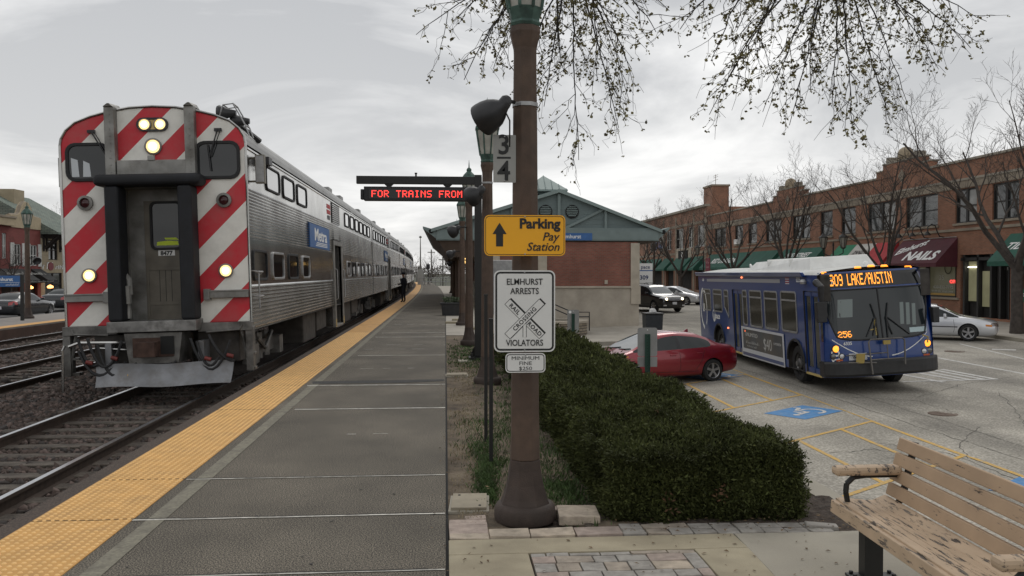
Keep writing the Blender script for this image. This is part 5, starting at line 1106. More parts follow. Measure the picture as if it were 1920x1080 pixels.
def submesh(me, mi, mats, keep=lambda c: True):
    mb = MB(); idx = {}
    for p in me.polygons:
        if p.material_index in mi and keep(p.center):
            f = []
            for v in p.vertices:
                if v not in idx: idx[v] = len(mb.v); mb.v.append(tuple(me.vertices[v].co))
                f.append(idx[v])
            mb.f.append(tuple(f)); mb.m.append(mi.index(p.material_index))
    return mb
class Surf:
    def __init__(s, me): s.b = BVHTree.FromPolygons([v.co for v in me.vertices], [p.vertices for p in me.polygons])
    def near(s, p, off):
        c, n, i, d = s.b.find_nearest(Vector(p))
        if n.dot(Vector(p)-Vector((0,2.2,.7))) < 0: n = -n
        return c+n*off
    def patch(s, mb, q, nu=8, nv=5, off=.006, m=0):   # q: four 3-D corners
        a, b, c, d = map(Vector, q); mb.grid(lambda u, v: s.near((a*(1-u)+b*u)*(1-v)+(d*(1-u)+c*u)*v, off), nu, nv, m)
    def line(s, mb, pts, r=.006, n=6, off=0, m=0):
        P = []
        for a, b in zip(pts[:-1], pts[1:]):
            for i in range(n): P.append(s.near(Vector(a).lerp(Vector(b), i/n), off))
        P.append(s.near(pts[-1], off)); mb.tube(P, r, 4, m)
def wheel(par, x, y, r, w, side, spokes=5):
    mb = MB(); s = side; mb.lathe([(r*.66,-w/2),(r*.93,-w/2),(r,-w*.36),(r,w*.36),(r*.93,w/2),(r*.68,w/2),(r*.66,w*.3)], 28, (0,0,0), 'x'); o = mb.build('wheel', M_tyre, par, smooth=40); o.location = (x, y, r); 
    if s < 0: o.rotation_euler = (0, 0, math.pi)
    rm = MB(); rm.lathe([(r*.68,w*.5),(r*.64,w*.46),(r*.6,w*.25)], 28, (0,0,0), 'x', 0, caps=False); rm.lathe([(.001,w*.1),(r*.62,w*.1)], 20, (0,0,0), 'x', 1, caps=False); rm.lathe([(r*.15,w*.1),(r*.15,w*.42),(.001,w*.44)], 12, (0,0,0), 'x', 0, caps=False)
    for k in range(spokes):
        a = 2*math.pi*k/spokes+.3; c, d = math.cos(a), math.sin(a); t = (-d, c); P = lambda rr, q, h: (h, c*rr+t[0]*q, d*rr+t[1]*q)
        rm.hexa([P(r*.08,-r*.1,w*.2),P(r*.08,r*.1,w*.2),P(r*.64,r*.13,w*.2),P(r*.64,-r*.13,w*.2),P(r*.08,-r*.085,w*.43),P(r*.08,r*.085,w*.43),P(r*.64,r*.11,w*.44),P(r*.64,-r*.11,w*.44)], 0)
    rm.build('rim', [M_alloy, M_trimb], o, smooth=30)
def vehicle(name, label, cat, loc, rz, paint, ST, L, W, axles, wr, seg, lamps, spokes=5, chrome=False, lit=False, seams=(), handles=(), extra=None, group=None, mirror_y=None, grille=None, plate=True):
    """ST rows: y, z bottom, z shoulder, z top, half widths (mid, shoulder, top), drop of the roof edge.  seg: glass flags per interval"""
    t = thing(name, label, cat, loc, rz, group); mb = MB(); rows = []
    for y, zb, zs, zt, wm, ws, wt, d in ST:
        h = [(0,zb),(wm*.8,zb),(wm*.965,zb+.07),(wm,zb+(zs-zb)*.42),(wm*.995,zb+(zs-zb)*.8),(ws,zs),(wt+(.035 if d > .05 else .0),zt-d-.03 if d > .05 else zs+(zt-zs)*.4),(wt*.93,zt-d*.5),(wt*.6,zt-.012),(0,zt)]
        rows.append([(x,y,z) for x,z in h]+[(-x,y,z) for x,z in reversed(h[1:-1])])
    n = len(rows[0])
    for r in rows: mb.v += r
    for i in range(len(rows)-1):
        for j in range(n):
            k = j if j < 9 else n-1-j; m = 0; sgm = seg.get(i, '')
            if k == 5: m = {'S':3,'P':1}.get(sgm[:1], 0)
            if k in (7, 8): m = {'W':2,'R':4}.get(sgm[1:2], 0)
            mb.f.append((i*n+j, i*n+(j+1)%n, (i+1)*n+(j+1)%n, (i+1)*n+j)); mb.m.append(m)
    mb.f += [tuple(range(n)), tuple(range((len(rows)-1)*n+n-1, (len(rows)-1)*n-1, -1))]; mb.m += [0, 0]
    cut = []
    for y in axles:
        for s in (-1, 1):
            c = MB(); c.lathe([(wr*1.13,-.17),(wr*1.13,.17)], 26, (s*(W/2-.08),y,wr*1.02), 'x', 1); cut.append(c)
    me = bm_bool_subsurf(mb, [paint, M_trimb, M_wsglass, M_carglass, M_carglass], cut)
    b = submesh(me, [0,1], None).build('body', [paint, M_trimb], t, smooth=32); S = Surf(me)
    for i, nm in ((2,'windshield'),(3,'side_window'),(4,'rear_window')):
        for kp in ((lambda c: c.x > 0), (lambda c: c.x <= 0)) if i == 3 else ((lambda c: True),):
          q = submesh(me, [i], None, kp)
          if q.f: q.build(nm, M_wsglass if i == 2 else M_carglass, t, smooth=40)
    for y in axles:
        for s in (-1, 1): wheel(t, s*(W/2-.115), y, wr, .21, s, spokes)
    for nm, q, m, off in lamps:
        for s in (-1, 1):
            x = MB(); S.patch(x, [(s*p[0],p[1],p[2]) for p in q], off=off); x.build(nm, m, t, smooth=60)
    mb = MB()
    for p in seams:
        for s in (-1, 1): S.line(mb, [(s*1.2,a,c) for a,c in p], .0055)
    if mb.v: mb.build('panel_gap', M_dark, b)
    for y, z in handles:
        for s in (-1, 1): c = S.near((s*1.2,y,z), .012); x = MB(); x.box(-.014,.014,-.095,.095,-.016,.016); x.build('door_handle', paint if not chrome else M_alloy, t, bevel=.01, loc=tuple(c))
    if mirror_y:
        y, z = mirror_y
        for s in (-1, 1): c = S.near((s*1.2,y,z), 0); x = MB(); x.hexa([(c.x-.02*s,y-.08,z-.05),(c.x+.2*s,y-.06,z-.05),(c.x+.2*s,y+.05,z-.05),(c.x-.02*s,y+.05,z-.02),(c.x-.02*s,y-.08,z+.07),(c.x+.19*s,y-.04,z+.1),(c.x+.19*s,y+.05,z+.1),(c.x-.02*s,y+.05,z+.05)]); x.build('mirror', paint, t, bevel=.025, seg=3)
    if grille:
        x = MB(); S.patch(x, grille, 12, 4, .008); g = x.build('grille', M_trimb, t, smooth=60)
        if chrome:
            a, b_, c, d = map(Vector, grille); x = MB()
            for f in (.2, .5, .8): S.line(x, [a.lerp(d, f), b_.lerp(c, f)], .016, 10, .015)
            x.build('grille_bar', M_alloy, g)
    if plate:
        for yy, zz, sg_ in plate if plate is not True else ((-.5,.42,-1),):
            c = S.near((0,yy,zz), .012); x = MB(); x.box(-.16,.16,-.006,.006,-.08,.08); x.build('licence_plate', M_plate, t, loc=tuple(c))
    if extra: extra(t, S)
    return t
def sedan_st(L, H, W, cowl, rf, b1, rr, deck, nose=.62, bt=.9, hood=.86, dk=1.0, rz=.66):
    h = W/2; w = h
    return [(0,.32,nose-.06,nose-.0,h*.66,h*.6,h*.5,.03),(.07,.22,nose-.02,nose+.05,h*.84,h*.79,h*.68,.03),(.28,.17,nose+.05,nose+.11,h*.95,h*.9,h*.78,.03),(.72,.16,(nose+hood)/2+.05,(nose+hood)/2+.10,h*.99,h*.94,h*.82,.03),
            (cowl,.16,hood,hood+.05,h,h*.95,h*.82,.03),((cowl+rf)/2,.16,hood+.02,(hood+H)/2+.045,h,h*.945,h*.75,.07),(rf,.16,bt,H-.035,h,h*.94,h*.655,.08),(b1,.16,bt+.015,H,h,h*.94,rz*h,.085),(b1+.1,.16,bt+.017,H,h,h*.94,rz*h,.085),
            (rr,.16,bt+.05,H-.05,h,h*.94,h*.62,.085),((rr+deck)/2,.17,dk-.05,(H+dk)/2+.02,h*.99,h*.93,h*.68,.07),(deck,.2,dk-.04,dk+.02,h*.98,h*.91,h*.78,.03),(L-.22,.24,dk-.05,dk+.01,h*.94,h*.86,h*.74,.03),(L-.05,.3,dk-.13,dk-.05,h*.86,h*.79,h*.66,.03),(L,.38,dk-.3,dk-.2,h*.76,h*.7,h*.6,.03)]
SEG = {4:'SW',5:'SW',6:'S ',7:'P ',8:'S ',9:' R',10:' R'}
SEGL = {4:'SW',5:'SW',6:'S ',7:'P ',8:'S ',9:'SR',10:' R'}
def paint(name, c, metal=.3, rough=.25): return mat(name, c, rough, metal, coat=.9, var=.05, vscale=2)
def antenna(t, S, y=3.35):
    c = S.near((0,y,2), 0); x = MB(); x.hexa([(-.03,-.09,-.01),(.03,-.09,-.01),(.03,.09,-.01),(-.03,.09,-.01),(-.006,.05,.07),(.006,.05,.07),(.006,.09,.075),(-.006,.09,.075)]); x.build('antenna', paint('red_metallic', (0,0,0)), t, loc=tuple(c))
    x = MB()
    for a in (-.5,.05):
        P = [S.near((a+.5*i/7,.98+.1*i/7-.03*math.sin(i/7*3.1),1.0), .012) for i in range(8)]; x.tube(P, .011, 5)
    x.build('wiper', M_trimb, t)
def car_at(center, ang): return (center[0], center[1], zl(*center[:2])+.012), ang
def centred(loc, rz, L):   # the car's own origin is at its nose; put its middle at loc
    d = Vector((math.sin(rz), -math.cos(rz))); return (loc[0]+d.x*L/2, loc[1]+d.y*L/2, loc[2])
L_ = 4.53; loc, rz = car_at((6.08,24.15), R(-73))
red = vehicle('red_car', 'dark red four-door sedan parked nose-in behind the hedge in the accessible bay', 'car', centred(loc, rz, L_), rz, paint('red_metallic', (.24,.012,.022), .45, .28), sedan_st(L_,1.44,1.78,1.0,2.0,2.42,3.2,3.95,.66,.93,.9,1.04), L_, 1.78, (.88,3.58), .318, SEGL,
    [('headlight', [(.42,.06,.63),(.80,.55,.76),(.84,.62,.70),(.46,.05,.52)], M_lens, .004), ('turn_lamp', [(.80,.6,.79),(.86,.85,.83),(.88,.85,.79),(.84,.6,.73)], M_amber, .006), ('taillight', [(.55,4.5,.88),(.83,4.2,.95),(.84,4.2,.8),(.6,4.5,.75)], M_tail, .006)], 5,
    seams=([(1.25,.9),(1.2,.5),(1.3,.25)],[(2.47,.95),(2.5,.5),(2.47,.24)],[(3.3,.98),(3.2,.62),(3.0,.3)],[(1.25,.25),(3.1,.25)]), handles=((2.25,.84),(3.12,.88)), mirror_y=(1.5,.95), extra=antenna)
# the body crease along the flank
silver = paint('silver_metallic', (.62,.63,.65), .5, .3)
def stripe(z, y0, y1, w=.02):
    def f(t, S):
        x = MB()
        for s in (-1, 1): S.line(x, [(s*1.2,y0,z-.02),(s*1.2,y1,z)], w, 14)
        x.build('side_trim', M_trimb, t)
    return f
L_ = 5.0; imp = sedan_st(L_,1.46,1.86,1.35,2.2,2.62,3.5,4.2,.72,.92,.92,1.02); p = (19.94, 33.82); loc, rz = car_at(p, R(55))
imp_c = centred(loc, rz, L_)
vehicle('silver_car', 'silver four-door sedan parked along the kerb in front of the nail salon', 'car', imp_c, rz, silver, imp, L_, 1.86, (1.02,3.85), .33, SEGL,
    [('headlight', [(.45,.0,.70),(.84,.22,.74),(.86,.26,.6),(.5,.0,.58)], mat('smoked_lens', (.16,.14,.13), .1, .2, coat=1), .006), ('turn_lamp', [(.84,.2,.66),(.9,.42,.68),(.9,.42,.6),(.85,.2,.58)], M_amber, .009), ('taillight', [(.5,5.1,.9),(.86,4.8,.92),(.86,4.8,.72),(.5,5.1,.7)], M_tail, .006)], 5,
    seams=([(1.55,.92),(1.5,.5),(1.55,.25)],[(2.66,.95),(2.68,.5),(2.66,.24)],[(3.62,.98),(3.5,.62),(3.3,.3)]), handles=((2.45,.82),(3.45,.84)), mirror_y=(1.85,.98), extra=stripe(.56,1.4,4.9), grille=[(-.35,-.1,.66),(.35,-.1,.66),(.35,-.1,.56),(-.35,-.1,.56)])
loc, rz = car_at((17.7, 64.3), R(42))
vehicle('silver_sedan', 'small silver sedan waiting behind the black sport utility vehicle', 'car', centred(loc, rz, 4.7), rz, silver, sedan_st(4.7,1.42,1.78,1.25,2.1,2.5,3.35,4.0,.7,.92,.92,1.0), 4.7, 1.78, (.95,3.6), .31, SEGL,
    [('headlight', [(.45,.0,.68),(.8,.22,.72),(.82,.26,.6),(.5,.0,.58)], M_lens, .006), ('taillight', [(.5,4.7,.9),(.8,4.5,.92),(.8,4.5,.72),(.5,4.7,.7)], M_tail, .006)], 6, handles=((2.4,.8),(3.3,.82)), extra=stripe(.55,1.2,4.3), mirror_y=(1.75,.98))
def suv_st(L, H, W):
    h = W/2
    return [(0,.38,.78,.86,h*.72,h*.68,h*.6,.03),(.08,.28,.86,1.0,h*.9,h*.84,h*.76,.03),(.3,.24,.98,1.08,h*.97,h*.92,h*.82,.03),(.8,.24,1.06,1.14,h,h*.95,h*.84,.03),(1.25,.24,1.12,1.18,h,h*.95,h*.83,.03),(1.65,.24,1.13,1.5,h,h*.95,h*.78,.07),(2.05,.24,1.14,H-.05,h,h*.95,h*.72,.08),(2.75,.24,1.15,H,h,h*.95,h*.72,.08),(2.87,.24,1.15,H,h,h*.95,h*.72,.08),(3.8,.24,1.17,H-.01,h,h*.95,h*.72,.08),(3.92,.24,1.17,H-.01,h,h*.95,h*.72,.08),(4.6,.25,1.18,H-.06,h*.99,h*.94,h*.70,.08),(4.85,.27,1.15,1.3,h*.97,h*.9,h*.76,.03),(L-.06,.32,1.0,1.1,h*.92,h*.86,h*.74,.03),(L,.4,.8,.9,h*.84,h*.78,h*.66,.03)]
loc, rz = car_at((13.9, 56.4), R(20))
def suvx(t, S):
    x = MB()
    for s in (-1, 1): x.tube([(s*.62,2.1,1.8),(s*.62,2.3,1.86),(s*.62,4.3,1.86),(s*.62,4.5,1.8)], .022, 6)
    x.build('roof_rail', M_black, t)
    for s in (-1, 1): c = S.near((s*.62,-.1,.9), .03); x = MB(); x.lathe([(.075,0),(.001,.02)], 14, (0,0,0), 'y', caps=False); x.v = [(a,-b,c_) for a,b,c_ in x.v]; x.build('headlight_bulb', M_litwarm, t, loc=tuple(c))
vehicle('black_suv', 'black sport utility vehicle with lit headlights driving towards the camera behind the station', 'car', centred(loc, rz, 5), rz, paint('black_metallic', (.012,.012,.013), .3, .25), suv_st(5.0,1.8,2.0), 5.0, 2.0, (.95,3.85), .38, {4:'SW',5:'SW',6:'S ',7:'P ',8:'S ',9:'P ',10:'SR',11:' R'},
    [('headlight', [(.5,-.05,1.0),(.93,.3,1.06),(.95,.4,.88),(.55,-.05,.84)], M_lens, .006), ('fog_lamp', [(.6,0,.5),(.8,.1,.5),(.8,.1,.42),(.6,0,.42)], M_lens, .006)], 5, True, handles=((2.6,1.0),(3.6,1.02)), mirror_y=(1.7,1.2), grille=[(-.52,-.1,.96),(.52,-.1,.96),(.5,-.1,.76),(-.5,-.1,.76)], extra=suvx, plate=((-.5,.58,-1),))
blk = paint('black_car_paint', (.016,.018,.022), .4, .22)
for nm, c, rz, lb, st_, L_, W_, ax, wr, sp in (('black_sedan', (-24.0,50.4), math.pi, 'black sedan with a red taillight parked across the tracks at the left edge', sedan_st(4.9,1.46,1.86,1.5,2.35,2.75,3.55,4.25,.7,.95,.93,1.05), 4.9, 1.86, (.85,3.8), .34, 5),
                              ('dark_sedan', (-25.4,60.0), math.pi, 'dark high-waisted sedan parked ahead of the black sedan across the tracks', sedan_st(5.0,1.5,1.9,1.6,2.4,2.8,3.6,4.2,.82,1.05,1.0,1.12), 5.0, 1.9, (.9,3.95), .36, 6)):
    vehicle(nm, lb, 'car', centred((*c,-.71), rz, L_), rz, blk, st_, L_, W_, ax, wr, SEGL,
    [('headlight', [(.45,.0,.72),(.84,.22,.76),(.86,.26,.62),(.5,.0,.6)], M_lens, .006), ('taillight', [(.5,L_,.92),(W_*.45,L_-.3,.95),(W_*.45,L_-.3,.78),(.5,L_,.76)], M_tail, .008)], sp, True, handles=((2.6,.86),(3.5,.88)), mirror_y=(2.0,1.02), plate=((6,.6,1),), group='black cars parked across the tracks')

# ---------------------------------------------------------------- the transit bus (front at y=0, door side at x=-HB)
BLUE = mat('bus_blue', (.006,.038,.18), .3, .1, coat=.6, var=.08, vscale=1.2)
BW, BLn, BH = 2.85, 12.0, 3.0; HB = BW/2
bus = thing('transit_bus', 'blue transit bus with lit amber destination sign pulling out past the accessible bays', 'bus')
th = R(88.45); fd = Vector((-math.cos(th), -math.sin(th))); lf = Vector((math.sin(th), -math.cos(th)))
bo = Vector((9.64, 20.59))+lf*HB
bus.location = (bo.x, bo.y, -1.2+.06*HB); bus.rotation_euler = (.0, -.06, R(-1.55))
def fs(t, z):     # distance of the front skin behind the bumper line
    z0 = [(.0,.1),(.75,.1),(1.25,.13),(2.55,.33),(2.65,.36),(3.0,.46),(3.06,.6),(3.12,1.0)]
    for (a, b), (c, d) in zip(z0[:-1], z0[1:]):
        if a <= z <= c: v = b+(d-b)*(z-a)/(c-a); break
    else: v = z0[-1][1]
    q = abs(t)/HB; return v+.07*q*q+.22*q**7
def bf(t, z, off=0): return (t*(1-.075*max(0, (z-2.35)/.7)**2), fs(t, z)-off, z)
def crown(x): return BH+.10*(1-(x/HB)**2)
mb = MB()
# side walls, with wheel arches left open, roof, rear
def bside(s, holes): holed(mb, (s*HB, .38 if s < 0 else .38, .33), (0,1,0), (0,0,1), (s,0,0), BLn-.5, 2.62, holes, .25, 0, 2)
bside(-1, [(0,.2,1.95,2.62),(1.27,2.47,0,.78),(8.45,9.65,0,.78),(.22,1.18,.0,2.2),(6.35,7.36,.0,2.12)]); bside(1, [(0,.9,1.95,2.62),(1.27,2.47,0,.78),(8.45,9.65,0,.78)])
for s, ye in ((-1, .585), (1, 1.285)):               # rounded upper front corners
    mb.grid(lambda a, b: ((lambda p: (p[0]+(s*HB-p[0])*a, p[1]+(ye-p[1])*a, p[2]))(bf(s*HB, 2.28+.67*b))), 5, 6, 0)
mb.grid(lambda a, b: ((lambda x: (x, .5+(BLn-.6)*b if b > 0 else fs(x,3.0), crown(x)-.12*max(0,(abs(x)/HB-.86)/.14)**2))((2*a-1)*HB)), 24, 6, 1)
for s in (-1, 1): mb.quad((s*HB,1.2,2.94),(s*HB,BLn-.1,2.94),(s*HB,BLn-.1,crown(HB)-.12+.01),(s*HB,1.2,crown(HB)-.12+.01), 0)
mb.quad((-HB,BLn-.1,.33),(HB,BLn-.1,.33),(HB,BLn-.1,3.0),(-HB,BLn-.1,3.0), 0); mb.quad((-HB,.4,.34),(HB,.4,.34),(HB,BLn-.1,.34),(-HB,BLn-.1,.34), 2)
mb.grid(lambda a, b: bf((2*a-1)*HB, .34+(3.0-.34)*b), 28, 22, 0)
mb.build('body', [BLUE, mat('bus_roof_white', (.48,.49,.47), .5, var=.1, vscale=1, dirt=(.3,.29,.25), damt=.6), M_under], bus, smooth=35)
mb = MB()                                            # roof rails in blue and the white rooftop unit
for s in (-1, 1): mb.hexa([(s*HB-.1,1.3,2.9),(s*HB+.012,1.3,2.9),(s*HB+.012,BLn-.1,2.9),(s*HB-.1,BLn-.1,2.9),(s*HB-.16,1.3,3.04),(s*HB-.06,1.3,3.03),(s*HB-.06,BLn-.15,3.03),(s*HB-.16,BLn-.15,3.04)])
mb.build('roof_edge', BLUE, bus, bevel=.03)
mb = MB(); mb.hexa([(-.95,2.2,3.02),(.95,2.2,3.02),(.95,7.6,3.02),(-.95,7.6,3.02),(-.8,2.45,3.40),(.8,2.45,3.40),(.75,7.1,3.32),(-.75,7.1,3.32)]); mb.box(-1.0,1.0,2.15,7.7,2.99,3.06)
for y in (3.8,5.6): mb.box(-.9,.9,y,y+.03,3.03,3.39)
mb.build('rooftop_unit', mat('rooftop_white', (.78,.78,.75), .45, var=.06, dirt=(.5,.49,.45), damt=.4), bus, bevel=.12, seg=4)
mb = MB(); mb.lathe([(.09,0),(.09,.1),(.05,.16),(.001,.18)], 12, (.3,1.5,3.05)); mb.tube([(-.5,8.3,3.05),(-.5,8.35,3.2),(-.48,8.5,3.24),(-.46,8.55,3.15)], .035, 6); mb.build('roof_vent', M_white, bus, smooth=40)
def sidewin(y0, y1, z0, z1, bar=2.27, cutc=0, s=-1):
    f = lambda u, v, q: (s*(HB+q), u, v); o = [(u+(y0+y1)/2, v+(z0+z1)/2) for u, v in rrect(y1-y0, z1-z0, .1)]; i = [(u+(y0+y1)/2, v+(z0+z1)/2) for u, v in rrect(y1-y0-.1, z1-z0-.1, .06)]
    if cutc: o = [(u, max(v, z0+max(0, (u-y0)/(y1-y0))*cutc)) for u, v in o]; i = [(u, max(v, z0+.05+max(0, (u-y0)/(y1-y0))*cutc)) for u, v in i]
    a = MB(); a.add([f(u, v, .004) for u, v in i], [tuple(range(len(i)))]); p = a.build('window', mat('bus_glass', (.018,.019,.015), .1, spec=.5), bus)
    a = MB(); ring(a, o, i, f, .0, .022); 
    if bar: a.box(min(s*(HB),s*(HB+.018)), max(s*HB,s*(HB+.018)), y0+.04, y1-.04, bar-.025, bar+.025)
    a.build('frame', M_galv, p, bevel=.006)
for y0, y1, z0, z1, c in ((10.28,11.33,1.6,2.42,0),(8.89,9.98,1.6,2.43,0),(8.14,8.64,1.42,2.43,.38),(6.17,6.63,1.3,2.46,0),(4.8,5.95,1.3,2.47,0),(3.46,4.58,1.32,2.48,0),(2.03,3.2,1.34,2.5,0)): sidewin(y0, y1, z0, z1, 2.2 if c else 2.24, c)
def busdoor(y0, y1, z0, z1, name):
    mb = MB(); x = -HB+.06; mb.box(x, x+.04, y0, y1, z0, z1, 0)
    d = mb.build(name, [BLUE], bus); ym = (y0+y1)/2; g = MB(); fr_ = MB()
    for a, b in ((y0+.03,ym-.02),(ym+.02,y1-.03)):
        g.box(x-.012, x-.002, a+.09, b-.09, z0+.18, z1-.14); 
        for q in (a, b-.05): fr_.box(x-.03, x, q, q+.05, z0+.02, z1-.02)
        fr_.box(x-.028, x, a, b, z0+.02, z0+.16); fr_.box(x-.028, x, a, b, z1-.12, z1-.02)
    g.build('door_glass', mat('door_glass', (.03,.032,.025), .12, spec=.5), d); fr_.build('leaf_frame', BLUE, d)
    s = MB(); s.box(-HB-.01, -HB+.2, y0-.02, y1+.02, .31, .36); s.build('step_edge', mat('step_edge_yellow', (.5,.38,.14), .7), d)
busdoor(.6, 1.56, .34, 2.52, 'front_door'); busdoor(6.73, 7.74, .34, 2.44, 'rear_door')
mb = MB(); mb.quad((-HB-.004,3.2,2.72),(-HB-.004,10.7,2.69),(-HB-.004,10.7,2.79),(-HB-.004,3.2,2.83)); mb.build('silver_stripe', mat('silver_band', (.42,.43,.46), .4, .4), bus)
# fleet numbers, flag, logo, advertising panel
SX = lambda y, z, o=.006: face_mx((-HB-o, y, z), (0,-1,0), (0,0,1))
mb = MB(); mb.text('6335', .19, SX(1.83, 2.76), bold=.003, sx=.75, ext=.001); mb.text('6335', .14, SX(11.2, 2.7), bold=.003, sx=.9, ext=.001); mb.text('pace', .30, SX(9.55, 1.36), bold=.006, ext=.001); mb.build('lettering', M_white, bus)
mb = MB()
for i in range(6): mb.box(-HB-.006, -HB+.01, 2.5, 2.78, 2.70+.032*i, 2.716+.032*i, 1 if i % 2 else 0)
mb.build('flag_decal', [M_white, M_red], bus)
def arcs(mb, y, z, r, w, a0, a1, sy=1., n=20):
    for i in range(n):
        p = []
        for q, a in ((r-w,i),(r+w,i),(r+w,i+1),(r-w,i+1)): t = R(a0+(a1-a0)*a/n); p.append((-HB-.005, y-q*math.cos(t)*sy, z+q*math.sin(t)))
        mb.add(p, [(0,1,2,3)])
mb = MB(); arcs(mb, 10.0, 1.45, .2, .025, 0, 360, .8); mb.add([(-HB-.005,10.06,1.25),(-HB-.005,9.94,1.25),(-HB-.005,9.97,1.52),(-HB-.005,10.03,1.52)], [(0,1,2,3)])
arcs(mb, 11.25, 1.66, .74, .07, 100, 262, .62); arcs(mb, 11.25, 1.66, .70, .06, -55, 95, .5); mb.box(-HB-.006,-HB,11.2,11.42,1.55,1.85); mb.build('emblem', M_white, bus)
mb = MB(); mb.box(-HB-.02, -HB+.01, 3.12, 6.8, .52, 1.22, 0); ad = mb.build('advert_panel', [mat('advert_picture', (.07,.075,.08), .5, var=.25, vscale=1.2, dirt=(.16,.12,.07), dscale=1.3, damt=.6)], bus)
mb = MB(); f = lambda u, v, q: (-HB-q, u, v); ring(mb, [(3.08,.3),(6.84,.3),(6.84,1.26),(3.08,1.26)], [(3.18,.56),(6.72,.56),(6.72,1.19),(3.18,1.19)], f, .018, .03); mb.box(-HB-.032,-HB-.029,3.15,6.78,.34,.44,1); mb.build('advert_frame', [mat('advert_white', (.55,.56,.58), .5), BLUE], ad)
mb = MB(); mb.text('UNLIMITED', .17, SX(5.9,.97,.022), sx=1.35, ext=.001); mb.text('$40', .5, SX(4.45,.67,.022), sx=.95, bold=-.004, ext=.001); mb.text('A MONTH', .11, SX(3.62,.88,.022), sx=1.2, ext=.001); scribble(mb, SX(5.85,.74,.022), 1.3, .09); scribble(mb, SX(5.9,.63,.022), .9, .06, seed=3); mb.build('advert_lettering', mat('advert_text', (.55,.55,.53), .6), ad)
for y, z in ((8.35,1.1),(6.5,1.12),(6.6,2.86)):
    mb = MB(); mb.box(-HB-.02, -HB, y-.05, y+.05, z-.025, z+.025); mb.build('side_marker', mat('lit_marker', (1,.25,.1), .4, emit=(1,.2,.08), estr=2.5), bus)
# wheels and arches
for y, rear in ((2.25,0),(9.43,1)):
    for s in (-1, 1):
        mb = MB()
        P = [(s*(HB+.015), y-.6*math.cos(R(a)), .33+.24+.6*math.sin(R(a))) for a in range(0, 181, 12)]; mb.tube(P, .035, 6)
        for i in range(len(P)-1):                    # fill between the rounded arch and the square opening
            for sg_ in (0,): mb.quad(P[i], P[i+1], (s*HB, P[i+1][1], 1.12), (s*HB, P[i][1], 1.12), 1)
        mb.build('wheel_arch', [M_rubber, BLUE], bus)
        w = MB(); r = .51; w.lathe([(r*.56,-.14),(r*.9,-.15),(r,-.1),(r,.1),(r*.9,.15),(r*.6,.14),(r*.57,.06)], 30, (0,0,0), 'x'); o = w.build('wheel', M_tyre, bus, smooth=40); o.location = (s*(HB-.2), y, r-.01-(0 if s < 0 else .17)); o.rotation_euler = (0, 0, 0 if s > 0 else math.pi)
        w = MB(); w.lathe([(r*.57,.1),(r*.5,.02),(r*.3,.04),(r*.28,.12),(r*.16,.14),(r*.15,.2),(.001,.21)], 24, (0,0,0), 'x', caps=False)
        for k in range(10): a = k*.628; w.lathe([(.018,.03),(.018,.08)], 6, (0, r*.38*math.cos(a), r*.38*math.sin(a)), 'x')
        w.build('rim', mat('steel_rim', (.2,.2,.2), .45, .7, var=.3, vscale=15), o, smooth=35)
# front: bumper, windscreen, destination sign, lamps, bike rack
mb = MB()
for off, z0, z1 in ((.06,.36,.75),):
    N_ = 28; V = [[(t*1.035, .02+.05*abs(t/HB)**2+.24*abs(t/HB)**7+dy_, z) for t in [(-1+2*i/N_)*HB for i in range(N_+1)]] for z, dy_ in ((z0,.03),(z0+.06,-.02),(z1-.05,-.02),(z1,.02),(z1,.25))]
    for a, b in zip(V[:-1], V[1:]):
        for i in range(N_): mb.quad(a[i], a[i+1], b[i+1], b[i])
for s in (-1, 1): mb.box(min(s*(HB+.05),s*(HB-.1)), max(s*(HB+.05),s*(HB-.1)), .3, .58, .37, .74)
mb.build('bumper', mat('bumper_black', (.022,.022,.023), .55, var=.2, vscale=6), bus, smooth=50)
def wsmap(a, b):     # a across, b up; the glass narrows towards a rounded foot
    z = 1.27+1.27*b; q = 2*a-1; w = HB-.07-.17*(1-b)**2.2-.05*(1-b); rz_ = .03*q*q
    z = z+ (.09*abs(q)**6*(1-b)); return q*w, z
mb = MB(); mb.grid(lambda a, b: bf(*wsmap(a, b), .008), 28, 12); mb.v = [tuple(v) for v in mb.v]; ws = mb.build('windshield', mat('bus_windshield', (.018,.023,.025), .05, spec=.5), bus, smooth=60)
mb = MB(); pts = [bf(*wsmap(a, 0), .012) for a in np.linspace(0,1,24)]+[bf(*wsmap(1, b), .012) for b in np.linspace(0,1,10)]+[bf(*wsmap(a, 1), .012) for a in np.linspace(1,0,24)]+[bf(*wsmap(0, b), .012) for b in np.linspace(1,0,10)]
mb.tube(pts, .022, 5); mb.tube([bf(0, 1.27+1.27*i/8, .012) for i in range(9)], .022, 5); mb.build('rubber_seal', M_rubber, ws)
mb = MB()                                            # laid on the glass: side-window daylight painted as pale patches, and yellow poles
for t0, t1, z0, z1 in ((-1.05,-.68,1.85,2.3),(.52,.62,1.6,2.15),(.68,.78,1.58,2.13),(.84,.94,1.56,2.1)): mb = MB(); mb.grid(lambda a, b: bf(t0+(t1-t0)*a+.05*(b-.5), z0+(z1-z0)*b, .0095), 3, 3); mb.build('window_daylight_patch', mat('painted_window_daylight', (.15,.18,.175), .2), ws)
mb = MB(); mb.tube([bf(-.16,1.36,.01), bf(-.17,1.72,.01), bf(-.1,1.78,.01)], .018, 5); mb.tube([bf(-.3,1.5,.01), bf(-.14,1.53,.01)], .014, 5); mb.build('grab_pole', mat('pole_yellow', (.42,.32,.1), .5), ws)
mb = MB(); mb.grid(lambda a, b: bf(.72+.5*a, 1.38+.12*b, .0105), 4, 2); mb.build('sticker', mat('pale_sticker', (.4,.5,.52), .5), ws)
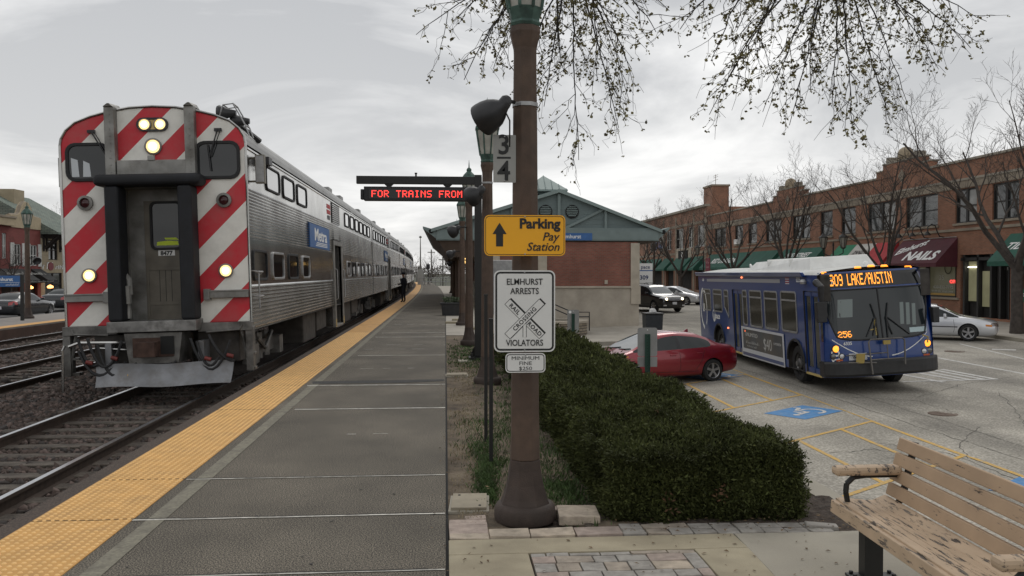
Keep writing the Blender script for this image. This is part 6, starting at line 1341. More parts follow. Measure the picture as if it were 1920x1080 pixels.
dsb = MB(); dsb.grid(lambda a, b: bf((2*a-1)*(HB-.12-.1*b), 2.60+.42*b, .010), 26, 5); ds = dsb.build('destination_sign', mat('sign_glass', (.012,.012,.012), .08), bus, smooth=60)
def front_text(txt, x0, z0, P, parent, m, name, off=.016, dot=.95, skew=0):
    mb = MB(); led(mb, txt, 0, 0, P, Matrix.Identity(4), dot=dot, cw=5.75); mb.v = [bf(x0+u, z0+v*1.1, off) for u, v, w in mb.v]; return mb.build(name, m, parent)
M_led = mat('amber_led', (.8,.35,.05), .5, emit=(1,.33,.035), estr=1.35)
P_ = 1.60/(15*5.75); front_text('309 LAKE/AUSTIN', -1.16, 2.68, P_*1.02, ds, M_led, 'amber_dots', dot=1.0); 
# taller dot rows as on the roof sign
ds_t = [o for o in ds.children if o.name.startswith('amber_dots')][0]
for v in ds_t.data.vertices: v.co.z = 2.67+(v.co.z-2.68)*2.0; v.co.y = fs(v.co.x, v.co.z)-.016
mb = MB(); wheelchair(mb, TX((0,0,0)), 0); mb.v = [bf(-1.30+.26*u, 2.66+.30*v, .02) for u, v, w in mb.v]; mb.build('access_symbol', M_white, ds)
front_text('256', -1.1, 1.36, .02, ws, M_led, 'run_number', dot=1.0, off=.014)
for x in (-1.2,-.35,0,.35,1.0):
    mb = MB(); mb.hexa([(x-.07,-.03,0),(x+.07,-.03,0),(x+.07,.1,0),(x-.07,.1,0),(x-.05,0,.05),(x+.05,0,.05),(x+.05,.1,.05),(x-.05,.1,.05)]); mb.build('clearance_lamp', M_litamber, bus, loc=(0, fs(x,3.02)+.03, crown(x)-.02-.03*abs(x)))
for s in (-1, 1):
    for dx_, z, r, m, nm in ((1.18,1.07,.085,M_litamber,'turn_lamp'),(1.24,.88,.065,mat('dim_headlamp', (.12,.12,.12), .1, .5, coat=1),'headlight'),(1.06,.88,.06,M_lens,'headlight')):
        x = s*(HB-(1.42-dx_)-.0); mb = MB(); mb.lathe([(r*1.25,-.02),(r*1.25,.012),(r,.018)], 18, (0,0,0), 'y', 0, caps=False); mb.lathe([(r,.016),(r*.5,.03),(.001,.033)], 18, (0,0,0), 'y', 1, caps=False); mb.v = [(a,-b,c) for a,b,c in mb.v]; mb.build(nm, [M_black, m], bus, smooth=40, loc=(x, fs(x, z)-.005, z))
    x = s*(HB-.3); mb = MB(); mb.box(-.08,.08,-.02,.01,-.02,.02); mb.build('reflector', mat('orange_reflector', (.5,.1,.02), .3), bus, loc=(x, fs(x,.79)-.01, .785))
mb = MB(); mb.grid(lambda a, b: bf(-.9+.45*a, .77+.17*b, .02), 2, 2, 0); mb.text('W 196', .12, face_mx((-.68,fs(-.68,.8)-.026,.805),(1,0,0),(0,0,1)), 1, sx=.8, bold=.002, ext=.001); mb.build('licence_plate', [M_plate, M_blackt], bus)
mb = MB()
def curve_stripe(x0, x1, z0, z1, flip):
    for i in range(14):
        a, b = i/14, (i+1)/14; fz = lambda q: z0+(z1-z0)*(q**1.7); mb.quad(bf(x0+(x1-x0)*a, fz(a)-.012, .006), bf(x0+(x1-x0)*b, fz(b)-.012, .006), bf(x0+(x1-x0)*b, fz(b)+.012, .006), bf(x0+(x1-x0)*a, fz(a)+.012, .006))
curve_stripe(-.3, -1.25, .84, 1.3, 0); curve_stripe(.2, 1.22, .84, 1.36, 0); mb.build('pinstripe', M_white, bus)
mb = MB(); T_ = face_mx((-.9,fs(-.9,1.18)-.012,1.16),(1,0,0),(0,0,1)); mb.text('6335', .11, T_, bold=.002, ext=.001); mb.build('front_number', M_white, bus)
mb = MB(); c_ = lambda u, v: bf(-1.31+u, .72+v, .012)
for u0, u1, v0, v1 in ((.02,.2,.06,.1),(.02,.05,.06,.28),(.17,.2,.06,.28),(.02,.2,.16,.2),(.03,.19,.26,.3),(.03,.07,.02,.06),(.15,.19,.02,.06)): mb.add([c_(u0,v0),c_(u1,v0),c_(u1,v1),c_(u0,v1)], [(0,1,2,3)])
mb.build('bus_decal', M_white, bus)
for s, x0, tipx in ((-1,-.12,-.42),(1,.12,.7)):
    mb = MB(); mb.tube([bf(x0,1.24,.03), bf(x0+.02*s,1.8,.05), bf(x0-.08*s*0+.1*s,2.16,.04)][::1], .016, 6); mb.tube([bf(x0+.05*s,1.8,.05), bf(tipx,1.34,.03)], .014, 6); mb.tube([bf(x0+.0,1.8,.055), bf(x0+.13*s,1.36,.035)], .014, 6); mb.build('wiper', M_black, bus)
mb = MB(); y0 = fs(0,.9)
rk = [(-.42,y0-.22,.42),(-.46,y0-.16,1.22),(-.40,y0-.15,1.28),(.40,y0-.15,1.28),(.46,y0-.16,1.22),(.42,y0-.22,.62)]
mb.tube(rk, .022, 8, 0); mb.tube([(-.44,y0-.19,.78),(.44,y0-.19,.78)], .018, 6, 0); mb.tube([(0,y0-.17,1.24),(0,y0-.2,.8)], .014, 6, 0); mb.box(-.09,.09,y0-.19,y0-.14,1.14,1.24,1)
mb.tube([(-.95,y0-.05,.72),(-.3,y0-.2,.7)], .02, 6, 0); mb.tube([(-1.0,y0-.03,.9),(-.25,y0-.15,.93),(.02,y0-.15,.93)], .016, 6, 0); mb.hexa([(-.78,y0-.1,.7),(-.6,y0-.16,.7),(-.58,y0-.13,.7),(-.76,y0-.07,.7),(-.76,y0-.1,.94),(-.56,y0-.16,.94),(-.54,y0-.13,.94),(-.74,y0-.07,.94)], 1); mb.tube([(1.0,y0-.02,1.3),(1.12,y0-.06,1.25),(1.1,y0-.06,1.1)], .02, 6, 1)
mb.build('bicycle_rack', [mat('rack_steel', (.14,.13,.12), .5, .6, var=.3), mat('rack_yellow', (.34,.25,.07), .7)], bus)
for s, px_, z in ((-1,-HB-.12,2.05),(1,HB-.05,1.8)):
    mb = MB(); mb.hexa([(px_-.11,.08,z-.28),(px_+.11,.05,z-.28),(px_+.11,.22,z-.28),(px_-.11,.22,z-.28),(px_-.13,.08,z+.24),(px_+.13,.05,z+.24),(px_+.13,.24,z+.24),(px_-.13,.24,z+.24)])
    if s > 0: mb.v = [((x-px_)*.62+px_, y, (v_-z)*.75+z) for x, y, v_ in mb.v]
    if s < 0: mb.tube([(px_+.02,.15,z+.2),(px_+.02,.12,z+.62),(px_-.02,.3,z+.72),(-HB+.05,.75,z+.72)], [.05,.09,.1,.07], 8)
    else: mb.tube([(px_,.15,z+.1),(HB-.1,.3,z+.15)], .03, 6)
    mb.build('mirror', M_black, bus, bevel=.04, seg=3)
mb = MB(); mb.lathe([(.09,0),(.1,.06),(.06,.12),(.001,.13)], 12, (-HB-.05,1.35,2.72)); mb.build('round_mirror', M_galv, bus, smooth=40)
mb = MB()                                            # small quarter window between door and front corner
mb.add([(-HB-.005,.5,1.25),(-HB-.005,.36+.0,1.25),(-HB-.005,.36,2.3),(-HB-.005,.5,2.45)], [(0,1,2,3)]); mb.build('quarter_window', mat('bus_glass', (0,0,0)), bus)
# ================================================================ brick shop row on the right
M_br = brick('shop_brick', (.215,.085,.048), (.285,.12,.068), (.21,.15,.105), .21, .07, .010, var=.16)
M_br2 = brick('shop_brick_far', (.235,.105,.064), (.30,.14,.085), (.22,.165,.12), .21, .07, .010, var=.16)
M_band = mat('weathered_limestone', (.27,.225,.17), .85, var=.15, vscale=.8, dirt=(.13,.11,.09), dscale=.7, damt=.6)
M_coping = mat('coping_stone', (.30,.27,.22), .85, var=.12, vscale=.8, dirt=(.14,.12,.1), dscale=.6, damt=.5)
M_frame = mat('dark_window_frame', (.022,.021,.02), .6)
M_framew = mat('white_window_frame', (.5,.5,.48), .6)
M_pane = mat('upper_pane', (.035,.038,.038), .05, spec=.8, var=.5, vscale=.9)
M_curtain = mat('pale_curtain', (.34,.34,.33), .9, var=.2, vscale=2)
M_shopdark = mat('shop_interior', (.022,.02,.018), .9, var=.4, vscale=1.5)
M_shoplit = mat('lit_shop_wall', (.23,.22,.13), .8, emit=(.55,.52,.30), estr=.10, var=.25, vscale=1.2)
FX = 27.0
def fy(px, X=FX, py=450): return at_x(px, py, X).y
def shop_window(par, y0, y1, z0, z1, X, m=M_frame, sashes=2, curtain=False, name='window'):
    mb = MB(); d = .14
    mb.quad((X+d,y1,z0),(X+d,y0,z0),(X+d,y0,z1),(X+d,y1,z1)); p = mb.build('pane', M_pane, None)
    f = MB(); w = .07
    for a, b, c, e in ((y0,y0+w,z0,z1),(y1-w,y1,z0,z1),(y0+w,y1-w,z0,z0+w),(y0+w,y1-w,z1-w,z1)): f.box(X+.07, X+.13, a, b, c, e)
    for i in range(1, sashes): y = y0+(y1-y0)*i/sashes; f.box(X+.065, X+.13, y-.09, y+.09, z0+w, z1-w)
    f.box(X+.08, X+.132, y0+w, y1-w, (z0+z1)/2-.03, (z0+z1)/2+.03)
    fo = f.build(name, m, par); p.parent = fo
    if curtain:
        c = MB(); n = 16; a, b = y0+.1, y0+(y1-y0)*.46
        c.grid(lambda u, v: (X+.138+.0*math.sin(u*40), a+(b-a)*u, z0+.1+(z1-z0-.2)*v), n, 2); c.build('curtain', M_curtain, fo)
def slab(par, name, m, x0, x1, y0, y1, z0, z1, bevel=.01): mb = MB(); mb.box(x0, x1, y0, y1, z0, z1); return mb.build(name, m, par, bevel=bevel)
def awning(par, y0, y1, m, X=FX, zt=3.68, zb=2.35, out=1.2, val=.22, texts=(), stripes_=None, lm=M_white):
    mb = MB(); A, B = X-.01, X-out; mm = m if isinstance(m, list) else [m]; n = len(mm)
    for i in range(n):                                # panels run from far (left in view) to near
        ya, yb = y1-(y1-y0)*i/n, y1-(y1-y0)*(i+1)/n
        mb.quad((A,ya,zt),(B,ya,zb),(B,yb,zb),(A,yb,zt), i); mb.quad((B,ya,zb),(B,ya,zb-val),(B,yb,zb-val),(B,yb,zb), i)
    for y, i in ((y0,n-1),(y1,0)): mb.add([(A,y,zt),(B,y,zb),(B,y,zb-val),(A,y,zb-val)], [(0,1,2,3)], i)
    a = mb.build('awning', mm, par)
    up = Vector((A-B, 0, zt-zb)).normalized(); nrm = Vector((0,-1,0)).cross(up); ln = math.hypot(A-B, zt-zb)
    if texts:
        t = MB()
        for txt, size, yy, f, sh, bold, sx, rot in texts:
            c = Vector((B, yy, zb))+up*(ln*f)+nrm*.012; r = Vector((0,-1,0)); r2 = (r*math.cos(rot)+up*math.sin(rot)); u2 = (up*math.cos(rot)-r*math.sin(rot)); t.text(txt, size, face_mx(c, r2, u2), shear=sh, bold=bold, sx=sx)
        t.build('awning_lettering', lm, a)
    return a
bk = thing('brick_shop_row', 'long two-storey orange-brick shop building with stepped parapet and coloured awnings', 'building', (0,0,0))
Y0, Y1, ZB, ZT = 27.0, 86.3, -1.0, 7.62
wins = [(1860,1910,2),(1791,1831,2),(1698,1758,2),(1627,1679,2),(1577,1604,1),(1538,1561,1),(1486,1519,2),(1436,1465,2),(1403,1419,1),(1378,1393,1),(1340,1361,2)]
holes = []; wl = []
for i, (a, b, n) in enumerate(wins):
    yb, ya = fy(a), fy(b); wl.append((ya, yb, n)); holes.append((Y1-yb, Y1-ya, 4.42-ZB, 6.2-ZB))
for ya, yb in ((34.2,36.4),(30,32.4)): wl.append((ya, yb, 2)); holes.append((Y1-yb, Y1-ya, 4.42-ZB, 6.2-ZB))
fronts = [(33.6,38.3,.45,2.35),(39.0,42.9,-.45,2.75),(43.3,48.5,.5,2.4),(49.2,56.5,.2,2.4),(58.5,66,.1,2.5),(67.2,73,.1,2.5),(74.2,84.6,.1,2.5)]
for ya, yb, a, b in fronts: holes.append((Y1-yb, Y1-ya, a-ZB, b-ZB))
mb = MB(); holed(mb, (FX,Y1,ZB), (0,-1,0), (0,0,1), (-1,0,0), Y1-Y0, ZT-ZB, holes, .3, 0)
mb.quad((FX,Y0,ZB),(FX+20,Y0,ZB),(FX+20,Y0,ZT),(FX,Y0,ZT)); mb.quad((FX,Y1,ZB),(FX+20,Y1,ZB),(FX+20,Y1,ZT),(FX,Y1,ZT)); mb.quad((FX+.35,Y0,ZT-.3),(FX+20,Y0,ZT-.3),(FX+20,Y1,ZT-.3),(FX+.35,Y1,ZT-.3)); mb.quad((FX+.35,Y0,ZT-.4),(FX+.35,Y1,ZT-.4),(FX+.35,Y1,ZT),(FX+.35,Y0,ZT)); mb.quad((FX,Y0,ZT),(FX+.35,Y0,ZT),(FX+.35,Y1,ZT),(FX,Y1,ZT))
for yc in (48.7, 65.6):
    for w, z0, z1 in ((3.0,ZT,ZT+.42),(2.2,ZT+.42,ZT+.8)): mb.box(FX-.04, FX+.38, yc-w, yc+w, z0-.001, z1)
mb.build('wall', M_br, bk)
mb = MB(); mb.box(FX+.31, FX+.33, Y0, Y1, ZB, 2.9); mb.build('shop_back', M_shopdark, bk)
for i, (ya, yb, n) in enumerate(wl): shop_window(bk, ya, yb, 4.42, 6.2, FX, M_frame, n if n > 1 else 1, i in (3, 7, 1))
slab(bk, 'lintel_course', M_band, FX-.05, FX, Y0, Y1, 6.24, 6.62); slab(bk, 'lintel_moulding', M_coping, FX-.09, FX, Y0, Y1, 6.62, 6.74)
slab(bk, 'sill_course', M_band, FX-.07, FX, Y0, Y1, 4.0, 4.14)
for ya, yb, n in wl: slab(bk, 'window_sill', M_band, FX-.09, FX+.05, ya-.12, yb+.12, 4.3, 4.42)
mb = MB(); e_ = [Y0, 45.7, 51.7, 62.6, 68.6, Y1]
for a, b in ((e_[0],e_[1]),(e_[2],e_[3]),(e_[4],e_[5])): mb.box(FX-.08, FX+.45, a, b, ZT, ZT+.13)
for yc in (48.7, 65.6):
    for w0, w1, z in ((3.05,2.2,.42),(2.25,0,.8)):
        for s in (-1, 1): mb.box(FX-.08, FX+.45, min(yc+s*w0,yc+s*w1), max(yc+s*w0,yc+s*w1), ZT+z+.001, ZT+z+.1)
    for s in (-1, 1): mb.box(FX-.085, FX+.44, yc+s*1.5-.25, yc+s*1.5+.25, ZT+.9, ZT+1.2)
mb.build('coping', M_coping, bk, bevel=.02)
for yc in (48.7, 65.6):
    mb = MB(); mb.box(FX-.1,FX+.5,yc-.55,yc+.55,ZT+.9,ZT+1.02); mb.lathe([(.42,ZT+1.02),(.45,ZT+1.12),(.42,ZT+1.35),(.36,ZT+1.5),(.2,ZT+1.62),(.02,ZT+1.66)], 16, (FX+.2, yc, 0)); mb.build('stone_finial', mat('finial_stone', (.33,.27,.19), .9, var=.2, vscale=5, dirt=(.2,.17,.12), damt=.6), bk, smooth=40)
    mb = MB(); mb.add([(FX-.06,yc,ZT-.45),(FX-.06,yc-.4,ZT-.05),(FX-.06,yc,ZT+.35),(FX-.06,yc+.4,ZT-.05)], [(0,1,2,3)]); mb.build('diamond_inlay', M_band, bk)
M_green = mat('green_canvas', (.014,.085,.058), .75, var=.2, vscale=1.5); M_maroon = mat('maroon_canvas', (.075,.012,.02), .75, var=.2, vscale=1.5)
M_fg, M_fw, M_fr = mat('flag_green_canvas', (.02,.19,.095), .75, var=.12, vscale=2), mat('flag_white_canvas', (.48,.46,.42), .75, var=.12, vscale=2), mat('flag_red_canvas', (.36,.03,.035), .75, var=.12, vscale=2)
awning(bk, 32.5, 38.9, M_green, texts=(('TIDY', .62, 37.6, .42, .35, .012, 1.3, 0),))
awning(bk, 43.15, 48.55, M_maroon, texts=(('Elmhurst', .62, 46.9, .56, .45, .016, 1.15, R(17)), ('NAILS', .86, 45.3, .14, .18, .034, 1.4, 0)))
awning(bk, 49.0, 56.8, [M_fg, M_fw, M_fr], texts=(('ZANZI N', .42, 52.8, .50, .3, .01, 1.1, 0),), lm=mat('dark_grey_lettering', (.06,.05,.05), .7))
awning(bk, 59.0, 66.2, M_green, texts=(('FIRST STREET', .6, 62.6, .48, .3, .012, 1.2, 0),))
awning(bk, 67.2, 73.2, M_green); awning(bk, 74.0, 85.2, M_green, texts=(('RED DRAGON', .85, 79.4, .3, .3, .014, 1.25, 0),))
for y in (44.4, 45.9, 47.3):                          # goose-neck lamps over the salon awning
    mb = MB(); P = [(FX,y,3.75),(FX-.25,y,3.78),(FX-.4,y,4.05),(FX-.5,y,4.35),(FX-.72,y,4.45),(FX-.92,y,4.3),(FX-.95,y,4.05)]; mb.tube(P, .03, 6); mb.lathe([(.05,4.05),(.2,3.85),(.17,3.86),(.03,4.0)], 12, (FX-.95,y,0)); mb.build('gooseneck_lamp', M_iron, bk, smooth=40)
mb = MB(); mb.tube([(FX-.03,43.2,3.72),(FX-.03,48.5,3.74)], .02, 5); mb.build('conduit', M_galv, bk)
# salon front: glass, sill, lettering, lit doorway
mb = MB(); mb.quad((FX+.22,48.5,.5),(FX+.22,43.3,.5),(FX+.22,43.3,2.4),(FX+.22,48.5,2.4)); mb.build('shop_window_glass', mat('salon_interior_glow', (.10,.095,.065), .35, var=.5, vscale=.8, emit=(.5,.47,.28), estr=.05), bk)  # pane itself glows faintly, in place of a lit salon interior
mb = MB()
for y in (43.3, 46.1, 48.4): mb.box(FX-.0, FX+.2, y-.06, y+.06, .5, 2.4)
mb.box(FX, FX+.2, 43.3, 48.5, .5, .58); mb.box(FX, FX+.2, 43.3, 48.5, 2.32, 2.42); mb.build('shopfront_frame', M_frame, bk)
slab(bk, 'shop_sill', M_band, FX-.1, FX+.1, 43.0, 48.7, .38, .5); slab(bk, 'painted_strip', mat('yellow_strip', (.42,.26,.07), .7), FX+.1, FX+.14, 43.4, 48.3, .585, .70, 0)
WT = lambda y, z: face_mx((FX+.21, y, z), (0,-1,0), (0,0,1))
mb = MB(); mb.text('35', .38, WT(44.95, 1.42), sx=1.3); mb.text('630-832-7772', .22, WT(44.8,.96), bold=.002, sx=1.5); mb.text('Walk-ins Welcome', .18, WT(44.9,.75), sx=1.45); mb.text('Massage', .18, WT(47.2,.78), sx=1.3); scribble(mb, WT(47.2,.96), 1.2, .16); mb.build('window_lettering', mat('faded_lettering', (.4,.4,.37), .7), bk)
mb = MB(); mb.text('OPEN', .24, WT(43.75,1.26), bold=.012, sx=1.4); mb.build('open_sign', mat('neon_red', (.8,.05,.05), .5, emit=(1,.06,.05), estr=1.6), bk)
mb = MB(); mb.lathe([(.3,-.02),(.34,0),(.3,.02)], 20, (FX+.18,44.3,2.08), 'x', caps=False); mb.build('wreath', mat('dry_wreath', (.03,.035,.02), .9), bk)
mb = MB()
for (ya, yb, za, zb) in ((41.75,42.5,.35,2.4),(40.55,41.35,.1,1.9)): mb.quad((FX+.2,yb,za),(FX+.2,ya,za),(FX+.2,ya,zb),(FX+.2,yb,zb))
mb.build('lit_doorway', M_shoplit, bk)
mb = MB()
for y in (39.0,39.7,40.4,41.45,42.6): mb.box(FX+.0, FX+.25, y-.07, y+.07, -.45, 2.75)
mb.box(FX, FX+.24, 39, 42.9, 2.45, 2.6); mb.build('door_frame', M_frame, bk)
mb = MB(); mb.box(FX+.15, FX+.22, 42.6, 43.3, -.5, .38); mb.build('brick_pier', M_br, bk)
mb = MB(); mb.box(FX+.12,FX+.19,41.8,42.45,2.08,2.13); mb.build('ceiling_tube', mat('lit_tube', (1,1,.9), .5, emit=(1,.98,.8), estr=4), bk)
mb = MB(); mb.text('TIDY', .2, WT(41.0,.95), sx=1.2); mb.text('933  50', .18, WT(39.6,1.95), sx=1.2); mb.build('door_lettering', mat('faded_lettering', (0,0,0)), bk)
mb = MB(); mb.box(FX-.02, FX+.15, 36.0, 38.2, .45, 1.05); fs_ = mb.build('window_banner', mat('banner_green', (.02,.13,.07), .6), bk); mb = MB(); mb.text('FREE', .36, face_mx((FX-.026,37.55,.6),(0,-1,0),(0,0,1)), bold=.006, sx=1.3); mb.build('banner_lettering', M_white, fs_)
for ya, yb, z in ((49.4,52.8,0),(53.0,56.3,0),(58.8,62,0),(62.4,65.8,0),(67.5,70,0),(70.4,72.8,0),(74.5,78,0),(78.5,81.4,0),(81.8,84.3,0)):
    mb = MB(); mb.quad((FX+.2,yb,.2),(FX+.2,ya,.2),(FX+.2,ya,2.4),(FX+.2,yb,2.4)); p = mb.build('shop_window_glass', M_glassd, bk); f = MB()
    for y in (ya, (ya+yb)/2, yb): f.box(FX+.1, FX+.19, y-.05, y+.05, .2, 2.4)
    f.box(FX+.1,FX+.19,ya,yb,1.85,1.93); f.build('shopfront_frame', M_frame, p)
mb = MB(); mb.box(FX-.35, FX+.02, 76.55, 77.3, 4.45, 4.9); mb.build('air_conditioner', M_white, bk, bevel=.02)

# second, taller block further along
b2 = thing('far_brick_building', 'taller lighter-brick corner building with white-framed windows beyond the shop row', 'building', (0,0,0))
Y2a, Y2b, Z2 = 86.4, 140, 8.7
w2 = [(1308,1323),(1291,1300),(1267,1281),(1250,1259),(1236,1245),(1219,1231)]; holes = []; wl2 = []
for a, b in w2: yb, ya = fy(a), fy(b); wl2.append((ya, yb)); holes.append((Y2b-yb, Y2b-ya, 4.6-ZB, 6.9-ZB))
for ya, yb in ((87.5,90.5),(92,97.5),(99.5,103),(105,112),(114,122),(124,134)): holes.append((Y2b-yb, Y2b-ya, 0-ZB, 2.6-ZB))
mb = MB(); holed(mb, (FX,Y2b,ZB), (0,-1,0), (0,0,1), (-1,0,0), Y2b-Y2a, Z2-ZB, holes, .3, 0); mb.quad((FX,Y2a,ZB),(FX+20,Y2a,ZB),(FX+20,Y2a,Z2),(FX,Y2a,Z2)); mb.quad((FX,Y2a,Z2),(FX+20,Y2a,Z2),(FX+20,Y2b,Z2),(FX,Y2b,Z2)); mb.build('wall', M_br2, b2)
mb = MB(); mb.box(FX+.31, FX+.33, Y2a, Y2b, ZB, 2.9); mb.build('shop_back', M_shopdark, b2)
for i, (ya, yb) in enumerate(wl2): shop_window(b2, ya, yb, 4.6, 6.9, FX, M_framew, 2, i % 2 == 0)
slab(b2, 'cornice', M_coping, FX-.25, FX+.3, Y2a-.01, Y2b, Z2+.0, Z2+.25); slab(b2, 'lintel_course', M_band, FX-.06, FX, Y2a, Y2b, 7.05, 7.35); slab(b2, 'sill_course', M_band, FX-.06, FX, Y2a, Y2b, 3.9, 4.15)
for y in (87, 91.2, 98.4, 104, 113): slab(b2, 'quoin', M_band, FX-.05, FX, y-.25, y+.25, ZB, 8.3)
slab(b2, 'stone_bay', M_stone, FX-.08, FX, 92, 98, 2.65, 4.6); slab(b2, 'dark_sign', M_dark, FX-.2, FX-.09, 93.2, 96.8, 3.0, 4.35)
mb = MB(); mb.box(FX+1.2, FX+3.0, 88.6, 91.6, Z2, 11.0, 0); mb.box(FX+1.1, FX+3.1, 88.5, 91.7, 11.0, 11.2, 1)
mb.tube([(FX+2,90,11.2),(FX+2,90,12.4)], .03, 5, 1)
for z in (11.8, 12.1, 12.3): mb.tube([(FX+2,89.2,z),(FX+2,90.8,z)], .02, 4, 1)
mb.build('chimney', [M_br2, M_band], b2)
for ya, yb in ((87.5,91),(92,98),(99.5,103.5),(105,112.5),(114,122)): awning(b2, ya, yb, M_green, zt=3.6, zb=2.3)
mb = MB(); scribble(mb, face_mx((FX-.1, 106, 4.9), (0,-1,0), (0,0,1)), 5, .95); mb.build('lettering', mat('blue_sign_letters', (.03,.14,.42), .5), b2)
mb = MB(); mb.text('S', 1.3, face_mx((FX-.21, 95.2, 3.25), (0,-1,0), (0,0,1)), bold=.02, sx=1.2); mb.build('lettering', M_white, b2)
b3 = thing('distant_block', 'distant low brown-brick block closing the street behind the station', 'building', (0,0,0)); mb = MB(); mb.box(12, 48, 150, 170, -1, 8.5); mb.build('wall', M_br2, b3); slab(b3, 'cornice', M_coping, 11.8, 48, 149.8, 170.1, 8.5, 8.9)
for i in range(7): slab(b3, 'window', M_pane, 14+4*i, 15.6+4*i, 149.9, 150, 4.2, 6.2, 0); slab(b3, 'shop_window', M_pane, 13.4+4*i, 16.4+4*i, 149.9, 150, -.5, 2.2, 0)

# ================================================================ bare street trees
M_bark = mat('bark', (.058,.048,.041), .95, var=.35, vscale=9, bump=.6, bscale=40)
def bare_tree_mesh(seed, H=9.5, spread=1.0, trunk=.17, first=1.9):
    rd = random.Random(seed); mb = MB()
    def limb(p, d, l, r, lev):
        n = (7, 6, 5, 4, 3)[lev]; pts = [p]; q = p.copy(); dd = d.copy(); dirs = [d]
        for i in range(n):
            dd = (dd+Vector((rd.gauss(0,.11),rd.gauss(0,.11),rd.gauss(.05,.07)))*(1+.35*lev)).normalized(); q = q+dd*l/n; pts.append(q.copy()); dirs.append(dd.copy())
        mb.tube(pts, [r*(1-.72*i/n) for i in range(n+1)], (6, 5, 4, 3, 3)[lev], caps=False)
        if lev == 4: return
        k = (5, 5, 5, 3)[lev]; ph = rd.uniform(0, 6.28)
        for c in range(k):
            t = .22+.78*(c+rd.uniform(0,.8))/k; t = min(t, .99); i = int(t*n); o = pts[i].lerp(pts[i+1], t*n-i); e = dirs[i]; x = e.orthogonal().normalized(); y = e.cross(x); ph += 2.4+rd.uniform(-.5,.5); a = R(rd.uniform(28, 52))
            v = e*math.cos(a)+(x*math.cos(ph)+y*math.sin(ph))*math.sin(a); v.z += .12; limb(o, v.normalized(), l*rd.uniform(.48,.68)*(1.08-.45*t), max(.0055, r*(1-.72*t)*.56), lev+1)
    mb.tube([(0,0,-.15),(.01,0,.5),(.0,.02,first)], [trunk*1.25,trunk,trunk*.88], 9, caps=False)
    k = 5; ph = rd.uniform(0,6)
    for c in range(k):
        a = R(rd.uniform(20, 42)*spread if c else 6); ph += 6.283/(k-1)+rd.uniform(-.3,.3); limb(Vector((0,0.02,first-.12*c)), Vector((math.cos(ph)*math.sin(a),math.sin(ph)*math.sin(a),math.cos(a))), (H-first)*rd.uniform(.62,.74), trunk*rd.uniform(.42,.56), 0)
    return mb
TREES = {}
def street_tree(x, y, z, label, var, rz=0, sc=1., group='bare trees along the shop pavement'):
    t = thing('bare_tree', label, 'tree', (x, y, z), rz, group); sc *= 1.2; t.scale = (sc, sc, sc*.98)
    if var not in TREES:
        o = bare_tree_mesh(*var).build('branches', M_bark, t, smooth=60); TREES[var] = o.data
    else: link('branches', TREES[var], t)
    return t
VA, VB, VC = (5, 9.4, 1.0, .17, 2.1), (12, 9.6, 1.12, .19, 1.9), (23, 9.2, .95, .165, 2.3)
TX_ = 23.5
for px, lb, v, rz, sc in ((1908,'bare tree at the right edge of the picture in front of the green cleaner awning',VA,.9,1.18),(1664,'bare tree rising between the flag-striped awning and the maroon salon awning',VC,2.6,.98),(1473,'bare tree behind the rooftop of the bus, next to the first stepped parapet',VC,4.0,1.02),(1374,'bare tree in front of the long green awning right of the small banner',VA,5.2,.98),(1276,'bare tree in front of the white stone bay of the far building',VB,1.0,.95),(1226,'bare tree just right of the station house corner',VC,2.5,.95),(1196,'bare tree half hidden behind the station house eave',VA,3.6,.95)):
    p = at_x(px, 520, TX_); street_tree(TX_, p.y, zl(TX_, p.y)+.15, lb, v, rz, sc)
M_lampglass = mat('street_lantern_glass', (.22,.21,.18), .3, var=.2)
def twin_lamp(px, label):
    p = at_x(px, 520, 22.9); t = thing('twin_street_lamp', label, 'street lamp', (22.9, p.y, zl(22.9, p.y)+.15), R(-32), 'black twin-lantern street lamps')
    mb = MB(); mb.lathe([(.2,0),(.2,.2),(.13,.3),(.1,.8),(.075,.9),(.06,3.1),(.085,3.2),(.05,3.3),(.04,3.9),(.06,3.95),(.01,4.2)], 10); mb.tube([(-.55,0,3.75),(-.55,0,3.5),(-.3,0,3.35),(0,0,3.3),(.3,0,3.35),(.55,0,3.5),(.55,0,3.75)], .035, 6); mb.build('pole', M_iron, t, smooth=40)
    for s in (-1, 1):
        mb = MB(); mb.lathe([(.1,3.75),(.12,3.8),(.13,3.82)], 6, (s*.55,0,0)); mb.lathe([(.25,4.4),(.25,4.45),(.1,4.6),(.04,4.68),(.01,4.85)], 6, (s*.55,0,0))
        for k in range(6): a = k*math.pi/3; mb.tube([(s*.55+.13*math.cos(a),.13*math.sin(a),3.8),(s*.55+.24*math.cos(a),.24*math.sin(a),4.42)], .016, 4)
        l = mb.build('lantern', M_iron, t); g = MB(); g.lathe([(.12,3.82),(.22,4.4)], 6, (s*.55,0,0)); g.build('glass', M_lampglass, l)
    return t
twin_lamp(1562, 'black twin-lantern street lamp rising behind the rooftop unit of the bus')
t2 = twin_lamp(1319, 'black twin-lantern street lamp carrying a small red banner')
p = at_x(1327, 490, 22.7)
bnr = thing('street_banner', 'small dark red banner hanging from the far twin-lantern lamp', 'banner', (22.7, p.y, 0)); mb = MB(); mb.box(-.03, .03, -.62, .55, 1.95, 3.1); mb.build('cloth', mat('banner_red', (.16,.02,.035), .8, var=.3, vscale=4), bnr); mb = MB(); scribble(mb, face_mx((-.04,0,2.65),(0,-1,0),(0,0,1)), .8, .22); scribble(mb, face_mx((-.04,0,2.25),(0,-1,0),(0,0,1)), .8, .22, seed=4); mb.build('lettering', mat('pink_lettering', (.45,.28,.28), .7), bnr)
p = at_y(1207, 515, 60)
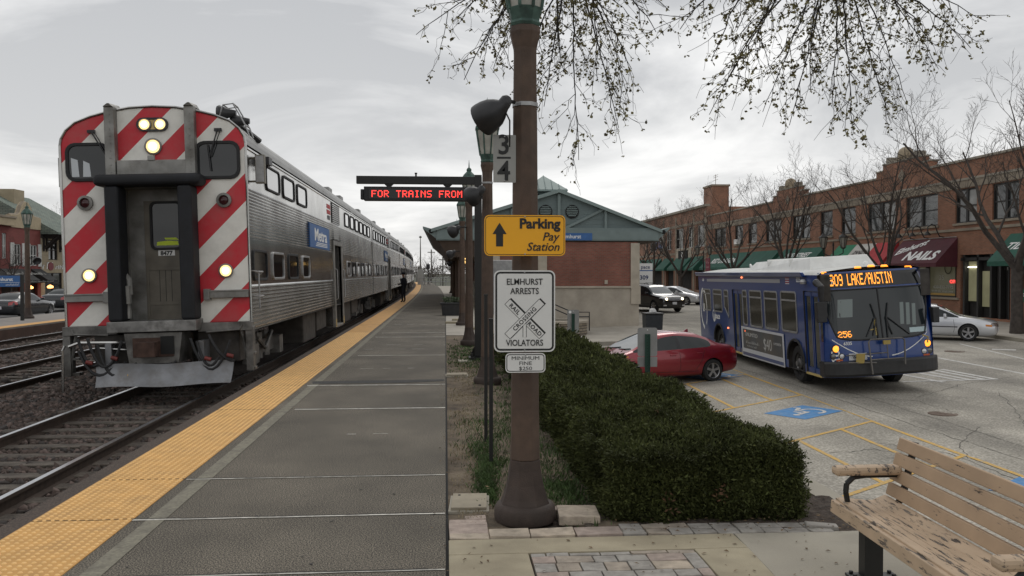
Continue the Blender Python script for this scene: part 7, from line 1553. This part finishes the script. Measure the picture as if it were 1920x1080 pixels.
bs = thing('bus_stop_sign', 'white and blue bus stop sign with route number by the station corner', 'sign', (p.x, 60, zl(p.x,60)+.1)); mb = MB(); mb.tube([(0,0,0),(0,0,3.0)], .04, 6); mb.build('pole', M_galv, bs); mb = MB(); mb.box(-.62,.62,-.09,-.05,1.4,3.1,0); mb.box(-.62,.62,-.095,-.09,2.55,2.62,1); mb.box(-.62,.62,-.095,-.09,1.4,1.58,1); mb.build('panel', [M_white, M_blue], bs); mb = MB(); mb.text('309', .42, face_mx((0,-.1,1.95),(1,0,0),(0,0,1)), bold=.01); mb.text('pace', .36, face_mx((.1,-.1,2.72),(1,0,0),(0,0,1)), bold=.005); mb.build('lettering', mat('navy_lettering', (.03,.05,.14), .6), bs)
# ================================================================ across the tracks: shops, sign
M_redbr = brick('painted_red_brick', (.17,.04,.035), (.20,.05,.042), (.14,.04,.035), .22, .075, .008, var=.12)
M_cream = mat('cream_stucco', (.40,.33,.22), .9, var=.12, vscale=.7, dirt=(.26,.21,.14), damt=.5)
M_cream2 = mat('tan_stucco', (.34,.285,.195), .9, var=.12, vscale=.7, dirt=(.22,.18,.12), damt=.5)
M_slate = brick('green_slate', (.13,.165,.14), (.17,.2,.165), (.05,.06,.05), .5, .22, .02, var=.2)
M_tudor = mat('dark_timber', (.022,.017,.014), .8)
LX = -38.0
def ly(px): return at_x(px, 480, LX).y
def wallx(par, name, m, y0, y1, z0, z1, holes, depth=16):
    mb = MB(); holed(mb, (LX,y0,z0), (0,1,0), (0,0,1), (1,0,0), y1-y0, z1-z0, [(a-y0,b-y0,c-z0,d-z0) for a,b,c,d in holes], .25)
    mb.quad((LX,y0,z0),(LX-depth,y0,z0),(LX-depth,y0,z1),(LX,y0,z1)); mb.quad((LX,y1,z0),(LX-depth,y1,z0),(LX-depth,y1,z1),(LX,y1,z1)); mb.quad((LX,y0,z1),(LX,y1,z1),(LX-depth,y1,z1),(LX-depth,y0,z1)); return mb.build(name, m, par)
def lwin(par, y0, y1, z0, z1, fm, shutters=False, tudor=False):
    f = MB(); 
    for a, b, c, d in ((y0,y0+.1,z0,z1),(y1-.1,y1,z0,z1),(y0,y1,z0,z0+.1),(y0,y1,z1-.1,z1),((y0+y1)/2-.06,(y0+y1)/2+.06,z0,z1)): f.box(LX-.14, LX-.06, a, b, c, d)
    f.box(LX-.13, LX-.07, y0, y1, (z0+z1)/2-.04, (z0+z1)/2+.04); fo = f.build('window', fm, par); g = MB(); g.quad((LX-.15,y0,z0),(LX-.15,y1,z0),(LX-.15,y1,z1),(LX-.15,y0,z1)); g.build('pane', M_pane, fo)
    if shutters:
        for a in (y0-.75, y1+.1): s = MB(); s.box(LX, LX+.06, a, a+.65, z0-.1, z1+.15); s.build('shutter', M_framew, fo)
ya, yb, yc, yd = ly(-90), ly(18), ly(76), ly(128)
zc = 8.7
s1 = thing('red_shop', 'red painted brick shop with cream curved parapet gable across the tracks', 'building', (0,0,0))
H1 = [(ly(27),ly(45)-.5,3.4,6.0),(ly(57),ly(70),3.4,6.0),(ly(4),ly(12),4.2,7.2)]
wallx(s1, 'wall', M_redbr, ly(-90), yc, -.8, 8.2, [(a,b,c,d) for a,b,c,d in H1]+[(ly(2),ly(40),-.4,2.2),(ly(47),ly(70),-.4,2.2)])
lwin(s1, *H1[0], M_framew, True); lwin(s1, *H1[1], M_framew, True); lwin(s1, *H1[2], M_framew)
mb = MB(); g0, g1 = ly(20), yc; w = (g1-g0)/2; cy = (g0+g1)/2
pf = [(g0,8.0),(g1,8.0),(g1,9.5),(cy+w*.55,9.6),(cy+w*.42,9.9),(cy+w*.3,10.7),(cy+w*.12,11.25),(cy-w*.12,11.25),(cy-w*.3,10.7),(cy-w*.42,9.9),(cy-w*.55,9.6),(g0,9.5)]
mb.prism(pf, lambda u, v, h: (LX+h, u, v), -.4, .08); mb.build('parapet', M_cream, s1)
mb = MB()
for (a, b), (c, d) in zip(pf[2:], pf[3:]): mb.tube([(LX-.15,a,b),(LX-.15,c,d)], .16, 4)
mb.build('parapet_coping', M_band, s1); slab(s1, 'cornice', M_cream, LX-.3, LX+.5, ly(-90), g0, 8.1, 9.0); slab(s1, 'cornice_cap', M_band, LX-.3, LX+.6, ly(-90), g0, 9.0, 9.25)
slab(s1, 'gable_vent', M_dark, LX+.08, LX+.1, cy-.7, cy+.7, 9.25, 9.4, 0)
for y0, y1 in ((ly(-60),ly(-2)),(ly(0),ly(43)),(ly(58),ly(77))):
    mb = MB(); mb.quad((LX,y0,3.0),(LX+1.5,y0,1.6),(LX+1.5,y1,1.6),(LX,y1,3.0)); mb.quad((LX+1.5,y0,1.6),(LX+1.5,y0,1.25),(LX+1.5,y1,1.25),(LX+1.5,y1,1.6)); [mb.add([(LX,y,3.0),(LX+1.5,y,1.6),(LX+1.5,y,1.25),(LX,y,1.25)], [(0,1,2,3)]) for y in (y0, y1)]
    a = mb.build('awning', mat('black_canvas', (.014,.014,.015), .8, var=.2, vscale=2), s1)
    if y0 == ly(0): t = MB(); u = Vector((-1.5,0,1.4)).normalized(); scribble(t, face_mx(Vector((LX+.8,(y0+y1)/2+1,2.28)), (0,1,0), u), 7, .5); scribble(t, face_mx(Vector((LX+1.52,(y0+y1)/2,1.36)), (0,1,0), (0,0,1)), 9, .2, seed=5); t.build('lettering', mat('dim_white', (.38,.38,.36), .7), a)
for y in (ly(36), ly(75)):
    mb = MB(); mb.lathe([(.05,.95),(.28,.75),(.25,.55),(.05,.5)], 10, (LX+.9,y,0)); mb.build('lit_lantern', mat('lit_lantern', (1,.5,.2), .5, emit=(1,.42,.12), estr=4), s1)
for i in range(3): y = ly(4+12*i); mb = MB(); mb.tube([(LX,y,3.3),(LX+.5,y,3.7),(LX+.8,y,3.3)], .03, 5); mb.build('awning_lamp', M_iron, s1)
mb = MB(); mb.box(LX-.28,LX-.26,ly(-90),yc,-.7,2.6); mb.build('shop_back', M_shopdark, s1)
s2 = thing('tudor_shop', 'cream half-timbered shop with steep green slate roof across the tracks', 'building', (0,0,0)); s1.scale = s2.scale = (1,1,.73)
y0, y1 = yc+.05, ly(150); H2 = [(ly(91),ly(108),4.2,6.8),(ly(84),ly(116),-.5,2.5)]
wallx(s2, 'wall', M_cream2, y0, y1, -.8, 7.6, H2); lwin(s2, *H2[0], M_tudor); lwin(s2, *H2[1], M_tudor)
mb = MB(); mb.prism([(LX+1.6,7.5),(LX+1.6,7.75),(LX-5.5,13.2),(LX-12,8),(LX-12,7.5)], lambda u, v, h: (u, h, v), y0, y1+1); mb.build('roof', M_slate, s2)
mb = MB()
for y in (y0+.5, ly(87), ly(112), ly(124)): mb.tube([(LX,y,5.6),(LX+.6,y,6.3),(LX+1.4,y,7.4)], .14, 4); mb.box(LX, LX+1.4, y-.12, y+.12, 7.2, 7.5); mb.box(LX, LX+.12, y-.12, y+.12, 5.3, 7.5)
mb.build('roof_bracket', M_tudor, s2); slab(s2, 'eave_board', M_tudor, LX, LX+.1, y0, y1, 7.0, 7.5)
slab(s2, 'chimney', M_cream2, LX-5, LX-3.5, ly(100)-.2, ly(100)+1.8, 9.5, 13.6)
mb = MB(); T = face_mx((LX+.05, ly(95), 3.2), (0,1,0), (0,0,1)); mb.lathe([(.55,0),(.55,.06)], 14, (LX, ly(92)+.3, 3.35), 'x', 1); scribble(mb, face_mx((LX+.05, ly(104), 3.0), (0,1,0), (0,0,1)), 5.5, .9, 0, seed=9); mb.build('shop_sign', [M_white, mat('maroon_disc', (.16,.02,.03), .6)], s2)
fw_ = thing('platform_name_sign', 'blue station name sign on a black post on the far platform', 'sign', (-16.0, 33.7, 0))
mb = MB(); mb.box(-.05,.05,-.05,.05,0,1.75); mb.build('post', M_iron, fw_); mb = MB(); mb.box(-1.35,-.06,-.03,.03,1.28,1.7); mb.build('panel', M_blue, fw_); mb = MB(); mb.text('Elmhurst', .19, face_mx((-.66,-.035,1.50),(1,0,0),(0,0,1)), bold=.003); mb.box(-1.33,-.08,-.033,-.03,1.44,1.45)
scribble(mb, face_mx((-1.15,-.035,1.33),(1,0,0),(0,0,1)), .3, .07); scribble(mb, face_mx((-.35,-.035,1.33),(1,0,0),(0,0,1)), .45, .07, seed=2); mb.build('lettering', M_white, fw_)
street_tree(-46, 94, -.6, 'bare tree showing above the cornice of the red shop', VA, .3, .98, 'bare trees behind the far shops'); street_tree(-44.5, 101, -.6, 'bare tree behind the curved parapet of the red shop', VB, 1.3, 1.0, 'bare trees behind the far shops')
for x, y, lb in ((-23.2,47,'slim bare young tree in the pavement in front of the red shop'),(-24.5,62,'slim bare young tree in front of the cream half-timbered shop')): street_tree(x-12.5, y+14, -.58, lb, VC, y, .5, 'young bare trees in front of the far shops')

# ================================================================ end of the platform
for i, (x, y, s, v) in enumerate(((-9,215,.75,VA),(-4,240,.8,VB),(-12,235,.7,VC),(1.5,205,.85,VC),(4.5,225,.95,VA),(7.5,215,.95,VB),(-15,260,.9,VB))):
    street_tree(x, y, -.3, ('bare tree beyond the end of the platform beside the thin mast','tall bare tree beyond the track curve, near the train tail','bare tree at the far left of the cluster beyond the curve','bare tree beyond the platform end, in line with the slab','bare tree beyond the platform end, partly under the canopy tip','bare tree beyond the platform end, mostly behind the canopy','most distant bare tree behind the train tail')[i], v, i*1.1, s, 'bare trees beyond the platform end')
ms = thing('radio_mast', 'thin mast with a ball top and flared foot beyond the platform end', 'mast', (-5.2, 180, 0)); mb = MB(); mb.lathe([(1.1,-1),(.95,1.2),(.35,2.6),(.16,3.6),(.11,7),(.07,9.2)], 10); mb.lathe([(.05,9.1),(.3,9.25),(.3,9.4),(.05,9.6)], 10); mb.build('shaft', mat('grey_mast', (.12,.115,.1), .7), ms, smooth=50)
for x, y, h, lb in ((-2.6,160,6.2,'grey utility pole right of the thin mast'),(-.4,140,4.5,'short dark pole beyond the platform end')):
    pl = thing('utility_pole', lb, 'pole', (x,y,0)); mb = MB(); mb.tube([(0,0,-1),(0,0,h)], .12, 6); mb.box(-.7,.7,-.06,.06,h-.6,h-.45); mb.build('pole', mat('grey_mast', (0,0,0)), pl)
sgp = thing('crossing_signal', 'small white crossing cabinet and signal at the far platform end', 'signal', (-3.9, 135, 0)); mb = MB(); mb.box(-.45,.45,-.4,.4,-.4,2.4); mb.build('cabinet', mat('pale_cabinet', (.4,.4,.38), .7), sgp); mb = MB(); mb.tube([(1.2,0,-.4),(1.2,0,3.4)], .09, 6); mb.box(.9,1.5,-.1,.1,2.5,3.2); mb.build('signal_head', M_black, sgp)
fence = thing('pipe_fence', 'low grey fence across the far end of the platform', 'fence', (-1.5, 128, 0)); mb = MB()
for i in range(7): mb.tube([(-2.4+.8*i,0,-.2),(-2.4+.8*i,0,1.1)], .06, 5)
for z in (.5,1.05): mb.tube([(-2.4,0,z),(2.4,0,z)], .05, 5)
mb.build('rail', M_galv, fence)
vehicle('white_car', 'tiny white car crossing beyond the end of the platform', 'car', (-8.2, 165, -.2), R(80), mat('white_car_paint', (.5,.5,.5), .3, coat=.5), sedan_st(4.5,1.45,1.8,1.1,2,2.4,3.2,3.9), 4.5, 1.8, (.9,3.5), .33, SEG, [], 5)
for i in range(3):
    x = .55+.5*(i % 2); y = 58+9*i; o = tag(copy_tree(lp0), ('lamp post well under the canopy, just beyond the black planter','lamp post deep under the canopy with only its shaft showing','last lamp post at the far end of the canopy')[i]); o.location = (x, y, 0)

n = 26000; x = RNG.uniform(-260, 70, n); y = RNG.uniform(330, 520, n); cl = np.sin(x*.11)+np.sin(x*.043+1)+.6*np.sin(x*.31); h = (6.5+1.7*cl)*RNG.uniform(.1, 1, n)**.7; d = RNG.normal(0, 1, (n,3)); d[:,2] = np.abs(d[:,2])+.4; d /= np.linalg.norm(d, axis=1)[:,None]; l = RNG.uniform(.8, 2.4, n)[:,None]; w = np.cross(d, RNG.normal(0,1,(n,3)))*.09
a = np.stack([x, y, h-2], 1); tag(npmesh('distant_woods', np.stack([a-w, a+w, a+d*l], 1).reshape(-1,3), np.arange(3*n).reshape(-1,3), mat('distant_twigs', (.075,.062,.05), 1, var=.3, vscale=.1)), kind='stuff')
# ================================================================ budding branches of the tree overhead
tr = thing('budding_tree', 'tree with drooping twigs and small olive buds hanging into the top of the picture', 'tree', (5.6, 2.6, -1.2))
org = Vector(tr.location); rd = random.Random(21); B = MB(); buds = []
def tube_w(pts, r0, r1, n): B.tube([p-org for p in pts], [r0+(r1-r0)*i/(len(pts)-1) for i in range(len(pts))], n, caps=False)
def bez(a, b, c, n): return [a*(1-t)**2+b*2*t*(1-t)+c*t*t for t in [i/n for i in range(n+1)]]
fork = Vector((5.3, 3.0, 4.6)); tube_w(bez(Vector((5.6,2.6,-1.3)), Vector((5.5,2.7,2)), fork, 8), .24, .17, 10)
def wig(pts, s):
    o = [pts[0]]
    for p in pts[1:-1]: o.append(p+Vector((rd.gauss(0,s),rd.gauss(0,s),rd.gauss(0,s))))
    return o+[pts[-1]]
def twig(a, c, r, lev, droop):
    m = a.lerp(c, .5)+Vector((rd.gauss(0,.06),rd.gauss(0,.06),droop)); l = (c-a).length; n = max(4, int(l/.09)); pts = wig(bez(a, m, c, n), .006+.006*lev); tube_w(pts, r, max(.0016, r*.3), 4 if lev == 0 else 3)
    if lev < 2:
        k = int(l/(.11 if lev == 0 else .13))
        for i in range(k):
            q = pts[max(1, int(n*(.12+.86*i/max(1,k))))]; d = (c-a).normalized(); side = Vector((rd.gauss(0,1),rd.gauss(0,.8),rd.gauss(-.25,.7))); e = (d*.75+side*.7).normalized()*rd.uniform(.18,.55 if lev == 0 else .3)*min(1, .5+l*.5); e.z -= .06
            twig(q, q+e, r*.42, lev+1, rd.uniform(-.03,.05))
    for i in range(1, len(pts)):
        if lev >= 1 and rd.random() < .5 or (lev == 0 and rd.random() < .12): buds.append((pts[i]+Vector((rd.gauss(0,.008),rd.gauss(0,.008),rd.gauss(-.01,.008))), rd.uniform(.7,1.3)))
# limbs end where the twig sprays begin, all above the frame
def limb(end, mid): pts = wig(bez(fork, mid, end, 12), .03); tube_w(pts, .085, .02, 8); return pts
spA = at_d(1085,-70,7.6); spB = at_d(1560,-60,7.4); spC = at_d(1000,-110,7.2); spD = at_d(1420,-80,7.0)
limb(spA, Vector((4.2,5,6.3))); limb(spB, Vector((5.2,4.8,6.0))); limb(spC, Vector((3.6,4.4,6.4))); limb(spD, Vector((4.6,5,6.2)))
D = lambda x, y, d: at_d(x, y, d)
for (ax, ay, bx, by, dd) in ((1000,-40,780,65,7.3),(1010,-60,870,150,7.2),(1040,-50,925,130,7.6),(960,-40,850,40,7.3),(1060,-40,985,190,7.5),(1080,-60,1180,190,7.6),(1075,-60,1085,300,7.8),(1085,-40,1160,240,7.9),(1060,-60,1020,200,7.4),(1100,-60,1230,60,7.7),(1090,-50,1185,130,7.3),(1030,-70,940,40,7.0),(1095,-70,1120,150,7.1),
     (1050,-30,1060,140,7.7),(1120,-60,1255,20,7.6),(990,-50,900,110,7.6),
     (1420,-60,1275,55,7.0),(1440,-60,1335,110,7.1),(1500,-60,1330,215,7.4),(1520,-50,1360,160,7.2),(1540,-60,1430,210,7.5),(1560,-60,1480,235,7.5),(1570,-50,1560,200,7.6),(1580,-60,1600,250,7.6),(1600,-60,1700,190,7.7),(1610,-60,1760,130,7.4),(1640,-60,1850,40,7.4),(1600,-60,1820,90,7.6),(1480,-60,1400,120,7.0),(1590,-60,1670,230,7.9),(1550,-50,1520,170,7.2),(1620,-50,1740,70,7.2),(1460,-50,1380,60,7.3)):
    twig(D(ax,ay,dd), D(bx,by,dd+rd.uniform(-.5,.5)), .0095, 0, rd.uniform(.05,.25))
B.build('branches', mat('twig_bark', (.020,.016,.013), .9, var=.3, vscale=20), tr, smooth=60)
V = []; 
for p, s in buds:
    for k in range(rd.choice((3,4,4,5))):
        d = Vector((rd.gauss(0,1),rd.gauss(0,1),rd.gauss(-.5,.7))).normalized()*rd.uniform(.018,.035)*s; o = d.orthogonal().normalized(); o.rotate(Matrix.Rotation(rd.uniform(0,6.28),3,d)); o *= rd.uniform(.008,.013)*s; a = p-org+Vector((rd.gauss(0,.006),rd.gauss(0,.006),rd.gauss(0,.006))); V += [a, a+d*.5+o, a+d, a+d*.5-o]
m = mat('olive_buds', (.075,.075,.025), .8, spec=.2); t = m.node_tree; g = t.nodes.new('ShaderNodeNewGeometry'); r = t.nodes.new('ShaderNodeValToRGB'); e = r.color_ramp.elements; e[0].color = (.08,.068,.035,1); e[1].color = (.30,.27,.13,1); t.links.new(g.outputs['Random Per Island'], r.inputs[0]); t.links.new(r.outputs[0], t.nodes['Principled BSDF'].inputs['Base Color'])
npmesh('buds', V, np.arange(len(V)).reshape(-1,4), m, tr)

# ================================================================ small litter: dry leaves, twigs and grit
random.seed(31); V = []; F = []
for i in range(520):
    k = random.random()
    if k < .45: x, y, z = random.uniform(.05,1.2), random.uniform(6.2,12), .0
    elif k < .75: x, y, z = random.uniform(1.2,3.2), random.gauss(5.92,.12), .016
    elif k < .9: x, y, z = random.uniform(.03,2.6), random.uniform(4.5,5.75), .004
    else: x, y, z = random.gauss(-.05,.05), random.uniform(4.6,14), .008
    a = random.uniform(0,6.28); s = random.uniform(.006,.02); c, d = math.cos(a)*s, math.sin(a)*s; n = len(V); w = random.uniform(.3,.6)
    V += [(x-c,y-d,z), (x+d*w,y-c*w,z+random.uniform(.002,.01)), (x+c,y+d,z+random.uniform(0,.008)), (x-d*w,y+c*w,z+random.uniform(.002,.006))]; F.append((n,n+1,n+2,n+3))
tag(npmesh('dry_leaves', V, F, mat('dry_leaf', (.13,.085,.045), .9, var=.6, vscale=7)), kind='stuff')
